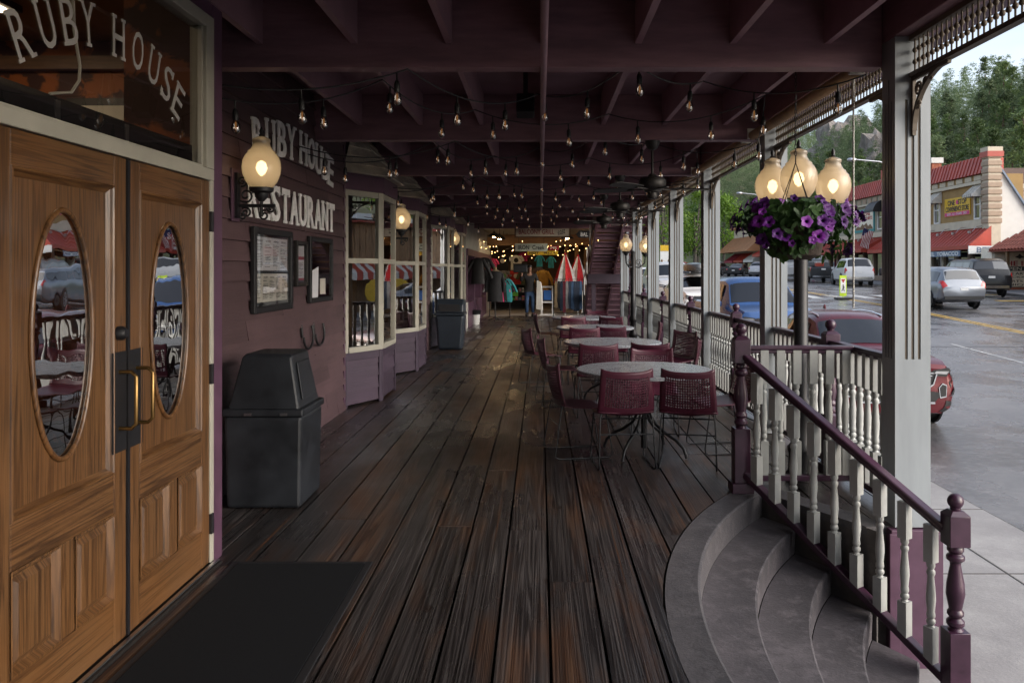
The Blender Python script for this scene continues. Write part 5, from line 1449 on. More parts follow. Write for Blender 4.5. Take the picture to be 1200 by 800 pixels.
# closed red and white parasols behind the rack
M['parasolred'] = cloth('red_parasol', (.50, .02, .03)); M['parasolwhite'] = cloth('white_parasol', (.62, .62, .62))
for i, (x, y, h, lab) in enumerate(((.88, 28.6, 2.15, 'folded red and white striped parasol, the left and taller one'), (1.35, 28.9, 2.1, 'folded red and white parasol, the right one beside the staircase'))):
    e = empty('parasol', (x, y, 0), lab, 'parasol'); mb = MB(); n = 16; v = []
    for zz, r in ((h, .03), (h - .08, .07), (h - .5, .22), (h - 1.0, .36)):
        for k in range(n):
            a = 2 * math.pi * k / n; rr = r * (1 + .16 * math.cos(8 * a))
            v.append((x + rr * math.cos(a) + (.12 if i else 0) * (h - zz) * -.6, y + rr * math.sin(a), zz))
    f = [(k * n + q, k * n + (q + 1) % n, (k + 1) * n + (q + 1) % n, (k + 1) * n + q) for k in range(3) for q in range(n)]
    mb.add(v, f)
    for q in range(len(mb.m)): mb.m[q] = ((q % n) // 2) % 2
    mb.build('canopy', [M['parasolred'], M['parasolwhite']], e, smooth=40)
    MB().tube([(x, y, .02), (x, y, h + .06)], .02, 8).build('pole', M['white'], e)
    MB().lathe([(.03, h - .02), (.05, h + .02), (.03, h + .07)], (x - (.0), y, 0), 10).build('finial', M['parasolred'], e, smooth=60)
# merchandise shelf under the shirts
sh = empty('shop_shelf', (-1.25, 33.4, 0), 'low black shelf unit stacked with small colourful souvenirs under the shirts', 'shelf')
mb = MB()
for z in (.05, .36, .68, 1.0): mb.box(-2.0, -.55, 33.1, 33.6, z, z + .03)
mb.box(-2.03, -2.0, 33.1, 33.6, .02, 1.03); mb.box(-.55, -.52, 33.1, 33.6, .02, 1.03); mb.box(-2.0, -.55, 33.58, 33.6, .02, 1.03); mb.build('carcass', M['black'], sh)
cs = [pm('goods_%s' % n, c, .5) for n, c in (('white', (.5, .5, .5)), ('green', (.1, .45, .05)), ('blue', (.05, .15, .4)), ('pink', (.5, .1, .2)), ('tan', (.35, .25, .15)), ('grey', (.15, .15, .16)))]
for z in (.39, .71):
    x = -1.95
    while x < -.66:
        w = rg.uniform(.06, .13); h = rg.uniform(.08, .20)
        g = empty('souvenir_box', (x + w / 2, 33.2, z), 'small boxed souvenir on the low black shop shelf', 'souvenir', 'boxed souvenirs on the low black shelf')
        mb = MB(); mb.box(x, x + w, 33.12, 33.3, z, z + h); mb.build('box', rg.choice(cs), g, bevel=.006)
        mb = MB(); mb.box(x + w * .2, x + w * .8, 33.118, 33.1195, z + h * .3, z + h * .7); mb.build('sticker', rg.choice(cs), g)
        x += w + rg.uniform(.015, .04)
pt = empty('price_card', (-1.0, 33.05, .7), 'bright green price card clipped to the low black shelf', 'price card')
mb = MB(); mb.box(-1.12, -.90, 33.07, 33.09, .56, .74); mb.build('card', pm('lime_card', (.15, .55, .08), .5), pt); mb = MB(); mb.box(-1.04, -.98, 33.06, 33.10, .741, .77); mb.build('clip', M['black'], pt)
wr = empty('white_rack', (.2, 29.0, 0), 'white metal display stand beside the walking person', 'display stand')
mb = MB()
for x in (.02, .42): mb.box(x, x + .07, 28.9, 28.97, .02, 1.05)
mb.box(.09, .42, 28.91, 28.96, .98, 1.05); mb.box(.09, .42, 28.91, 28.96, .45, .50); mb.box(-.02, .53, 28.75, 29.1, .02, .05); mb.build('frame', M['white'], wr)
mb = MB(); mb.box(.12, .40, 28.93, 28.94, .55, .9); mb.build('poster', pm('blue_poster', (.03, .12, .38), .5), wr)
lr = rack('low black rack of hung clothes behind the dress form', -1.75, -1.05, 28.0, 1.35, 0)
lb2 = ['grey garment', 'tan garment', 'blue garment', 'pink garment', 'dark garment', 'teal garment']
for k, cn in enumerate(['grey', 'tan', 'denim', 'pink', 'black', 'teal']):
    shirt(lb2[k] + ' hung on the left rack behind the dress form', -1.68 + k * .115, 28.0, 1.32, CL_[cn], .30, .8, 'garment', .4, name='hanging_garment', group='garments on the left rack', thick=.09)

# ------------------------------------------------------------------ the walking person
def skin_body(name, joints, edges, mat_, parent, sub=2):
    me = bpy.data.meshes.new(name); me.from_pydata([j[0] for j in joints], edges, []); me.materials.append(mat_)
    o = bpy.data.objects.new(name, me); COL.objects.link(o)
    if parent is not None: o.parent = parent
    m = o.modifiers.new('skin', 'SKIN'); m.use_smooth_shade = True
    if len(me.skin_vertices) == 0: return o
    d = me.skin_vertices[0].data
    for i, j in enumerate(joints):
        r = j[1] if isinstance(j[1], tuple) else (j[1], j[1]); d[i].radius = r; d[i].use_root = (i == 0)
    s = o.modifiers.new('subdivision', 'SUBSURF'); s.levels = sub; s.render_levels = sub
    return o
pe = empty('person', (-.36, 28.05, .02), 'person in black jacket and blue jeans walking closer, black box on shoulder, boards under arm', 'person')
skin = pm('skin', (.34, .19, .13), .55, var=.06)
# local coordinates, figure faces -y; its right arm (x < 0) lifts the box
J = [((0, 0, .95), .10), ((0, 0, 1.15), (.11, .085)), ((0, .01, 1.36), (.13, .09)), ((0, .01, 1.50), .055), ((0, -.01, 1.56), .052), ((0, -.02, 1.64), (.078, .088)), ((0, -.015, 1.72), (.07, .082)),
     ((-.09, 0, .90), .07), ((-.10, -.03, .50), .045), ((-.10, .03, .09), .032), ((-.10, -.10, .04), .028),
     ((.09, 0, .90), .07), ((.11, -.08, .52), .045), ((.11, -.04, .10), .032), ((.11, -.17, .045), .028),
     ((-.19, .01, 1.42), .055), ((-.31, -.02, 1.22), .045), ((-.27, -.10, 1.44), .036), ((-.26, -.10, 1.52), (.035, .02)),
     ((.19, .01, 1.42), .055), ((.27, .0, 1.16), .045), ((.24, -.12, .94), .036), ((.235, -.14, .86), (.035, .02))]
E = [(0, 1), (1, 2), (2, 3), (3, 4), (4, 5), (5, 6), (0, 7), (7, 8), (8, 9), (9, 10), (0, 11), (11, 12), (12, 13), (13, 14), (2, 15), (15, 16), (16, 17), (17, 18), (2, 19), (19, 20), (20, 21), (21, 22)]
# fingers
def fingers(base, d, side):
    b = len(J); base_i = base
    p = Vector(J[base][0])
    for k, (off, L) in enumerate(((-.024, .06), (-.008, .07), (.008, .067), (.024, .052))):
        q0 = p + Vector(side) * off + Vector(d) * .02; q1 = q0 + Vector(d) * L * .55; q2 = q1 + (Vector(d) * .7 + Vector((0, -.6, 0))) .normalized() * L * .45
        i0 = len(J); J.extend([(tuple(q0), .0095), (tuple(q1), .009), (tuple(q2), .007)]); E.extend([(base, i0), (i0, i0 + 1), (i0 + 1, i0 + 2)])
    q0 = p + Vector(side) * .035 - Vector(d) * .005; q1 = q0 + Vector(side) * .02 + Vector(d) * .03; i0 = len(J)
    J.extend([(tuple(q0), .011), (tuple(q1), .009)]); E.extend([(base, i0), (i0, i0 + 1)])
fingers(18, (0, 0, 1), (1, 0, 0)); fingers(22, (0, -.2, -1), (0, -1, 0))
body = skin_body('body', J, E, skin, pe)
# face features and hair as parts
mb = MB()
for k in range(-0, 1): pass
nz = MB().add([(-.016, -.105, 1.60), (.016, -.105, 1.60), (0, -.128, 1.607), (0, -.10, 1.65)], [(0, 1, 2), (0, 2, 3), (2, 1, 3)]); 
def loc(mb_, name, m_, sm=60):
    me = mb_.mesh(name, m_, sm); o = bpy.data.objects.new(name, me); COL.objects.link(o); o.parent = pe; return o
loc(nz, 'nose', skin); ey = MB(); 
for s in (-1, 1): ey.lathe([(.002, -.012), (.011, -.004), (.011, .004), (.002, .012)], (s * .030, -.098, 1.655), 8)
loc(ey, 'eyes', M['ink']); mo = MB().box(-.024, .024, -.104, -.092, 1.572, 1.580); loc(mo, 'mouth', pm('lips', (.25, .09, .08), .5))
hairm = pm('black_hair', (.012, .010, .009), .5, var=.3, scale=40)
h = MB(); v = []
for j in range(7):
    t = j / 6 * math.pi * .56
    for i in range(16):
        a = 2 * math.pi * i / 16; cut = 1.0
        r = .094 * math.sin(t) + .002; zz = 1.675 + .115 * math.cos(t) - (0 if math.sin(a) < -.3 else .03 * (j / 6))
        v.append((r * math.cos(a) * .93, -.012 + r * math.sin(a) * 1.12 + (.02 if (math.sin(a) < -.3 and j > 3) else 0), zz + (.035 if (math.sin(a) < -.3 and j > 3) else 0)))
h.add(v, [(k * 16 + i, k * 16 + (i + 1) % 16, (k + 1) * 16 + (i + 1) % 16, (k + 1) * 16 + i) for k in range(6) for i in range(16)]); loc(h, 'hair', hairm)
jk = skin_body('jacket', [((0, 0, 1.0), (.175, .125)), ((0, 0, 1.18), (.165, .12)), ((0, .01, 1.38), (.18, .115)), ((0, .01, 1.50), (.085, .075)), ((-.20, .01, 1.42), .075), ((-.315, -.02, 1.22), .066), ((-.275, -.095, 1.41), .052), ((.20, .01, 1.42), .075), ((.28, .0, 1.16), .066), ((.245, -.11, .97), .052), ((0, 0, .86), (.175, .125))],
                [(0, 1), (1, 2), (2, 3), (2, 4), (4, 5), (5, 6), (2, 7), (7, 8), (8, 9), (0, 10)], CL_['black'], pe)
jn = skin_body('jeans', [((0, 0, .93), (.15, .11)), ((0, 0, .82), (.15, .11)), ((-.095, 0, .74), .10), ((-.10, -.03, .50), .078), ((-.10, .03, .10), .070), ((.095, 0, .74), .10), ((.11, -.08, .52), .078), ((.11, -.035, .11), .070)], [(0, 1), (1, 2), (2, 3), (3, 4), (1, 5), (5, 6), (6, 7)], cloth('jeans_blue', (.035, .075, .16)), pe)
for s, y in ((-.10, -.02), (.11, -.09)):
    sm = MB(); sm.lathe([(.062, 0), (.068, .03), (.062, .075), (.045, .11)], (0, 0, 0), 14)
    me = sm.mesh('shoe', M['black'], 60); o = bpy.data.objects.new('shoe', me); COL.objects.link(o); o.parent = pe; o.location = (s, y, 0); o.scale = (.85, 2.1, 1)
cbx = empty('carried_box', (-.62, 27.95, 1.62), 'black equipment box carried on the shoulder of the walking person', 'box')
mb = MB(); mb.box(-.92, -.44, 27.80, 28.10, 1.53, 1.80); mb.build('case', M['bin'], cbx, bevel=.02)
mb = MB(); mb.box(-.93, -.43, 27.79, 28.11, 1.801, 1.84); mb.build('lid', M['black'], cbx, bevel=.01)
cbd = empty('carried_board', (-.05, 27.9, .7), 'pale flat boards held under the arm of the walking person', 'board')
mb = MB(); mb.prism([(-.05, .28), (.14, .24), (.11, 1.20), (-.02, 1.26)], (-.09, 27.86, .0), (1, 0, 0), (0, 0, 1), (.02, .10, 0)); mb.build('sheet', M['offwhite'], cbd)
mb = MB(); mb.prism([(-.04, .30), (.13, .27), (.09, 1.15), (-.01, 1.22)], (-.06, 27.99, .0), (1, 0, 0), (0, 0, 1), (.02, .02, 0)); mb.build('sheet', M['white'], cbd)
# ------------------------------------------------------------------ ground, street
def strip(name, x0, x1, y0, y1, dz, mat_, nx=2, ny=120, kind='structure', parent=None):
    mb = MB(); ys = [y0 + (y1 - y0) * j / ny for j in range(ny + 1)]
    mb.grid(nx, ny, lambda u, v: (x0 + (x1 - x0) * u, y0 + (y1 - y0) * v, ground_z(y0 + (y1 - y0) * v) + dz))
    o = mb.build(name, mat_)
    if kind: tag(o, kind=kind)
    return o
strip('street', 4.57, 25.0, -60, 170, -.010, M['asphalt'])
sw = strip('sidewalk', 2.0, 4.545, -60, 37.9, .0, M['sidewalk'])
strip('sidewalk_joint', 4.545, 4.575, -60, 170, -.02, M['wallconc'])
strip('sidewalk', 2.6, 4.545, 38, 120, .0, M['sidewalk'])
mb = MB()
for k in range(-5, 20):
    y = 4.78 + 1.77 * k; z = ground_z(y); mb.box(2.45, 4.54, y, y + .012, z - .01, z + .0035)
mb.box(3.775, 3.79, -20, 13, -.86, -.8465)
jt = mb.build('sidewalk_seams', M['wallconc']); tag(jt, kind='structure')
M['grassbit'] = pm('grass_tuft', (.05, .08, .02), .8)
# kerb and sidewalk across the street
mb = MB(); mb.grid(1, 100, lambda u, v: (25.0 + .2 * u, -60 + 230 * v, ground_z(-60 + 230 * v) + .12)); mb.grid(1, 100, lambda u, v: (25.0, -60 + 230 * v, ground_z(-60 + 230 * v) - .05 + .17 * u)); o = mb.build('kerb', M['sidewalk']); tag(o, kind='structure')
strip('far_sidewalk', 25.2, 28.2, -60, 170, .118, M['sidewalk'])
# painted lines
M['yellowpaint'] = pm('worn_yellow_paint', (.45, .28, .05), .6, var=.35, scale=3); M['whitepaint'] = pm('worn_white_paint', (.45, .45, .44), .6, var=.3, scale=3)
def paint(x0, x1, y0, y1, m): o = strip('road_marking', x0, x1, y0, y1, -.004, m, 1, max(2, int((y1 - y0) / 2))); return o
paint(15.1, 15.24, -40, 120, M['yellowpaint']); paint(15.36, 15.50, -40, 120, M['yellowpaint'])
for k in range(-3, 14): paint(11.6, 11.69, k * 9 + 1.5, k * 9 + 5.0, M['whitepaint']); 
for k in range(-3, 14): paint(18.9, 19.02, k * 9 + 1.5, k * 9 + 5.0, M['whitepaint'])
for k in range(12): paint(8.6 + k * 1.3, 9.2 + k * 1.3, 41.0, 43.6, M['whitepaint'])
paint(22.0, 25.0, 38.6, 39.4, M['yellowpaint']); paint(21.0, 25.0, 43.8, 44.2, M['yellowpaint'])
# tar seams on the street
mb = MB(); rg = random.Random(9)
for k in range(14):
    x = rg.uniform(5.5, 24); y = rg.uniform(8, 60); 
    pts = [(x + i * .9 * (1 if k % 2 else .15) + rg.uniform(-.12, .12), y + i * (1.2 if not k % 2 else .1)) for i in range(9)]
    for (a, b), (c, d) in zip(pts, pts[1:]):
        if not (4.8 < a < 24.7 and 4.8 < c < 24.7): continue
        mb.add([(a, b - .03, ground_z(b) - .0065), (c, d - .03, ground_z(d) - .0065), (c + .03, d + .03, ground_z(d) - .0065), (a + .03, b + .03, ground_z(b) - .0065)], [(0, 1, 2, 3)])
for y in (13.4, 22.5, 31.5): mb.add([(4.6, y, ground_z(y) - .0065), (24.9, y - .3, ground_z(y - .3) - .0065), (24.9, y - .25, ground_z(y - .25) - .0065), (4.6, y + .05, ground_z(y + .05) - .0065)], [(0, 1, 2, 3)])
o = mb.build('tar_seams', M['wallconc']); tag(o, kind='structure')

# ------------------------------------------------------------------ hills
def smooth(t): t = max(0, min(1, t)); return t * t * (3 - 2 * t)
def hill(x, y):
    g = ground_z(y)
    base = -1.4 if (x < 2.5 and y < 60) else -.15
    h = g + base
    n = mnoise.noise(Vector((x * .012, y * .012, 3))) * 7 + mnoise.noise(Vector((x * .035, y * .035, 8))) * 3.2
    e = smooth((x - 40) / 72) * smooth((y - 5) / 45)
    e2 = smooth((y - 185) / 240) * (1 if x > -400 else 0)
    up = max(34 * e, 56 * e2)
    k = max(e, e2)
    far = smooth((math.hypot(x, y) - 420) / 500) * 25
    return h + up + n * min(1, k * 2.5) + far
mb = MB()
xs = [-500, -350, -250, -180, -120, -80, -50, -30, -15, -5, 0, 2.4, 4, 10, 18, 25.2, 28, 31] + [34 + 4 * i for i in range(30)] + [160, 170, 185, 200, 220, 250, 290, 340, 420, 520, 640]
ys = [-300, -200, -120, -70, -40, -20, -5, 10, 20, 30, 38, 48, 56, 62] + [70 + 8 * i for i in range(46)] + [450, 480, 520, 570, 640, 740, 900]
v = [(x, y, hill(x, y)) for y in ys for x in xs]; nx = len(xs)
f = [(j * nx + i, j * nx + i + 1, (j + 1) * nx + i + 1, (j + 1) * nx + i) for j in range(len(ys) - 1) for i in range(nx - 1)]
mb.add(v, f)
t = NT('hillside_ground'); vv = t.coord(); n1 = t.noise(vv, .05, 6, .65); n2 = t.noise(vv, .6, 5, .7)
ge = t.n('ShaderNodeNewGeometry'); sp = t.n('ShaderNodeSeparateXYZ'); t.l(ge.outputs['Normal'], sp.inputs[0])
c = t.mix(t.ramp(n1, [(.4, 0.0), (.6, 1.0)]), (.085, .115, .042), (.13, .125, .07))
c = t.mix(t.ramp(n2, [(.5, 0.0), (.7, .6)]), c, (.17, .15, .125))
t.pbr(c, .9, 0, t.bump(n2, .8, .6)); M['hillside'] = t.m
o = mb.build('hillside', M['hillside'], smooth=180); tag(o, kind='structure')

# ------------------------------------------------------------------ trees
M['needle'] = leafmat('pine_needles', (.085, .135, .048), (.165, .225, .075), .4)
M['needle2'] = leafmat('pine_needles_bluish', (.090, .135, .066), (.17, .215, .10), .4)
M['needlefar'] = leafmat('far_pine_needles', (.09, .135, .066), (.155, .20, .10), .35)
M['broad'] = leafmat('spring_green_leaves', (.085, .17, .018), (.19, .30, .04), .35)
M['broaddark'] = leafmat('mid_green_leaves', (.04, .10, .018), (.09, .17, .035), .3)
M['bark'] = pm('reddish_pine_bark', (.11, .065, .045), .9, var=.35, scale=8, bump=.6, bscale=20, stretch=(1, 1, .2)); M['bark2'] = pm('grey_bark', (.10, .085, .07), .9, var=.3, bump=.5)
def pine_crown(seed, nleaf=900, H=1.0, bare=.28, wid=.17, shape=.75):
    rg = random.Random(seed); mb = MB()
    nb = 62
    per = int(nleaf * 2.0) // nb
    for b in range(nb):
        t = rg.random() ** .9
        z = H * (bare + (1 - bare) * t)
        if rg.random() < .12: continue
        prof = (1 - t) ** shape * (1 if t > .12 else .55 + t * 3.7)
        L = wid * H * (prof * rg.uniform(.55, 1.2) + .02)
        a = rg.uniform(0, 2 * math.pi); d = Vector((math.cos(a), math.sin(a), rg.uniform(-.15, .30)))
        mb.rnd = rg.random()
        for i in range(per):
            q = .25 + .75 * rg.random() ** .7
            p = Vector((0, 0, z)) + d * L * q + Vector((rg.gauss(0, .020), rg.gauss(0, .020), rg.gauss(0, .013))) * H
            s = rg.uniform(.007, .0145) * H
            u = Vector((rg.gauss(0, 1), rg.gauss(0, 1), rg.gauss(0, .8))).normalized(); w = u.cross(Vector((rg.gauss(0, 1), rg.gauss(0, 1), rg.gauss(0, 1)))).normalized()
            mb.rnd = min(1, max(0, mb.rnd + rg.uniform(-.05, .05)))
            mb.add([p - u * s * 1.5, p + w * s * .42, p + u * s * 1.5, p - w * s * .42], [(0, 1, 2, 3)])
    return mb
def pine_trunk(seed, H=1.0):
    rg = random.Random(seed + 50); mb = MB()
    pts = [(rg.uniform(-.006, .006) * H * k, rg.uniform(-.006, .006) * H * k, H * .97 * k / 5 - .02 * H * (k == 0)) for k in range(6)]
    mb.tube(pts, [.017 * H * (1 - .85 * k / 5) for k in range(6)], 6)
    for k in range(10):
        z = rg.uniform(.22, .85) * H; a = rg.uniform(0, 6.28); L = .12 * H * (1 - z / H * .8)
        mb.tube([(0, 0, z), (L * math.cos(a), L * math.sin(a), z + L * .15)], [.003 * H, .001 * H], 4)
    return mb
PINES = []
for i, (b, w, s, m) in enumerate(((.26, .19, .55, 'needle'), (.40, .17, .45, 'needle'), (.18, .20, .8, 'needle2'), (.33, .16, .6, 'needle2'), (.12, .21, .85, 'needle'), (.45, .20, .4, 'needle2'))):
    PINES.append((pine_crown(i, 1300, 1, b, w, s).mesh('crown', M[m], attr=True, fix=False), pine_trunk(i).mesh('trunk', M['bark'], smooth=60)))
rg = random.Random(77)
cands = []
tries = 0
while len(cands) < 1900 and tries < 60000:
    tries += 1
    y = rg.uniform(46, 430); q = rg.uniform(.10, .68) if rg.random() < .93 else rg.uniform(.68, 1.2); x = q * y + rg.uniform(-4, 4)
    if x < 41 and y < 190: continue
    if x > 150: continue
    if y > 150 and x < 45 and y < 215: continue
    if x < 41: 
        if y < 200: continue
    dens = .75 + .8 * mnoise.noise(Vector((x * .03, y * .03, 1)))
    if rg.random() > dens: continue
    # keep crag slopes clear
    crag = False
    for (cx, cy, cr) in ((72, 172, 9), (80, 190, 9), (63, 127, 8), (70, 135, 7), (95, 255, 12)):
        if math.hypot(x - cx, (y - cy) * .7) < cr: crag = True
    if crag and rg.random() < .85: continue
    if any((x - a) ** 2 + (y - b) ** 2 < 2.3 ** 2 for a, b, _ in cands): continue
    cands.append((x, y, rg.uniform(8, 15.5)))
cands.sort(key=lambda c: (c[0] ** 2 + c[1] ** 2) / c[2] ** 2)
for i, (x, y, h) in enumerate(cands[:285]):
    cr, tr = PINES[rg.randrange(6)]
    e = empty('pine_tree', (x, y, hill(x, y) - .2), 'dark green ponderosa pine on the steep hillside behind the shops', 'pine tree', 'pines on the hillside behind the shops')
    for nm, me in (('crown', cr), ('trunk', tr)):
        o = bpy.data.objects.new(nm, me); COL.objects.link(o); o.parent = e
    k = rg.uniform(.85, 1.2); e.scale = (h * k, h * k, h); e.rotation_euler = (0, 0, rg.uniform(0, 6.28))
FAR = [pine_crown(40 + i, 420, 1, .2, .2, .6) for i in range(4)]
mb = MB()
for x, y, h in cands[285:]:
    s = FAR[rg.randrange(4)]; a = rg.uniform(0, 6.28); z = hill(x, y) - .2
    mb.merge(s, Matrix.Translation((x, y, z)) @ Matrix.Rotation(a, 4, 'Z') @ Matrix.Diagonal((h * 1.1, h * 1.1, h, 1)))
o = mb.build('distant_forest', M['needlefar'], attr=True, fix=False); tag(o, kind='stuff', label='pine forest covering the farther hillside', cat='forest')
# broad-leaved trees at the end of the street
def leafy(seed, H, W, m, n=2600):
    rg = random.Random(seed); mb = MB(); blobs = []
    for k in range(16):
        a = rg.uniform(0, 6.28); t = rg.uniform(.18, 1); r = W * .5 * math.sin(math.pi * min(.95, t * .85 + .1)) * rg.uniform(.3, 1)
        blobs.append((Vector((r * math.cos(a), r * math.sin(a), H * (.14 + .78 * t))), W * rg.uniform(.13, .26), rg.random()))
    for i in range(n):
        c, r, q = blobs[rg.randrange(16)]
        d = Vector((rg.gauss(0, 1), rg.gauss(0, 1), rg.gauss(0, 1))).normalized(); p = c + d * r * rg.random() ** .35
        s = rg.uniform(.14, .30); u = Vector((rg.gauss(0, 1), rg.gauss(0, 1), rg.gauss(0, 1))).normalized(); w = u.cross(d + Vector((.1, .2, .3))).normalized()
        mb.rnd = min(1, max(0, q + rg.uniform(-.25, .25)))
        mb.add([p - u * s, p + w * s * .6, p + u * s, p - w * s * .6], [(0, 1, 2, 3)])
    tk = MB(); tk.tube([(0, 0, -.3), (.1, 0, H * .25), (0, .1, H * .6)], [.32, .24, .08], 8)
    for c, r, q in blobs[:9]: tk.tube([(0, 0, H * .22), tuple(c * .5 + Vector((0, 0, H * .12))), tuple(c)], [.14, .09, .03], 6)
    return mb.mesh('crown', m, attr=True, fix=False), tk.mesh('trunk', M['bark2'], smooth=60)
LV = [leafy(1, 14, 10, M['broad']), leafy(2, 15, 9, M['broad']), leafy(3, 11, 9, M['broaddark'])]
for i, (x, y, s, k, lab) in enumerate(((24, 126, 1.05, 0, 'bright spring green tree left of the brown awning building'), (29, 128, .85, 1, 'bright green tree directly behind the brown awning building'), (18.5, 122, 1.1, 1, 'tall bright green tree seen between the third and fourth columns'), (13, 150, 1.2, 2, 'mid green leafy tree at the end of the street behind the yellow sign'),
                                       (22, 158, 1.25, 0, 'large light green tree farther up the street behind the row of parked cars'), (32, 165, 1.2, 2, 'mid green tree on the slope above the brown awning building'), (7, 160, 1.2, 2, 'mid green tree at the far left end of the street'), (37, 60, .6, 2, 'small round green tree behind the brick chimney'), (41, 30, .8, 0, 'green tree behind the log store'), (42, 20, .9, 2, 'dark green tree behind the log store'), (41, 12, .8, 0, 'light green tree at the near end behind the log store'))):
    e = empty('leafy_tree', (x, y, ground_z(y) if x < 38 else hill(x, y)), lab, 'tree')
    for nm, me in (('crown', LV[k][0]), ('trunk', LV[k][1])):
        o = bpy.data.objects.new(nm, me); COL.objects.link(o); o.parent = e
    e.scale = (s, s, s); e.rotation_euler = (0, 0, i * 1.3)
# crags
t = NT('granite_crag'); vv = t.coord((1, 1, .35)); n1 = t.noise(vv, .35, 8, .7, .6); n2 = t.noise(vv, 2.2, 5, .7)
c = t.ramp(n1, [(.3, (.07, .062, .055)), (.5, (.20, .18, .165)), (.72, (.33, .30, .28))]); c = t.mix(t.ramp(n2, [(.55, 0.0), (.75, .6)]), c, (.22, .15, .095))
t.pbr(c, .9, 0, t.bump(n2, .9, .4)); M['crag'] = t.m
def crag(x, y, r, h, seed, label, lean=.25):
    rg = random.Random(seed); z = hill(x, y) - 1.5; e = bmesh.new(); bmesh.ops.create_icosphere(e, subdivisions=4, radius=1)
    for v in e.verts:
        p = v.co.copy(); q = p * 1.7 + Vector((seed, 0, 0))
        k = 1 + .38 * mnoise.noise(q) + .22 * abs(mnoise.noise(q * 2.7)) + .10 * mnoise.noise(q * 6)
        # vertical cleavage
        st = .12 * math.sin(9 * mnoise.noise(Vector((p.x * 1.5, p.y * 1.5, seed))) * 3)
        v.co = Vector((p.x * r * (k + st), p.y * r * .8 * (k + st), p.z * h * k + p.x * r * lean))
    me = bpy.data.meshes.new('crag'); e.to_mesh(me); e.free(); me.materials.append(M['crag'])
    o = bpy.data.objects.new('rock_outcrop', me); COL.objects.link(o); o.location = (x, y, z); tag(o, label, 'rock')
crag(70, 170, 7, 9, 1, 'grey granite crag on the hill above the right lamp globe')
crag(79, 186, 7, 12, 2, 'taller ridge of bare granite right of the hanging basket chain')
crag(64, 126, 6.5, 7.5, 3, 'pale granite slab above the red metal mansard')
crag(71, 134, 5, 7, 4, 'tan streaked rock face among the pines above the red mansard')
crag(98, 262, 11, 16, 5, 'distant granite ridge under the sky left of the roller shade cord')
crag(60, 150, 4, 5, 6, 'low grey boulder among the pines behind the grey green store')
crag(74, 118, 2.2, 1.6, 7, 'small grey boulder on the slope under the tall pine trunks')

# ------------------------------------------------------------------ buildings across the street
M['ochre'] = pm('ochre_stucco', (.30, .19, .072), .8, var=.12, scale=1.5, bump=.2, bscale=60)
M['redmetal'] = pm('red_metal_roof', (.38, .05, .03), .45, var=.18, scale=1.2); M['creamtrim'] = pm('cream_trim', (.52, .46, .36), .7, var=.1, scale=2)
M['block1'] = pm('beige_block', (.52, .45, .35), .75, var=.08); M['block2'] = pm('tan_block', (.35, .26, .19), .75, var=.1); M['darkglass'] = pane('street_window_glass', .25, (.05, .055, .06), .01)
M['brick'] = pm('red_brick', (.30, .09, .05), .8, var=.3, scale=9); M['whitewash'] = pm('whitewashed_block', (.58, .57, .55), .8, var=.08, scale=1.2, bump=.1); M['slate'] = pm('slate_blue_trim', (.15, .20, .28), .6)
FX = 27.5
def ribs(mb, x, y0, y1, z0, z1, dx_top, step=.4):
    mb.add([(x, y0, z0), (x, y1, z0), (x + dx_top, y1, z1), (x + dx_top, y0, z1)], [(0, 1, 2, 3)])
    n = int((y1 - y0) / step)
    for k in range(n + 1):
        y = y0 + (y1 - y0) * k / n; mb.bar((x - .02, y, z0), (x + dx_top - .02, y, z1), .05, .05)
def window(parent, y, z, w, h, x=FX):
    mb = MB(); mb.box(x - .10, x + .02, y - w / 2 - .09, y - w / 2, z - h / 2 - .09, z + h / 2 + .09); mb.box(x - .10, x + .02, y + w / 2, y + w / 2 + .09, z - h / 2 - .09, z + h / 2 + .09)
    mb.box(x - .099, x + .02, y - w / 2, y + w / 2, z + h / 2, z + h / 2 + .09); mb.box(x - .12, x + .02, y - w / 2, y + w / 2, z - h / 2 - .09, z - h / 2); mb.box(x - .06, x, y - w / 2, y + w / 2, z - .03, z + .03)
    f = mb.build('window', M['white'], parent)
    mb = MB(); mb.box(x - .03, x - .02, y - w / 2, y + w / 2, z - h / 2, z + h / 2); mb.build('pane', M['darkglass'], f)
def storefront(parent, y0, y1, z0, z1, n, x=FX, wallm=None):
    mb = MB(); L = (y1 - y0) / n
    for k in range(n + 1): mb.box(x - .05, x + .3, y0 + k * L - .14, y0 + k * L + .14, z0, z1)
    mb.box(x - .04, x + .3, y0, y1, z0, z0 + .5); mb.box(x - .04, x + .3, y0, y1, z1 - .35, z1)
    mb.build('shop_front', wallm or M['creamtrim'], parent)
    mb = MB(); mb.box(x + .12, x + .14, y0, y1, z0 + .5, z1 - .35); mb.build('display_window', M['darkglass'], parent)
    mb = MB(); mb.box(x + .31, x + 4.5, y0, y1, z0, z0 + .01); mb.box(x + 4.4, x + 4.5, y0, y1, z0, z1); mb.build('shop_interior', M['interior'], parent)
    rgx = random.Random(int(y0)); mb = MB()
    for k in range(n * 4):
        y = y0 + (y1 - y0) * rgx.random(); mb.mi = rgx.randrange(4); w = rgx.uniform(.15, .4); z = z0 + .5 + rgx.random() * .9; mb.box(x + .18, x + .22, y - w, y + w, z, z + rgx.uniform(.2, .5))
    mb.build('window_goods', [cs[1], cs[3], cs[0], cs[2]], parent)
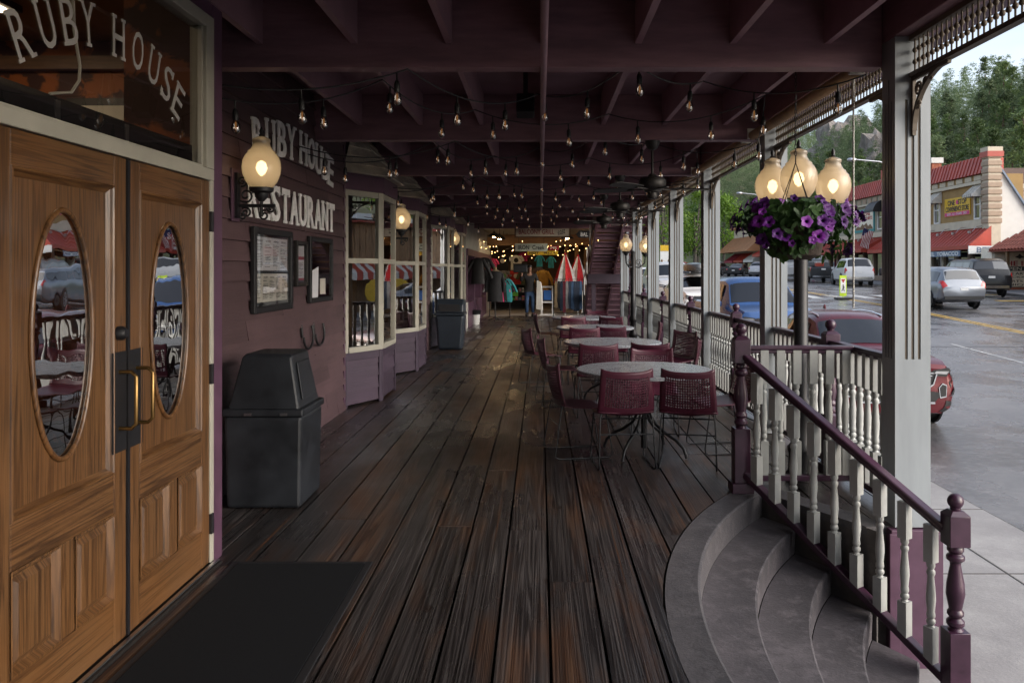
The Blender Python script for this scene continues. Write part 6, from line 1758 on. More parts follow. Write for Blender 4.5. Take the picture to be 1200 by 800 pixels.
def awning(parent, y0, y1, zt, zb, out, mat_, x=FX, name='awning', val=.25):
    mb = MB(); mb.add([(x, y0, zt), (x, y1, zt), (x - out, y1, zb), (x - out, y0, zb)], [(0, 1, 2, 3)]); mb.add([(x - out, y0, zb), (x - out, y1, zb), (x - out, y1, zb - val), (x - out, y0, zb - val)], [(0, 1, 2, 3)])
    mb.add([(x, y0, zt), (x - out, y0, zb), (x - out, y0, zb - val), (x, y0, zb - val)], [(0, 1, 2, 3)]); mb.add([(x, y1, zt), (x - out, y1, zb), (x - out, y1, zb - val), (x, y1, zb - val)], [(0, 1, 2, 3)])
    n = int((y1 - y0) / .45)
    for k in range(n + 1):
        y = y0 + (y1 - y0) * k / n; mb.bar((x, y, zt + .015), (x - out, y, zb + .015), .04, .04)
    return mb.build(name, mat_, parent)
# convenience store
cb = empty('corner_store', (31, 53, .5), 'ochre two storey convenience store with red mansard, red awning and rusticated beige pilaster', 'store')
y0, y1 = 50.2, 57.0
mb = MB(); mb.box(FX, FX + 2.4, y0, y1, 4.25, 7.6); mb.build('upper_wall', M['ochre'], cb)
mb = MB(); mb.box(FX + 2.41, FX + 14, y0, y1, 4.0, 4.7); mb.build('flat_roof', M['whitewash'], cb)
mb = MB(); ribs(mb, FX - .25, y0, y1, 7.62, 8.75, .35); mb.box(FX + .1, FX + 1.2, y0, y1, 7.61, 8.6); mb.build('mansard', M['redmetal'], cb)
mb = MB(); mb.box(FX - .22, FX - .003, y0, y1, 7.0, 7.2); mb.box(FX - .14, FX - .003, y0, y1, 4.26, 4.62); mb.box(FX - .10, FX - .003, y0, y1, 4.62, 4.80); mb.build('cornice', M['creamtrim'], cb)
mb = MB()
for k in range(6): mb.box(FX - .06, FX - .002, y0 + .3 + k * 1.1, y0 + 1.1 + k * 1.1, 7.26, 7.56)
mb.build('frieze_panel', M['block1'], cb)
mb = MB()
zz = 1.0; k = 0
mbb = MB()
mb.box(27.36, 28.1, 49.46, 50.19, .4, 8.8)
for k in range(10):
    z = 4.5 + k * .44; mbb.box(27.28, 28.16, 49.38, 50.21, z, z + .30)
mb.build('pilaster', M['block1'], cb); mbb.build('pilaster_block', M['block2'], cb, bevel=.03)
mb = MB(); mb.box(27.22, 28.22, 49.32, 50.25, 8.55, 8.88); mb.build('pilaster_band', M['redmetal'], cb); mb = MB(); mb.box(27.26, 28.18, 49.36, 50.21, 8.885, 9.15); mb.build('pilaster_cap', M['block1'], cb)
mb = MB(); mb.prism([(28.17, 8.1), (28.17, .3), (42, .3), (42, 4.75), (30.4, 4.75)], (0, 50.0, 0), (1, 0, 0), (0, 0, 1), (0, .18, 0)); mb.build('side_wall', M['whitewash'], cb)
mb = MB(); mb.bar((28.17, 49.98, 8.16), (30.4, 49.98, 4.81), .3, .1); mb.bar((30.4, 49.98, 4.80), (42, 49.98, 4.80), .3, .1); mb.build('coping', M['slate'], cb)
awning(cb, 49.4, 57.0, 4.30, 3.15, 1.35, M['redmetal'])
storefront(cb, 50.25, 57.0, .55, 3.4, 4)
for y in (50.85, 56.05): window(cb, y, 5.75, .6, 1.7)
M['stripe_w'] = pm('white_awning_cloth', (.62, .6, .55), .8)
M['stripe_g'] = pm('tan_awning_cloth', (.26, .22, .17), .8)
for y in (50.85, 56.05):
    mb = MB(); 
    for k in range(10):
        mb.mi = k % 2; a = y - .6 + k * .12; mb.add([(FX - .02, a, 7.0), (FX - .02, a + .12, 7.0), (FX - .75, a + .12, 6.35), (FX - .75, a, 6.35)], [(0, 1, 2, 3)]); mb.add([(FX - .75, a, 6.35), (FX - .75, a + .12, 6.35), (FX - .75, a + .12, 6.2), (FX - .75, a, 6.2)], [(0, 1, 2, 3)])
    mb.mi = 0
    for s in (-.6, .6): mb.add([(FX - .02, y + s, 7.0), (FX - .75, y + s, 6.35), (FX - .75, y + s, 6.2), (FX - .02, y + s, 6.2)], [(0, 1, 2, 3)])
    mb.build('striped_awning', [M['stripe_w'], M['stripe_g']], cb)
mb = MB()
for k in range(4): y = 50.2 + k * 2.0; mb.lathe([(.02, 0), (.12, .05), (.14, .18), (.02, .22)], (FX - .9, y, 3.86), 10); mb.tube([(FX - .9, y, 3.86), (FX - .5, y, 4.3), (FX, y, 4.4)], .02, 5)
mb.build('gooseneck_lamp', M['steel'], cb)
sg = empty('shop_sign', (FX - .08, 53.3, 5.85), 'yellow banner sign reading ONE STOP CONVENIENCE STORE on the ochre upper wall', 'sign')
mb = MB(); mb.box(FX - .06, FX - .005, 51.75, 55.0, 5.2, 6.4); mb.build('board', M['yellow_sign'], sg)
mb = MB(); lettering(mb, 'ONE   STOP', (FX - .061, 53.37, 6.10), (0, -1, 0), (0, 0, 1), 2.4, .36, .012, .02); lettering(mb, 'CONVENIENCE STORE', (FX - .061, 53.37, 5.68), (0, -1, 0), (0, 0, 1), 2.95, .34, .012, .02); mb.build('lettering', M['ink'], sg)
M['magenta'] = pm('magenta_strip', (.55, .04, .18), .5)
mb = MB(); mb.box(FX - .075, FX - .061, 51.8, 54.95, 5.22, 5.46); mb.lathe([(.001, 0), (.15, 0), (.15, .01), (.001, .01)], (FX - .062, 53.35, 6.10), 14, M=Matrix.Rotation(R(-90), 4, 'Y')); mb.build('magenta_strip', M['magenta'], sg)
mb = MB(); lettering(mb, 'BEER - ICE - CIGARS - DELI', (FX - .0755, 53.37, 5.34), (0, -1, 0), (0, 0, 1), 2.5, .14, .008); mb.build('small_lettering', M['white'], sg)
sg = empty('shop_sign', (FX - 1.3, 53.5, 2.75), 'dark strip sign reading PRETZEL TOBACCO hung under the red awning', 'sign')
mb = MB(); mb.box(FX - 1.3, FX - 1.25, 50.6, 56.6, 2.50, 2.86); mb.build('board', M['slate'], sg); mb = MB(); lettering(mb, 'PRETZEL  TOBACCO', (FX - 1.301, 53.4, 2.68), (0, -1, 0), (0, 0, 1), 5.2, .26, .012, .02); mb.build('lettering', M['white'], sg)
sg = empty('shop_sign', (27.2, 49.2, 2.9), 'white sign reading BEER at the corner below the pilaster', 'sign')
mb = MB(); mb.box(26.0, 28.3, 49.2, 49.25, 2.62, 3.10); mb.build('board', M['white'], sg); mb = MB(); lettering(mb, 'BEER', (27.15, 49.199, 2.86), (1, 0, 0), (0, 0, 1), 1.3, .34, .012, .02); mb.build('lettering', M['slate'], sg)
# brown roofed house behind
bh = empty('gabled_house', (36, 58, 2), 'brown shingle roofed house rising behind the whitewashed side wall', 'house')
mb = MB(); mb.box(31, 47, 57.5, 66, .2, 7.3); mb.build('wall', M['whitewash'], bh)
mb = MB(); mb.add([(30.4, 57, 7.2), (47.5, 57, 7.2), (47.5, 61.7, 9.4), (30.4, 61.7, 9.4), (30.4, 66.4, 7.2), (47.5, 66.4, 7.2)], [(0, 1, 2, 3), (3, 2, 5, 4), (0, 3, 4), (1, 5, 2)]); mb.build('roof', pm('brown_shingles', (.14, .085, .06), .85, var=.25, scale=6), bh)
mb = MB(); mb.box(32.5, 34, 57.45, 57.5, 5.0, 6.6); mb.build('window', M['darkglass'], bh)
ch = empty('brick_chimney', (29.5, 59, 8), 'red brick chimney with a white cap rising behind the mansard', 'chimney')
mb = MB(); mb.box(29.2, 29.9, 60.4, 61.1, .4, 9.6); mb.build('stack', M['brick'], ch); mb = MB(); mb.box(29.1, 30.0, 60.3, 61.2, 9.6, 10.0); mb.build('cap', M['whitewash'], ch)
# annexe between (behind the near column)
an = empty('plain_shop', (31, 60.5, .5), 'plain tan shop between the ochre store and the grey green store', 'shop')
mb = MB(); mb.box(FX, FX + 12, 57.05, 64.3, 3.4, 7.4); mb.build('wall', M['block2'], an); storefront(an, 57.1, 64.2, .6, 3.4, 4); awning(an, 57.1, 64.2, 4.2, 3.2, 1.6, M['redmetal'])
mb = MB(); mb.box(FX - .2, FX + 12, 57.05, 64.3, 7.41, 7.7); mb.build('cornice', M['creamtrim'], an)
# grey-green T-shirt store
M['sage'] = pm('sage_grey_boards', (.29, .28, .22), .75, var=.12, scale=2)
gs = empty('grey_store', (31, 70, .7), 'sage grey two storey gift store with red mansard, red awning and painted sign', 'store')
y0, y1 = 64.7, 77.0
mb = MB(); mb.box(FX, FX + 12, y0, y1, 4.3, 7.7); mb.build('upper_wall', M['sage'], gs)
mb = MB(); ribs(mb, FX - .25, y0, y1, 7.72, 8.95, .35); mb.box(FX + .1, FX + 12, y0, y1, 7.7, 8.8); mb.build('mansard', M['redmetal'], gs)
mb = MB(); mb.box(FX - .2, FX - .003, y0, y1, 7.0, 7.15); mb.box(FX - .12, FX - .003, y0, y1, 4.32, 4.7); mb.build('cornice', M['creamtrim'], gs)
mb = MB()
for k in range(11): mb.box(FX - .06, FX - .002, y0 + .3 + k * 1.1, y0 + 1.0 + k * 1.1, 7.2, 7.62)
mb.build('frieze_panel', M['block2'], gs)
mb = MB(); mb.box(FX - .25, FX + .35, 64.32, 64.69, .6, 8.9); mb.build('pilaster', M['block2'], gs); mb = MB(); mb.box(FX - .3, FX + .4, 64.28, 64.73, 8.9, 9.6); mb.build('pilaster_cap', M['redmetal'], gs)
awning(gs, 64.7, 77.0, 4.3, 3.3, 1.9, M['redmetal']); storefront(gs, 64.8, 77.0, .7, 3.5, 6, wallm=M['block2'])
mb = MB(); [mb.lathe([(.02, 0), (.12, .05), (.14, .18), (.02, .22)], (FX - .9, 65.5 + k * 2.2, 3.98), 10) for k in range(6)]; mb.build('gooseneck_lamp', M['steel'], gs)
window(gs, 65.4, 5.9, .8, 1.8)
mb = MB(); mb.grid(1, 8, lambda u, v: (FX - .9 * math.sin(v * math.pi / 2), 64.8 + 1.8 * u, 7.25 - .95 * (1 - math.cos(v * math.pi / 2)))); mb.add([(FX, 64.8, 7.25)] + [(FX - .9 * math.sin(k / 8 * math.pi / 2), 64.8, 7.25 - .95 * (1 - math.cos(k / 8 * math.pi / 2))) for k in range(9)] + [(FX, 64.8, 6.3)], [tuple(range(11))]); mb.build('dome_awning', M['black'], gs)
sg = empty('shop_sign', (FX - .08, 68.4, 5.6), 'teal bordered sign with red CUSTOM T-SHIRTS lettering over dark mountains', 'sign')
mb = MB(); mb.box(FX - .06, FX - .005, 66.6, 70.7, 4.85, 6.75); mb.build('board', pm('teal_border', (.03, .26, .28), .5), sg); mb = MB(); mb.box(FX - .08, FX - .0605, 66.8, 70.5, 5.05, 6.58); mb.build('field', M['cream_sign'], sg)
mb = MB(); lettering(mb, 'KEYSTONE', (FX - .081, 68.65, 6.33), (0, -1, 0), (0, 0, 1), 2.6, .30, .012, .02); lettering(mb, 'CUSTOM T-SHIRTS', (FX - .081, 68.65, 5.98), (0, -1, 0), (0, 0, 1), 3.4, .28, .012, .02); mb.build('lettering', M['red_sign'], sg)
mb = MB(); mb.prism([(-1.8, 0), (-1.8, .15), (-1.2, .35), (-.8, .2), (-.3, .5), (0, .35), (.5, .55), (.9, .25), (1.3, .42), (1.8, .1), (1.8, 0)], (FX - .081, 68.65, 5.06), (0, -1, 0), (0, 0, 1), (-.01, 0, 0)); mb.build('mountain_shape', M['dispwood'], sg)
fg = empty('flag', (FX - 2.1, 66.5, 4.2), 'american flag hanging from an angled pole over the red awning of the sage grey store', 'flag')
MB().tube([(FX - .3, 65.8, 3.9), (25.85, 64.55, 5.05)], .03, 6).build('pole', M['white'], fg)
mb = MB(); o_ = Vector((25.75, 64.5, 5.0)); dv = Vector((-.22, .05, -.97)).normalized(); du = Vector((.88, .1, -.35)).normalized()
for k in range(13):
    mb.mi = k % 2
    mb.grid(6, 1, lambda u, v: tuple(o_ + du * (.85 * (k + v) / 13) + dv * (1.45 * u) + Vector((0, .06 * math.sin(u * 7 + k * .3), 0))))
mb.mi = 2; mb.grid(3, 1, lambda u, v: tuple(o_ + du * (.458 * v) + dv * (.6 * u) + Vector((0, .06 * math.sin(u * .41 * 7) - .03, 0))))
mb.build('cloth', [M['red_sign'], M['white'], pm('navy_cloth', (.02, .03, .10), .7)], fg)
# pink and white building
M['pink'] = pm('pink_trim', (.50, .07, .17), .5)
pk = empty('pink_shop', (31, 82, .8), 'white building with bright pink balcony railing and pink trimmed shop front', 'shop')
mb = MB(); mb.box(FX + 1.2, FX + 12, 77.1, 86.5, 3.9, 6.4); mb.box(FX, FX + 12, 77.1, 86.5, 3.4, 3.9); mb.build('wall', M['whitewash'], pk)
mb = MB(); mb.box(FX - .6, FX, 77.1, 86.5, 3.35, 3.75); mb.box(FX - .5, FX - .35, 77.2, 77.4, .8, 3.35); mb.box(FX - .5, FX - .35, 80.2, 80.4, .8, 3.35); mb.box(FX - .5, FX - .35, 83.2, 83.4, .8, 3.35); mb.build('fascia', M['pink'], pk)
mb = MB(); mb.bar((FX - .4, 77.1, 5.0), (FX - .4, 86.5, 5.0), .1, .1); mb.bar((FX - .4, 77.1, 4.4), (FX - .4, 86.5, 4.4), .07, .07)
for k in range(9):
    y = 77.2 + k * 1.15; mb.box(FX - .46, FX - .34, y, y + .1, 3.75, 5.0)
    if k < 8: mb.bar((FX - .4, y + .1, 4.4), (FX - .4, y + 1.15, 5.0), .05, .05, (1, 0, 0)); mb.bar((FX - .4, y + .1, 5.0), (FX - .4, y + 1.15, 4.4), .05, .05, (1, 0, 0))
mb.build('balcony_rail', M['pink'], pk); storefront(pk, 77.2, 86.4, .8, 3.35, 5, wallm=M['white'])
mb = MB(); mb.add([(FX + .3, 76.9, 6.3), (FX + .3, 86.7, 6.3), (FX + 6, 86.7, 8.2), (FX + 6, 76.9, 8.2)], [(0, 1, 2, 3)]); mb.build('roof', M['redmetal'], pk)
# filler and brown awning building
fb = empty('tan_shop', (31, 93, .9), 'tan shop seen behind the lamp post pole', 'shop')
mb = MB(); mb.box(FX, FX + 12, 86.6, 99, 3.6, 7.0); mb.build('wall', M['block1'], fb); storefront(fb, 86.7, 99, .9, 3.6, 5); awning(fb, 86.7, 99, 4.4, 3.5, 1.6, M['redmetal'])
mb = MB(); mb.box(FX - .2, FX + 12, 86.6, 99, 7.0, 7.5); mb.build('cornice', M['redmetal'], fb)
bb_ = empty('brown_awning_shop', (31, 107, 1), 'tan corner building with a large copper brown awning and small red awnings below', 'shop')
M['copper'] = pm('copper_brown_awning', (.38, .19, .085), .6, var=.15, scale=1)
mb = MB(); mb.box(FX, FX + 12, 99.2, 115, 3.5, 7.3); mb.build('wall', M['block1'], bb_); awning(bb_, 99.2, 115.5, 6.1, 4.1, 2.2, M['copper'], val=.1)
mb = MB(); mb.box(FX - .4, FX + 12, 99.0, 115.6, 7.3, 7.65); mb.build('cornice', M['copper'], bb_); storefront(bb_, 99.2, 115, 1.0, 3.4, 5, wallm=M['block2'])
for k in range(3): awning(bb_, 99.6 + k * 5.3, 104.3 + k * 5.3, 3.9, 2.9, 1.4, [M['redpaper'], M['redmetal'], M['stripe_w']][2 - k if k != 2 else 0], name='small_awning')
# gift shop with tiled roof at the right
gf = empty('tile_roof_shop', (28, 46, .3), 'small gift shop with a red clay tile roof and cream end wall', 'shop')
M['claytile'] = pm('clay_tiles', (.30, .09, .06), .7, var=.35, scale=4)
mb = MB(); mb.box(26.6, 36, 47.75, 48.9, .3, 2.95); mb.build('wall', M['cream_sign'], gf)
mb = MB(); ex, ey0, ey1, az, ax = 26.4, 43.0, 47.9, 2.75, 28.8; ym_ = (ey0 + ey1) / 2; zr = 4.55
for k in range(30):
    a = ex + k * .32
    for j in range(9):
        f0, f1 = j / 9, min(1, (j + 1.1) / 9)
        if a < ex + (ax - ex) * f0: continue
        mb.tube([(a + .16, ey0 + (ym_ - ey0) * f0, az + (zr - az) * f0 + .03), (a + .16, ey0 + (ym_ - ey0) * f1, az + (zr - az) * f1)], .11, 6, cap=False)
for k in range(15):
    y = ey0 + .1 + k * .32
    for j in range(8):
        f0, f1 = j / 8, min(1, (j + 1.1) / 8); lim = (ym_ - ey0) * f0
        if y < ey0 + lim or y > ey1 - lim: continue
        mb.tube([(ex + (ax - ex) * f0, y, az + (zr - az) * f0 + .03), (ex + (ax - ex) * f1, y, az + (zr - az) * f1)], .11, 6, cap=False)
mb.add([(ex, ey0, az - .05), (36, ey0, az - .05), (36, ym_, zr - .06), (ax, ym_, zr - .06), (ex, ey1, az - .05), (36, ey1, az - .05)], [(0, 1, 2, 3), (0, 3, 4), (3, 2, 5, 4), (0, 4, 5, 1)])
mb.build('tile_roof', M['claytile'], gf)
mb = MB(); mb.box(26.55, 26.7, 43.2, 43.35, .3, 2.7); mb.box(26.55, 26.7, 46.1, 46.25, .3, 2.7); mb.build('porch_post', M['dispwood'], gf)
sg = empty('painted_wall_sign', (28.6, 47.7, 1.7), 'cream painted wall sign reading THE INDIANS, OPEN ALL YEAR under the clay tile roof', 'sign')
mb = MB(); mb.box(26.7, 30.9, 47.67, 47.73, .62, 2.62); mb.build('board', M['cream_sign'], sg)
mb = MB(); lettering(mb, 'THE INDIANS', (28.8, 47.669, 2.02), (1, 0, 0), (0, 0, 1), 3.6, .30, .012, .02); mb.build('heading', M['red_sign'], sg)
mb = MB(); mb.box(26.9, 30.7, 47.65, 47.669, 1.58, 1.84); mb.build('strip', M['ink'], sg); mb = MB(); lettering(mb, 'OPEN ALL YEAR', (28.8, 47.6495, 1.71), (1, 0, 0), (0, 0, 1), 3.3, .19, .008, .01); mb.build('strip_lettering', M['cream_sign'], sg)
mb = MB()
for k, s in enumerate(('FINE ARTS & CRAFTS', 'PRECIOUS JEWELRY', 'SHIRTS - POTTERY', 'UNIQUE GIFTS')): lettering(mb, s, (28.8, 47.669, 1.42 - k * .22), (1, 0, 0), (0, 0, 1), 3.3, .15, .012, .01)
mb.prism([(-.3, 0), (-.1, .1), (0, .22), (.1, .1), (.3, 0), (.1, -.04), (0, -.1), (-.1, -.04)], (28.2, 47.668, 2.38), (1, 0, 0), (0, 0, 1), (0, -.01, 0)); mb.build('lettering', M['ink'], sg)
pl = empty('flower_planter', (27.2, 47.2, .3), 'low brick planter at the foot of the painted wall sign', 'planter')
mb = MB(); mb.box(26.7, 28.2, 47.0, 47.5, .25, .62); mb.build('box', M['brick'], pl, bevel=.02); mb = MB(); mb.box(26.78, 28.12, 47.08, 47.42, .621, .66); mb.build('soil', M['interior'], pl)
# log store opposite the bay windows (seen in their reflections)
lg = empty('log_store', (31, 20, -.4), 'rough plank trading post with a red and white striped awning across the street', 'store')
M['rough'] = pm('rough_planks', (.26, .155, .08), .8, var=.35, scale=2.5, stretch=(1, 6, 1), bump=.3)
zb = ground_z(20)
mb = MB(); mb.box(FX + .1, FX + 9, 3, 42, -.9, 4.0)
for k in range(130): mb.box(FX + .06, FX + .099, 3 + k * .3, 3.26 + k * .3, 2.0, 4.0)
mb.build('plank_wall', M['rough'], lg)
mb = MB(); mb.box(FX - .4, FX + 9, 3, 42, 4.01, 4.14); mb.build('red_fascia', M['redmetal'], lg); mb = MB(); mb.box(FX - .5, FX + 9, 3, 42, 4.145, 4.42); mb.build('white_eave', M['white'], lg)
mb = MB()
for k in range(156):
    mb.mi = k % 2; a = 3 + k * .25; mb.add([(FX, a, 2.0), (FX, a + .25, 2.0), (FX - 1.4, a + .25, 1.5), (FX - 1.4, a, 1.5)], [(0, 1, 2, 3)]); mb.add([(FX - 1.4, a, 1.5), (FX - 1.4, a + .25, 1.5), (FX - 1.4, a + .25, 1.15), (FX - 1.4, a, 1.15)], [(0, 1, 2, 3)])
mb.build('striped_awning', [M['stripe_w'], M['redmetal']], lg)
for k, y in enumerate((9, 17.2, 20.6, 24.2, 31)):
    e = empty('round_sign', (FX - 1.5, y, .8), 'round orange sign hanging under the striped awning of the log store', 'sign', 'round orange signs under the striped awning')
    MB().lathe([(.001, -.03), (.55, -.03), (.58, 0), (.55, .03), (.001, .03)], (FX - 1.6, y, .62), 28, M=Matrix.Rotation(R(90), 4, 'Y')).build('disc', M['yellow_sign'], e, smooth=40)
    MB().tube([(FX - 1.6, y, 1.2), (FX - 1.42, y, 1.5)], .02, 5).build('bracket', M['black'], e)

# ------------------------------------------------------------------ street lamps, signs
def street_lamp(x, y, L, H, label):
    e = empty('street_lamp', (x, y, ground_z(y)), label, 'street lamp'); z = ground_z(y)
    MB().tube([(x, y, z), (x, y, z + H * .6), (x, y, z + H)], [.12, .10, .07], 10).build('pole', M['steel'], e, smooth=60)
    MB().tube([(x, y, z + H - .6), (x - L * .4, y, z + H - .15), (x - L, y, z + H)], .045, 8).build('arm', M['steel'], e, smooth=60)
    MB().lathe([(.02, -.35), (.13, -.25), (.16, .1), (.08, .32), (.02, .35)], (x - L - .3, y, z + H), 12, M=Matrix.Rotation(R(90), 4, 'Y')).build('head', M['steel'], e, smooth=60)
street_lamp(26.0, 59.3, 2.9, 9.1, 'curved arm street lamp rising beside the sage grey store')
street_lamp(26.0, 94, 2.6, 9.6, 'farther curved arm street lamp, left of the hanging basket')
cs_ = empty('crosswalk_sign', (14.95, 40, ground_z(40)), 'lime yellow pedestrian yield paddle sign standing on the centre of the street', 'sign'); z = ground_z(40)
mb = MB(); mb.cbox((14.95, 40, z + .05), (.75, .5, .09)); mb.build('base', M['black'], cs_, bevel=.02)
mb = MB(); mb.box(14.78, 15.12, 40, 40.04, z + .16, z + 1.18); mb.box(14.93, 14.97, 40.005, 40.035, z + .09, z + .16); mb.build('paddle', pm('lime_panel', (.45, .62, .02), .5), cs_)
mb = MB(); mb.box(14.82, 15.08, 39.99, 39.9995, z + .32, z + 1.04); fp = mb.build('face', M['white'], cs_)
mb = MB(); mb.prism([(-.11, .1), (.11, .1), (0, -.1)], (14.95, 39.989, z + .90), (1, 0, 0), (0, 0, 1), (0, -.004, 0)); mb.build('yield_triangle', M['red_sign'], cs_)
mb = MB(); mb.lathe([(.001, 0), (.035, 0), (.035, .004), (.001, .004)], (14.95, 39.989, z + .70), 12, M=Matrix.Rotation(R(90), 4, 'X')); mb.prism([(-.03, .09), (.03, .09), (.08, 0), (.05, -.01), (.02, .03), (.07, -.17), (.03, -.18), (0, -.05), (-.06, -.18), (-.09, -.15), (-.03, -.02)], (14.95, 39.989, z + .57), (1, 0, 0), (0, 0, 1), (0, -.004, 0)); mb.build('walking_figure', M['ink'], cs_)
ys = empty('street_banner', (17.7, 112, 3), 'white and yellow billboard standing under the trees at the end of the street', 'sign')
mb = MB(); mb.box(16.6, 18.3, 112, 112.1, 2.6, 5.1); mb.build('panel', M['white'], ys); mb = MB(); mb.box(16.6, 18.3, 111.95, 111.999, 4.3, 5.1); mb.box(17.9, 18.3, 111.95, 111.999, 2.6, 4.3); mb.build('yellow_field', M['yellow_sign'], ys); mb = MB(); mb.box(16.8, 16.95, 112.1, 112.2, .9, 5.0); mb.box(18.0, 18.15, 112.1, 112.2, .9, 5.0); mb.build('leg', M['dispwood'], ys)

# ------------------------------------------------------------------ vehicles
M['tyre'] = pm('tyre_rubber', (.015, .015, .016), .8); M['rim'] = pm('alloy_rim', (.38, .38, .40), .3, .9); M['carblack'] = pm('black_trim', (.012, .012, .013), .5); M['chrome'] = pm('chrome', (.6, .6, .62), .15, 1.0)
M['carglass'] = pane('car_glass', .05, (.035, .045, .045), .01); M['headl'] = pane('lamp_lens', .25, (.6, .6, .62), .05); M['taill'] = pm('red_tail_lens', (.38, .01, .012), .2, coat=.5); M['amber'] = pm('amber_lens', (.5, .15, .02), .25)
def paintm(name, c, metal=.2): return pm(name, c, .22, metal, var=.04, scale=2, coat=.12, spec=.35)
KIND = {
 # x, zlow, zbelt, ztop, wlow, wbelt, wtop (half widths as fraction of W/2)
 'suv': (4.65, 1.87, [(0, .24, .62, .92, .80, .86, .78), (.05, .22, .76, .98, .91, .93, .80), (.22, .20, .86, 1.03, .97, .965, .82), (.95, .20, .95, 1.10, .99, .97, .82), (1.22, .20, .97, 1.13, .99, .97, .82), (1.95, .20, .99, 1.56, .99, .965, .66), (2.3, .20, 1.0, 1.63, .99, .965, .67), (3.2, .20, 1.02, 1.64, .99, .965, .66), (3.95, .22, 1.05, 1.57, .98, .95, .62), (4.32, .26, 1.07, 1.40, .95, .93, .62), (4.55, .32, 1.04, 1.10, .90, .90, .70), (4.65, .42, .80, .86, .80, .82, .66)], (1.22, 1.95), (1.98, 4.15), (3.98, 4.50), .36, (.92, 3.75)),
 'minivan': (5.1, 2.0, [(0, .34, .58, .70, .70, .74, .55), (.08, .24, .70, .84, .86, .88, .66), (.4, .21, .82, .96, .95, .95, .74), (.85, .20, .92, 1.06, .98, .96, .78), (1.9, .20, .98, 1.60, .99, .96, .68), (2.4, .20, 1.0, 1.72, .99, .96, .70), (4.2, .22, 1.04, 1.70, .98, .95, .70), (4.72, .26, 1.06, 1.60, .96, .93, .66), (4.98, .32, 1.08, 1.16, .92, .92, .72), (5.1, .40, .84, .90, .84, .86, .68)], (.9, 1.9), (1.95, 4.6), (4.72, 4.99), .35, (1.0, 4.05)),
 'bigsuv': (5.3, 2.03, [(0, .40, .78, .90, .80, .82, .66), (.06, .30, .92, 1.06, .90, .90, .76), (.4, .27, 1.02, 1.16, .96, .95, .80), (1.25, .26, 1.08, 1.22, .99, .97, .82), (1.95, .26, 1.12, 1.78, .99, .965, .70), (2.4, .26, 1.13, 1.88, .99, .965, .71), (4.3, .26, 1.16, 1.88, .99, .955, .71), (4.9, .28, 1.18, 1.80, .98, .94, .70), (5.2, .36, 1.18, 1.26, .95, .93, .76), (5.3, .48, .95, 1.0, .88, .88, .74)], (1.25, 1.95), (1.98, 4.85), (4.88, 5.21), .40, (.98, 4.15)),
 'pickup': (5.8, 2.05, [(0, .46, .86, 1.0, .84, .85, .72), (.06, .34, 1.0, 1.12, .93, .92, .80), (.5, .32, 1.06, 1.18, .97, .96, .84), (1.35, .31, 1.12, 1.24, .99, .97, .86), (2.05, .31, 1.16, 1.82, .99, .965, .72), (2.4, .31, 1.17, 1.92, .99, .965, .73), (3.4, .31, 1.18, 1.92, .99, .96, .73), (3.78, .31, 1.18, 1.80, .99, .96, .72), (3.86, .31, 1.18, 1.24, .99, .96, .88), (5.7, .34, 1.18, 1.22, .98, .96, .88), (5.8, .44, 1.10, 1.16, .94, .94, .86)], (1.35, 2.05), (2.08, 3.72), (3.74, 3.84), .41, (1.0, 4.6)),
 'topper': (5.85, 2.05, [(0, .46, .86, 1.0, .84, .85, .72), (.06, .34, 1.0, 1.12, .93, .92, .80), (.5, .32, 1.06, 1.18, .97, .96, .84), (1.35, .31, 1.12, 1.24, .99, .97, .86), (2.05, .31, 1.16, 1.82, .99, .965, .72), (2.4, .31, 1.17, 1.92, .99, .965, .73), (5.2, .31, 1.18, 1.92, .99, .96, .75), (5.62, .32, 1.18, 1.80, .99, .96, .75), (5.78, .36, 1.18, 1.24, .97, .96, .88), (5.85, .44, 1.02, 1.08, .92, .92, .84)], (1.35, 2.05), (2.08, 5.3), (5.60, 5.77), .41, (1.0, 4.6)),
 'sedan': (4.8, 1.85, [(0, .32, .56, .66, .70, .74, .55), (.07, .22, .64, .76, .86, .88, .66), (.4, .19, .74, .86, .95, .95, .76), (1.25, .18, .84, .97, .98, .96, .80), (2.05, .18, .90, 1.36, .98, .95, .62), (2.5, .18, .91, 1.43, .98, .95, .63), (3.2, .18, .93, 1.40, .98, .95, .62), (4.0, .2, .95, 1.06, .97, .94, .72), (4.65, .26, .90, .98, .92, .9, .70), (4.8, .38, .72, .80, .82, .82, .64)], (1.25, 2.05), (2.08, 3.7), (3.25, 3.98), .33, (.9, 3.75)),
}
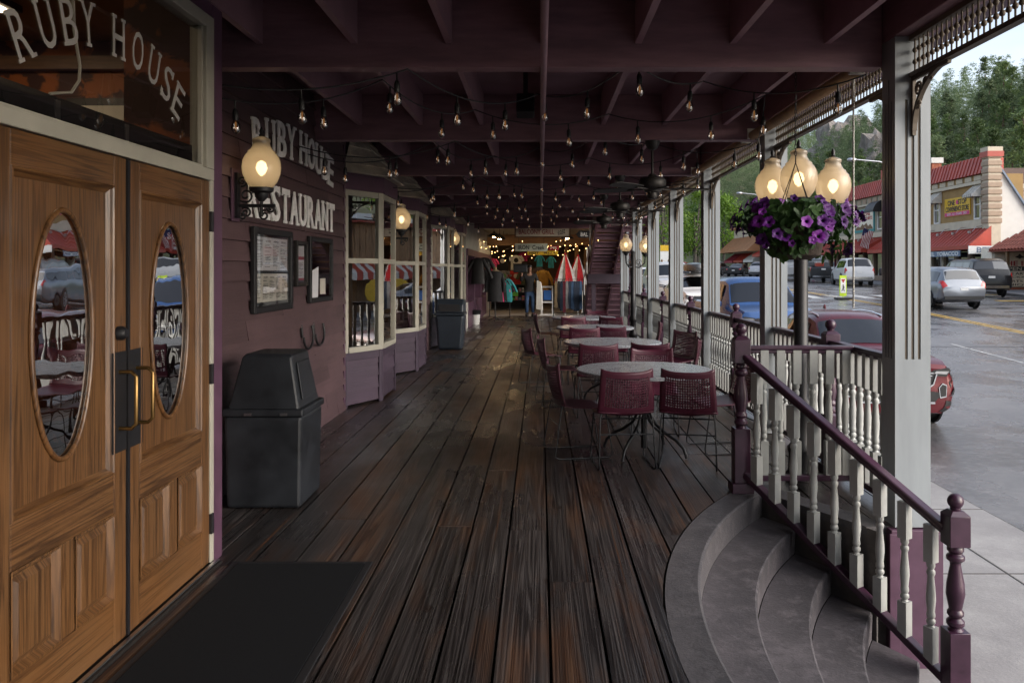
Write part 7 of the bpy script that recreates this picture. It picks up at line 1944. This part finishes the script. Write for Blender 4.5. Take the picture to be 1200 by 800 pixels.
def make_car(kind, label, cat, x, y, yaw, body, name='parked_car', detail=1, group=None, zoff=0):
    """yaw 0: nose towards -y (towards the viewer); 180: tail towards the viewer. x, y = centre"""
    L, W, st, ws, side, rear, wr, wx = KIND[kind]; hw = W / 2
    z0 = ground_z(y) + zoff
    e = empty(name, (x, y, z0), label, cat, group)
    dense = []
    for (a, b) in zip(st, st[1:]):
        n = max(1, int((b[0] - a[0]) / .22))
        for i in range(n): dense.append(tuple(p + (q - p) * i / n for p, q in zip(a, b)))
    dense.append(st[-1])
    def at(s):
        for a, b in zip(st, st[1:]):
            if s <= b[0]:
                t = (s - a[0]) / max(1e-6, b[0] - a[0]); return [p + (q - p) * t for p, q in zip(a, b)]
        return list(st[-1])
    def section(S):
        s, zl, zb, zt, wl, wb, wt = S; wl *= hw; wb *= hw; wt *= hw
        bulge = wb + .012
        return [(0, zl), (wl * .80, zl), (wl * .97, zl + .09), (wl, zl + .22), (bulge, (zl + zb) / 2 + .08), (wb * 1.0, zb - .05), (wb * .975, zb), (wt + (wb - wt) * .10, zt - (zt - zb) * .14), (wt * .90, zt - .012 - (zt - zb) * .02), (wt * .5, zt + .006), (0, zt + .012)]
    def S(s, c, side_=1, eps=0):
        P = section(at(s)); c = max(0, min(10, c)); i = min(9, int(c)); t = c - i
        p = Vector((side_ * (P[i][0] + (P[i + 1][0] - P[i][0]) * t), s - L / 2, P[i][1] + (P[i + 1][1] - P[i][1]) * t)); return p
    def SN(s, c, side_, eps):
        p = S(s, c, side_); a = S(min(L, s + .02), c, side_) - S(max(0, s - .02), c, side_); b = S(s, min(10, c + .05), side_) - S(s, max(0, c - .05), side_)
        n = a.cross(b); 
        if n.length < 1e-8: return p
        n.normalize()
        if n.dot(p - Vector((0, p.y, .7))) < 0: n = -n
        return p + n * eps
    def loc(mb, nm, m_, par=None, sm=35, fix=True):
        me = mb.mesh(nm, m_, sm, None, False, fix); o = bpy.data.objects.new(nm, me); COL.objects.link(o); o.parent = par or e; return o
    mb = MB(); v = []; n = 21
    for D in dense:
        P = section(D); ring = [(-a, D[0] - L / 2, b) for a, b in P[::-1]] + [(a, D[0] - L / 2, b) for a, b in P[1:]]
        v += ring
    f = [(k * n + i, k * n + i + 1, (k + 1) * n + i + 1, (k + 1) * n + i) for k in range(len(dense) - 1) for i in range(n - 1)]
    f += [tuple(range(n)), tuple((len(dense) - 1) * n + i for i in range(n))]
    mb.add(v, f); loc(mb, 'body', body, sm=32)
    def patch(s0, s1, c0, c1, sd, eps, nu=4, nv=4, m=None):
        m = m or MB(); m.grid(nu, nv, lambda u, vv: tuple(SN(s0 + (s1 - s0) * u, (c0(u) if callable(c0) else c0) + ((c1(u) if callable(c1) else c1) - (c0(u) if callable(c0) else c0)) * vv, sd, eps))); return m
    # windscreen across both sides
    def cross(s0, s1, c0, eps, nm):
        m = MB()
        def fn(u, vv):
            s = s0 + (s1 - s0) * vv; q = u * 2 - 1; c = 10 - abs(q) * (10 - c0); return tuple(SN(s, c, 1 if q >= 0 else -1, eps))
        m.grid(12, 6, fn); return loc(m, nm, M['carglass'], sm=60)
    cross(ws[0] + .06, ws[1] - .05, 7.35, .006, 'windscreen'); cross(rear[0] + .03, rear[1] - .03, 7.4, .006, 'rear_window')
    for sd in (1, -1):
        a, b = side; cuts = [a + .1, a + (b - a) * .36, a + (b - a) * .70, b]
        for i in range(3):
            s0, s1 = cuts[i] + .04, cuts[i + 1] - .02
            def top(u, s0=s0, s1=s1): return 6.86
            loc(patch(s0, s1, 6.10, 6.86, sd, .006, 6, 4), 'side_window', M['carglass'], sm=60)
        # lower cladding and wheel arches
        loc(patch(.35, L - .3, 1.6, 2.6, sd, .006, 16, 2), 'sill_cladding', M['carblack'], sm=60)
        for wy in wx:
            yy = wy - L / 2; X = sd * hw * .985
            Mr = Matrix.Rotation(R(90), 4, 'Y')
            m = MB(); m.lathe([(wr + .06, -.01), (wr + .065, .02), (.02, .022)] if sd > 0 else [(.02, -.022), (wr + .065, -.02), (wr + .06, .01)], (X, yy, wr), 26, M=Mr); loc(m, 'wheel_arch', M['carblack'])
            m = MB(); m.lathe([(wr * .62, -.05), (wr * .70, .024), (wr * .93, .030), (wr, .012), (wr, -.16), (wr * .6, -.18)] if sd > 0 else [(wr * .6, .18), (wr, .16), (wr, -.012), (wr * .93, -.030), (wr * .70, -.024), (wr * .62, .05)], (X, yy, wr), 28, M=Mr); tw_ = loc(m, 'wheel', M['tyre'])
            m = MB(); dd = .03 * sd
            for k in range(7):
                a_ = k * 2 * math.pi / 7; m.bar((X + dd, yy, wr), (X + dd, yy + math.cos(a_) * wr * .66, wr + math.sin(a_) * wr * .66), .035, wr * .15, (1, 0, 0))
            m.lathe([(wr * .60, 0), (wr * .70, 0), (wr * .70, .012), (wr * .60, .012)], (X + dd * .8, yy, wr), 26, cap=False, M=Mr); loc(m, 'rim', M['rim'], tw_)
        # mirrors
        p = S(ws[0] + .45, 6.0, sd); m = MB(); m.cbox(p + Vector((sd * .14, 0, .09)), (.20, .10, .14)); o = loc(m, 'wing_mirror', body); bv = o.modifiers.new('bevel', 'BEVEL'); bv.width = .03; bv.segments = 2
    big = kind in ('pickup', 'topper', 'bigsuv')
    h0, h1 = (4.6, 5.7) if not big else (4.2, 5.8)
    for sd in (1, -1):
        m = MB(); zf = at(.05)[2]; 
        hl_ = loc(patch(.015, .46, lambda u: 5.15 - .1 * u, lambda u: 6.15 + .25 * u, sd, .008, 6, 3), 'headlight', M['carblack'], sm=60); loc(patch(.03, .34, lambda u: 5.5 + .1 * u, lambda u: 6.0 + .2 * u, sd, .014, 6, 2), 'lens', M['headl'], hl_, 60)
        zz = at(L - .1)[2]
        if kind == 'minivan': patch_ = patch(L - .30, L - .006, 5.0, lambda u: 6.3 + 1.7 * max(0, u - .4), sd, .010, 8, 4)
        elif kind == 'suv' or kind == 'sedan': patch_ = patch(L - .3, L - .006, 4.8, lambda u: 5.9 + 2 * max(0, u - .5), sd, .010, 8, 4)
        else: patch_ = patch(L - .16, L - .006, 4.0, lambda u: 6.3 + .8 * max(0, u - .3), sd, .010, 8, 4)
        loc(patch_, 'tail_light', M['taill'], sm=60)
    # front: grille and lower intake standing just ahead of the body
    yf = -L / 2
    g = at(0.0); zb_, zt_ = g[1], g[3]
    if detail > 1: zb_ = .60
    gw = hw * .64
    zg0, zg1 = zt_ - .33, zt_ - .04
    m = MB(); m.prism([(-gw, zg1 - .05), (-gw * .92, zg0 + .08), (-gw * .7, zg0), (gw * .7, zg0), (gw * .92, zg0 + .08), (gw, zg1 - .05), (gw * .85, zg1), (-gw * .85, zg1)], (0, yf - .012, 0), (1, 0, 0), (0, 0, 1), (0, .03, 0)); gr = loc(m, 'grille', M['carblack'], sm=None)
    m = MB()
    for k in range(6):
        zz = zg0 + .03 + (zg1 - zg0 - .05) * (k + .5) / 6; ww = gw * (.74 + .20 * (k + .5) / 6)
        m.bar((-ww, yf - .018, zz), (ww, yf - .018, zz), .012, .014)
    m.bar((-gw * .7, yf - .022, zg0 - .005), (gw * .7, yf - .022, zg0 - .005), .015, .022)
    for sd in (1, -1): m.bar((sd * gw * .7, yf - .022, zg0 - .005), (sd * gw * .92, yf - .022, zg0 + .08), .015, .022); m.bar((sd * gw * .92, yf - .022, zg0 + .08), (sd * gw, yf - .022, zg1 - .05), .015, .018)
    loc(m, 'grille_bars', M['chrome'], gr, sm=None)
    m = MB(); m.prism([(-hw * .62, zb_ - .20), (hw * .62, zb_ - .20), (hw * .74, zb_ - .06), (hw * .62, zb_ - .04), (-hw * .62, zb_ - .04), (-hw * .74, zb_ - .06)] if detail > 1 else [(-hw * .62, zb_ + .02), (hw * .62, zb_ + .02), (hw * .62, zb_ + .13), (-hw * .62, zb_ + .13)], (0, yf - .008, 0), (1, 0, 0), (0, 0, 1), (0, .05, 0)); loc(m, 'lower_intake', M['carblack'], sm=None); m = MB(); m.box(-hw * .62, hw * .62, yf - .016, yf + .02, (zb_ - .225) if detail > 1 else zb_ - .012, (zb_ - .195) if detail > 1 else zb_ + .018); loc(m, 'skid_strip', M['chrome'], sm=None)
    for sd in (1, -1):
        m = MB(); m.prism([(hw * .52, zt_ - .115), (hw * .80, zt_ - .13), (hw * .87, zt_ - .04), (hw * .84, zt_ + .0), (hw * .60, zt_ - .035)], (0, yf - .010, 0), (sd, 0, 0), (0, 0, 1), (0, .04, 0)); hf_ = loc(m, 'headlight_housing', M['carblack'], sm=None)
        m = MB(); m.prism([(hw * .60, zt_ - .085), (hw * .80, zt_ - .095), (hw * .84, zt_ - .05), (hw * .64, zt_ - .05)], (0, yf - .016, 0), (sd, 0, 0), (0, 0, 1), (0, .004, 0)); loc(m, 'lens', M['rim'], hf_, None)
        if detail > 1:
            m = MB(); m.prism([(hw * .70, zb_ - .14), (hw * .80, zb_ - .12), (hw * .81, zb_ + .06), (hw * .74, zb_ + .09), (hw * .68, zb_ + .02)], (0, yf - .012, 0), (sd, 0, 0), (0, 0, 1), (0, .03, 0)); fo_ = loc(m, 'air_vent', M['chrome'], sm=None)
            m = MB(); m.prism([(hw * .71, zb_ - .12), (hw * .79, zb_ - .105), (hw * .80, zb_ + .05), (hw * .74, zb_ + .07), (hw * .695, zb_ + .015)], (0, yf - .016, 0), (sd, 0, 0), (0, 0, 1), (0, .003, 0)); loc(m, 'vent_mesh', M['carblack'], fo_, None)
    # tail: plate, bumper strip
    yr = L / 2; r_ = at(L - .01)
    m = MB(); m.box(-.16, .16, yr + .001, yr + .012, r_[2] - .12, r_[2] - .01); loc(m, 'number_plate', M['white'], sm=None)
    m = MB(); m.box(-hw * .8, hw * .8, yr - .03, yr + .02, r_[1] - .02, r_[1] + .12); loc(m, 'rear_bumper', M['carblack'] if not big else M['chrome'], sm=None)
    if kind == 'pickup':
        m = MB(); m.box(-hw * .80, hw * .80, 3.95 - L / 2, 5.7 - L / 2, 1.235, 1.238); loc(m, 'cargo_bed', M['carblack'], sm=None)
    if detail > 1:
        for sd in (1, -1):
            fg_ = loc(patch(.012, .15, 3.5, 4.35, sd, .010, 4, 4), 'fog_lamp_housing', M['chrome'], sm=60); loc(patch(.022, .135, 3.6, 4.25, sd, .014, 4, 4), 'vent', M['carblack'], fg_, 60)
            loc(patch(.0, .35, 1.3, 2.75, sd, .007, 6, 3), 'bumper_cladding', M['carblack'], sm=60)
        m = MB(); 
        for sd in (1, -1): m.tube([S(s, 8.0, sd) + Vector((0, 0, .03)) for s in (2.1, 2.6, 3.2, 3.7)], .014, 6)
        loc(m, 'roof_rail', M['chrome'])
        m = MB(); m.prism([(0, 0), (.14, 0), (.12, .07), (.05, .09)], (-.01, 3.55 - L / 2, 1.64), (0, 1, 0), (0, 0, 1), (.02, 0, 0)); loc(m, 'aerial_fin', body, sm=None)
    e.rotation_euler = (0, 0, R(yaw))
    return e
make_car('suv', 'wet dark red crossover parked nose toward the viewer just beyond the nearest column', 'car', 5.52, 12.3 + 2.33, -3, paintm('dark_red_car_paint', (.085, .004, .010)), detail=2)
make_car('pickup', 'blue and white pickup truck parked facing the viewer behind the red crossover', 'pickup truck', 5.75, 22.3, 0, paintm('blue_car_paint', (.035, .085, .22)), name='parked_truck')
make_car('suv', 'white car with a black roof box parked behind the blue pickup', 'car', 5.8, 30.2, 0, paintm('white_car_paint', (.6, .6, .6), 0), zoff=0)
rbx = empty('roof_box', (5.8, 30, 1.5), 'glossy black and grey roof box on top of the white parked car', 'roof box')
zc = ground_z(30.2) + 1.70
mb = MB(); mb.lathe([(.05, 0), (.40, .05), (.44, .16), (.38, .30), (.1, .36)], (0, 0, 0), 24)
me = mb.mesh('shell', pm('dark_grey_shell', (.05, .055, .06), .25), 50); o = bpy.data.objects.new('shell', me); COL.objects.link(o); o.parent = rbx; o.location = Vector((5.75, 30.2, zc)) - rbx.location; o.scale = (1, 2.1, 1)
mb = MB(); mb.box(5.2, 6.4, 29.7, 29.75, zc - .05, zc - .01); mb.box(5.2, 6.4, 30.6, 30.65, zc - .05, zc - .01); mb.build('crossbar', M['black'], rbx)
make_car('bigsuv', 'light grey sport utility parked behind the white car with the roof box', 'car', 6.0, 37.8, 0, paintm('pale_grey_car_paint', (.42, .43, .44)))
make_car('sedan', 'white sedan parked near the far end of the porch', 'car', 6.0, 45.5, 0, paintm('white_sedan_paint', (.58, .58, .58), 0))
make_car('minivan', 'silver minivan driving away in the far lane', 'minivan', 17.3, 35.6, 180, paintm('silver_car_paint', (.20, .215, .24), .5), name='minivan')
make_car('topper', 'black pickup truck with canopied bed parked in front of the red awning', 'pickup truck', 23.2, 43.8, 172, paintm('black_car_paint', (.012, .012, .014)), name='parked_truck')
make_car('bigsuv', 'white full size sport utility parked in front of the sage grey store', 'car', 21.9, 57.0, 170, paintm('white_suv_paint', (.6, .6, .6), 0))
make_car('pickup', 'dark grey utility truck with an orange striped tailgate parked before the pink shop', 'utility truck', 22.3, 65.5, 172, paintm('charcoal_car_paint', (.035, .037, .04)), name='parked_truck')
mb = MB(); o = empty('cargo_cooler', (22.0, 63.2, 1.9), 'small red cooler riding in the bed of the dark utility truck', 'cooler'); zc = ground_z(65.5) + 1.25
mb.box(21.6, 22.2, 63.4, 63.8, zc, zc + .3); mb.build('case', M['redmetal'], o, bevel=.03); mb = MB(); mb.box(21.58, 22.22, 63.38, 63.82, zc + .301, zc + .35); mb.build('lid', M['white'], o)
make_car('pickup', 'white pickup truck parked left of the lamp post pole', 'pickup truck', 22.5, 72.5, 172, paintm('white_truck_paint', (.44, .44, .44), 0), name='parked_truck')
rowc = [('suv', (.5, .5, .52), 'silver car first in the far row under the brown awning'), ('sedan', (.03, .03, .035), 'black car second in the far row under the brown awning'), ('suv', (.06, .06, .07), 'dark grey car third in the far row under the brown awning'), ('sedan', (.55, .55, .55), 'white car farthest in the row under the brown awning'), ('suv', (.25, .02, .02), 'red car half hidden at the far left of the distant row')]
for k, (kd, c, lab) in enumerate(rowc):
    make_car(kd, lab, 'car', 24.6 - k * 1.6, 90 + k * 3.6, 150, paintm('far_car_paint_' + 'abcde'[k], c, .2), group='cars parked in the far row')
make_car('suv', 'dark sport utility parked just beyond the silver minivan', 'car', 22.4, 40.2, 172, paintm('graphite_car_paint', (.02, .022, .026))) if False else None
make_car('sedan', 'grey sedan parked across the street near the tile roofed shop', 'car', 22.5, 24, 180, paintm('grey_sedan_paint', (.22, .23, .25)))
make_car('suv', 'silver crossover parked across the street opposite the steps', 'car', 22.5, 15, 180, paintm('silver_crossover_paint', (.42, .43, .45)))
# distant pedestrians stay out; a few bollard-like posts
for k in range(3):
    e = empty('wooden_post', (15.6 + k * .9, 104, .95), ['left wooden post before the billboard', 'middle wooden post before the billboard', 'right wooden post before the billboard'][k], 'post')
    MB().lathe([(.14, 0), (.15, 1.9), (.05, 2.1)], (15.6 + k * .9, 104, .95), 10).build('shaft', M['dispwood'], e, smooth=40); MB().lathe([(.17, 1.3), (.17, 1.4)], (15.6 + k * .9, 104, .95), 10).build('band', M['yellow_sign'], e)
# ------------------------------------------------------------------ sky, sun, camera
W = bpy.data.worlds.new('World'); sc.world = W; W.use_nodes = True
nt = W.node_tree; nt.nodes.clear()
out = nt.nodes.new('ShaderNodeOutputWorld'); bg = nt.nodes.new('ShaderNodeBackground'); sky = nt.nodes.new('ShaderNodeTexSky')
SUN_EL, SUN_ROT = R(25), R(118)
sky.sky_type = 'NISHITA'; sky.sun_disc = False; sky.sun_elevation = SUN_EL; sky.sun_rotation = SUN_ROT
sky.air_density = 1.0; sky.dust_density = 3.0; sky.ozone_density = 1.0
hs = nt.nodes.new('ShaderNodeHueSaturation'); hs.inputs['Saturation'].default_value = .62; hs.inputs['Value'].default_value = 1.0
tc = nt.nodes.new('ShaderNodeTexCoord'); mp = nt.nodes.new('ShaderNodeMapping'); mp.inputs['Scale'].default_value = (1.5, 1.5, 4)
nz = nt.nodes.new('ShaderNodeTexNoise'); nz.inputs['Scale'].default_value = 2.2; nz.inputs['Detail'].default_value = 6
rp = nt.nodes.new('ShaderNodeValToRGB'); rp.color_ramp.elements[0].position = .3; rp.color_ramp.elements[0].color = (.72, .74, .78, 1); rp.color_ramp.elements[1].position = .7; rp.color_ramp.elements[1].color = (1.15, 1.12, 1.10, 1)
mx = nt.nodes.new('ShaderNodeMix'); mx.data_type = 'RGBA'; mx.blend_type = 'MULTIPLY'; mx.inputs[0].default_value = 1
L_ = nt.links.new
L_(sky.outputs[0], hs.inputs['Color']); L_(tc.outputs['Generated'], mp.inputs[0]); L_(mp.outputs[0], nz.inputs['Vector']); L_(nz.outputs[0], rp.inputs[0])
L_(hs.outputs[0], mx.inputs[6]); L_(rp.outputs[0], mx.inputs[7]); L_(mx.outputs[2], bg.inputs[0]); bg.inputs[1].default_value = .15
L_(bg.outputs[0], out.inputs[0])
sun = bpy.data.lights.new('sun', 'SUN'); sun.energy = 1.3; sun.angle = R(80); sun.color = (1, .985, .96)
so = bpy.data.objects.new('sun', sun); COL.objects.link(so)
# direction towards the sun: rotation measured clockwise from +y
d = Vector((math.sin(SUN_ROT) * math.cos(SUN_EL), math.cos(SUN_ROT) * math.cos(SUN_EL), math.sin(SUN_EL)))
so.rotation_euler = d.to_track_quat('Z', 'Y').to_euler()
cam = bpy.data.cameras.new('camera'); co = bpy.data.objects.new('camera', cam); COL.objects.link(co)
cam.sensor_width = 36; cam.lens = 36 * 950 / 1200; cam.shift_x = -33 / 1200; cam.shift_y = -83 / 1200
cam.clip_start = .05; cam.clip_end = 3000
co.location = (0, 0, EYE); co.rotation_euler = (R(90), 0, 0)
sc.camera = co
sc.view_settings.view_transform = 'Standard'; sc.view_settings.look = 'None'; sc.view_settings.exposure = 1.25; sc.view_settings.gamma = 1
sc.cycles.max_bounces = 8; sc.cycles.diffuse_bounces = 4; sc.cycles.glossy_bounces = 4; sc.cycles.transparent_max_bounces = 16; sc.cycles.transmission_bounces = 4
sc.cycles.sample_clamp_indirect = 6; sc.cycles.use_denoising = True; sc.cycles.caustics_reflective = False; sc.cycles.caustics_refractive = False
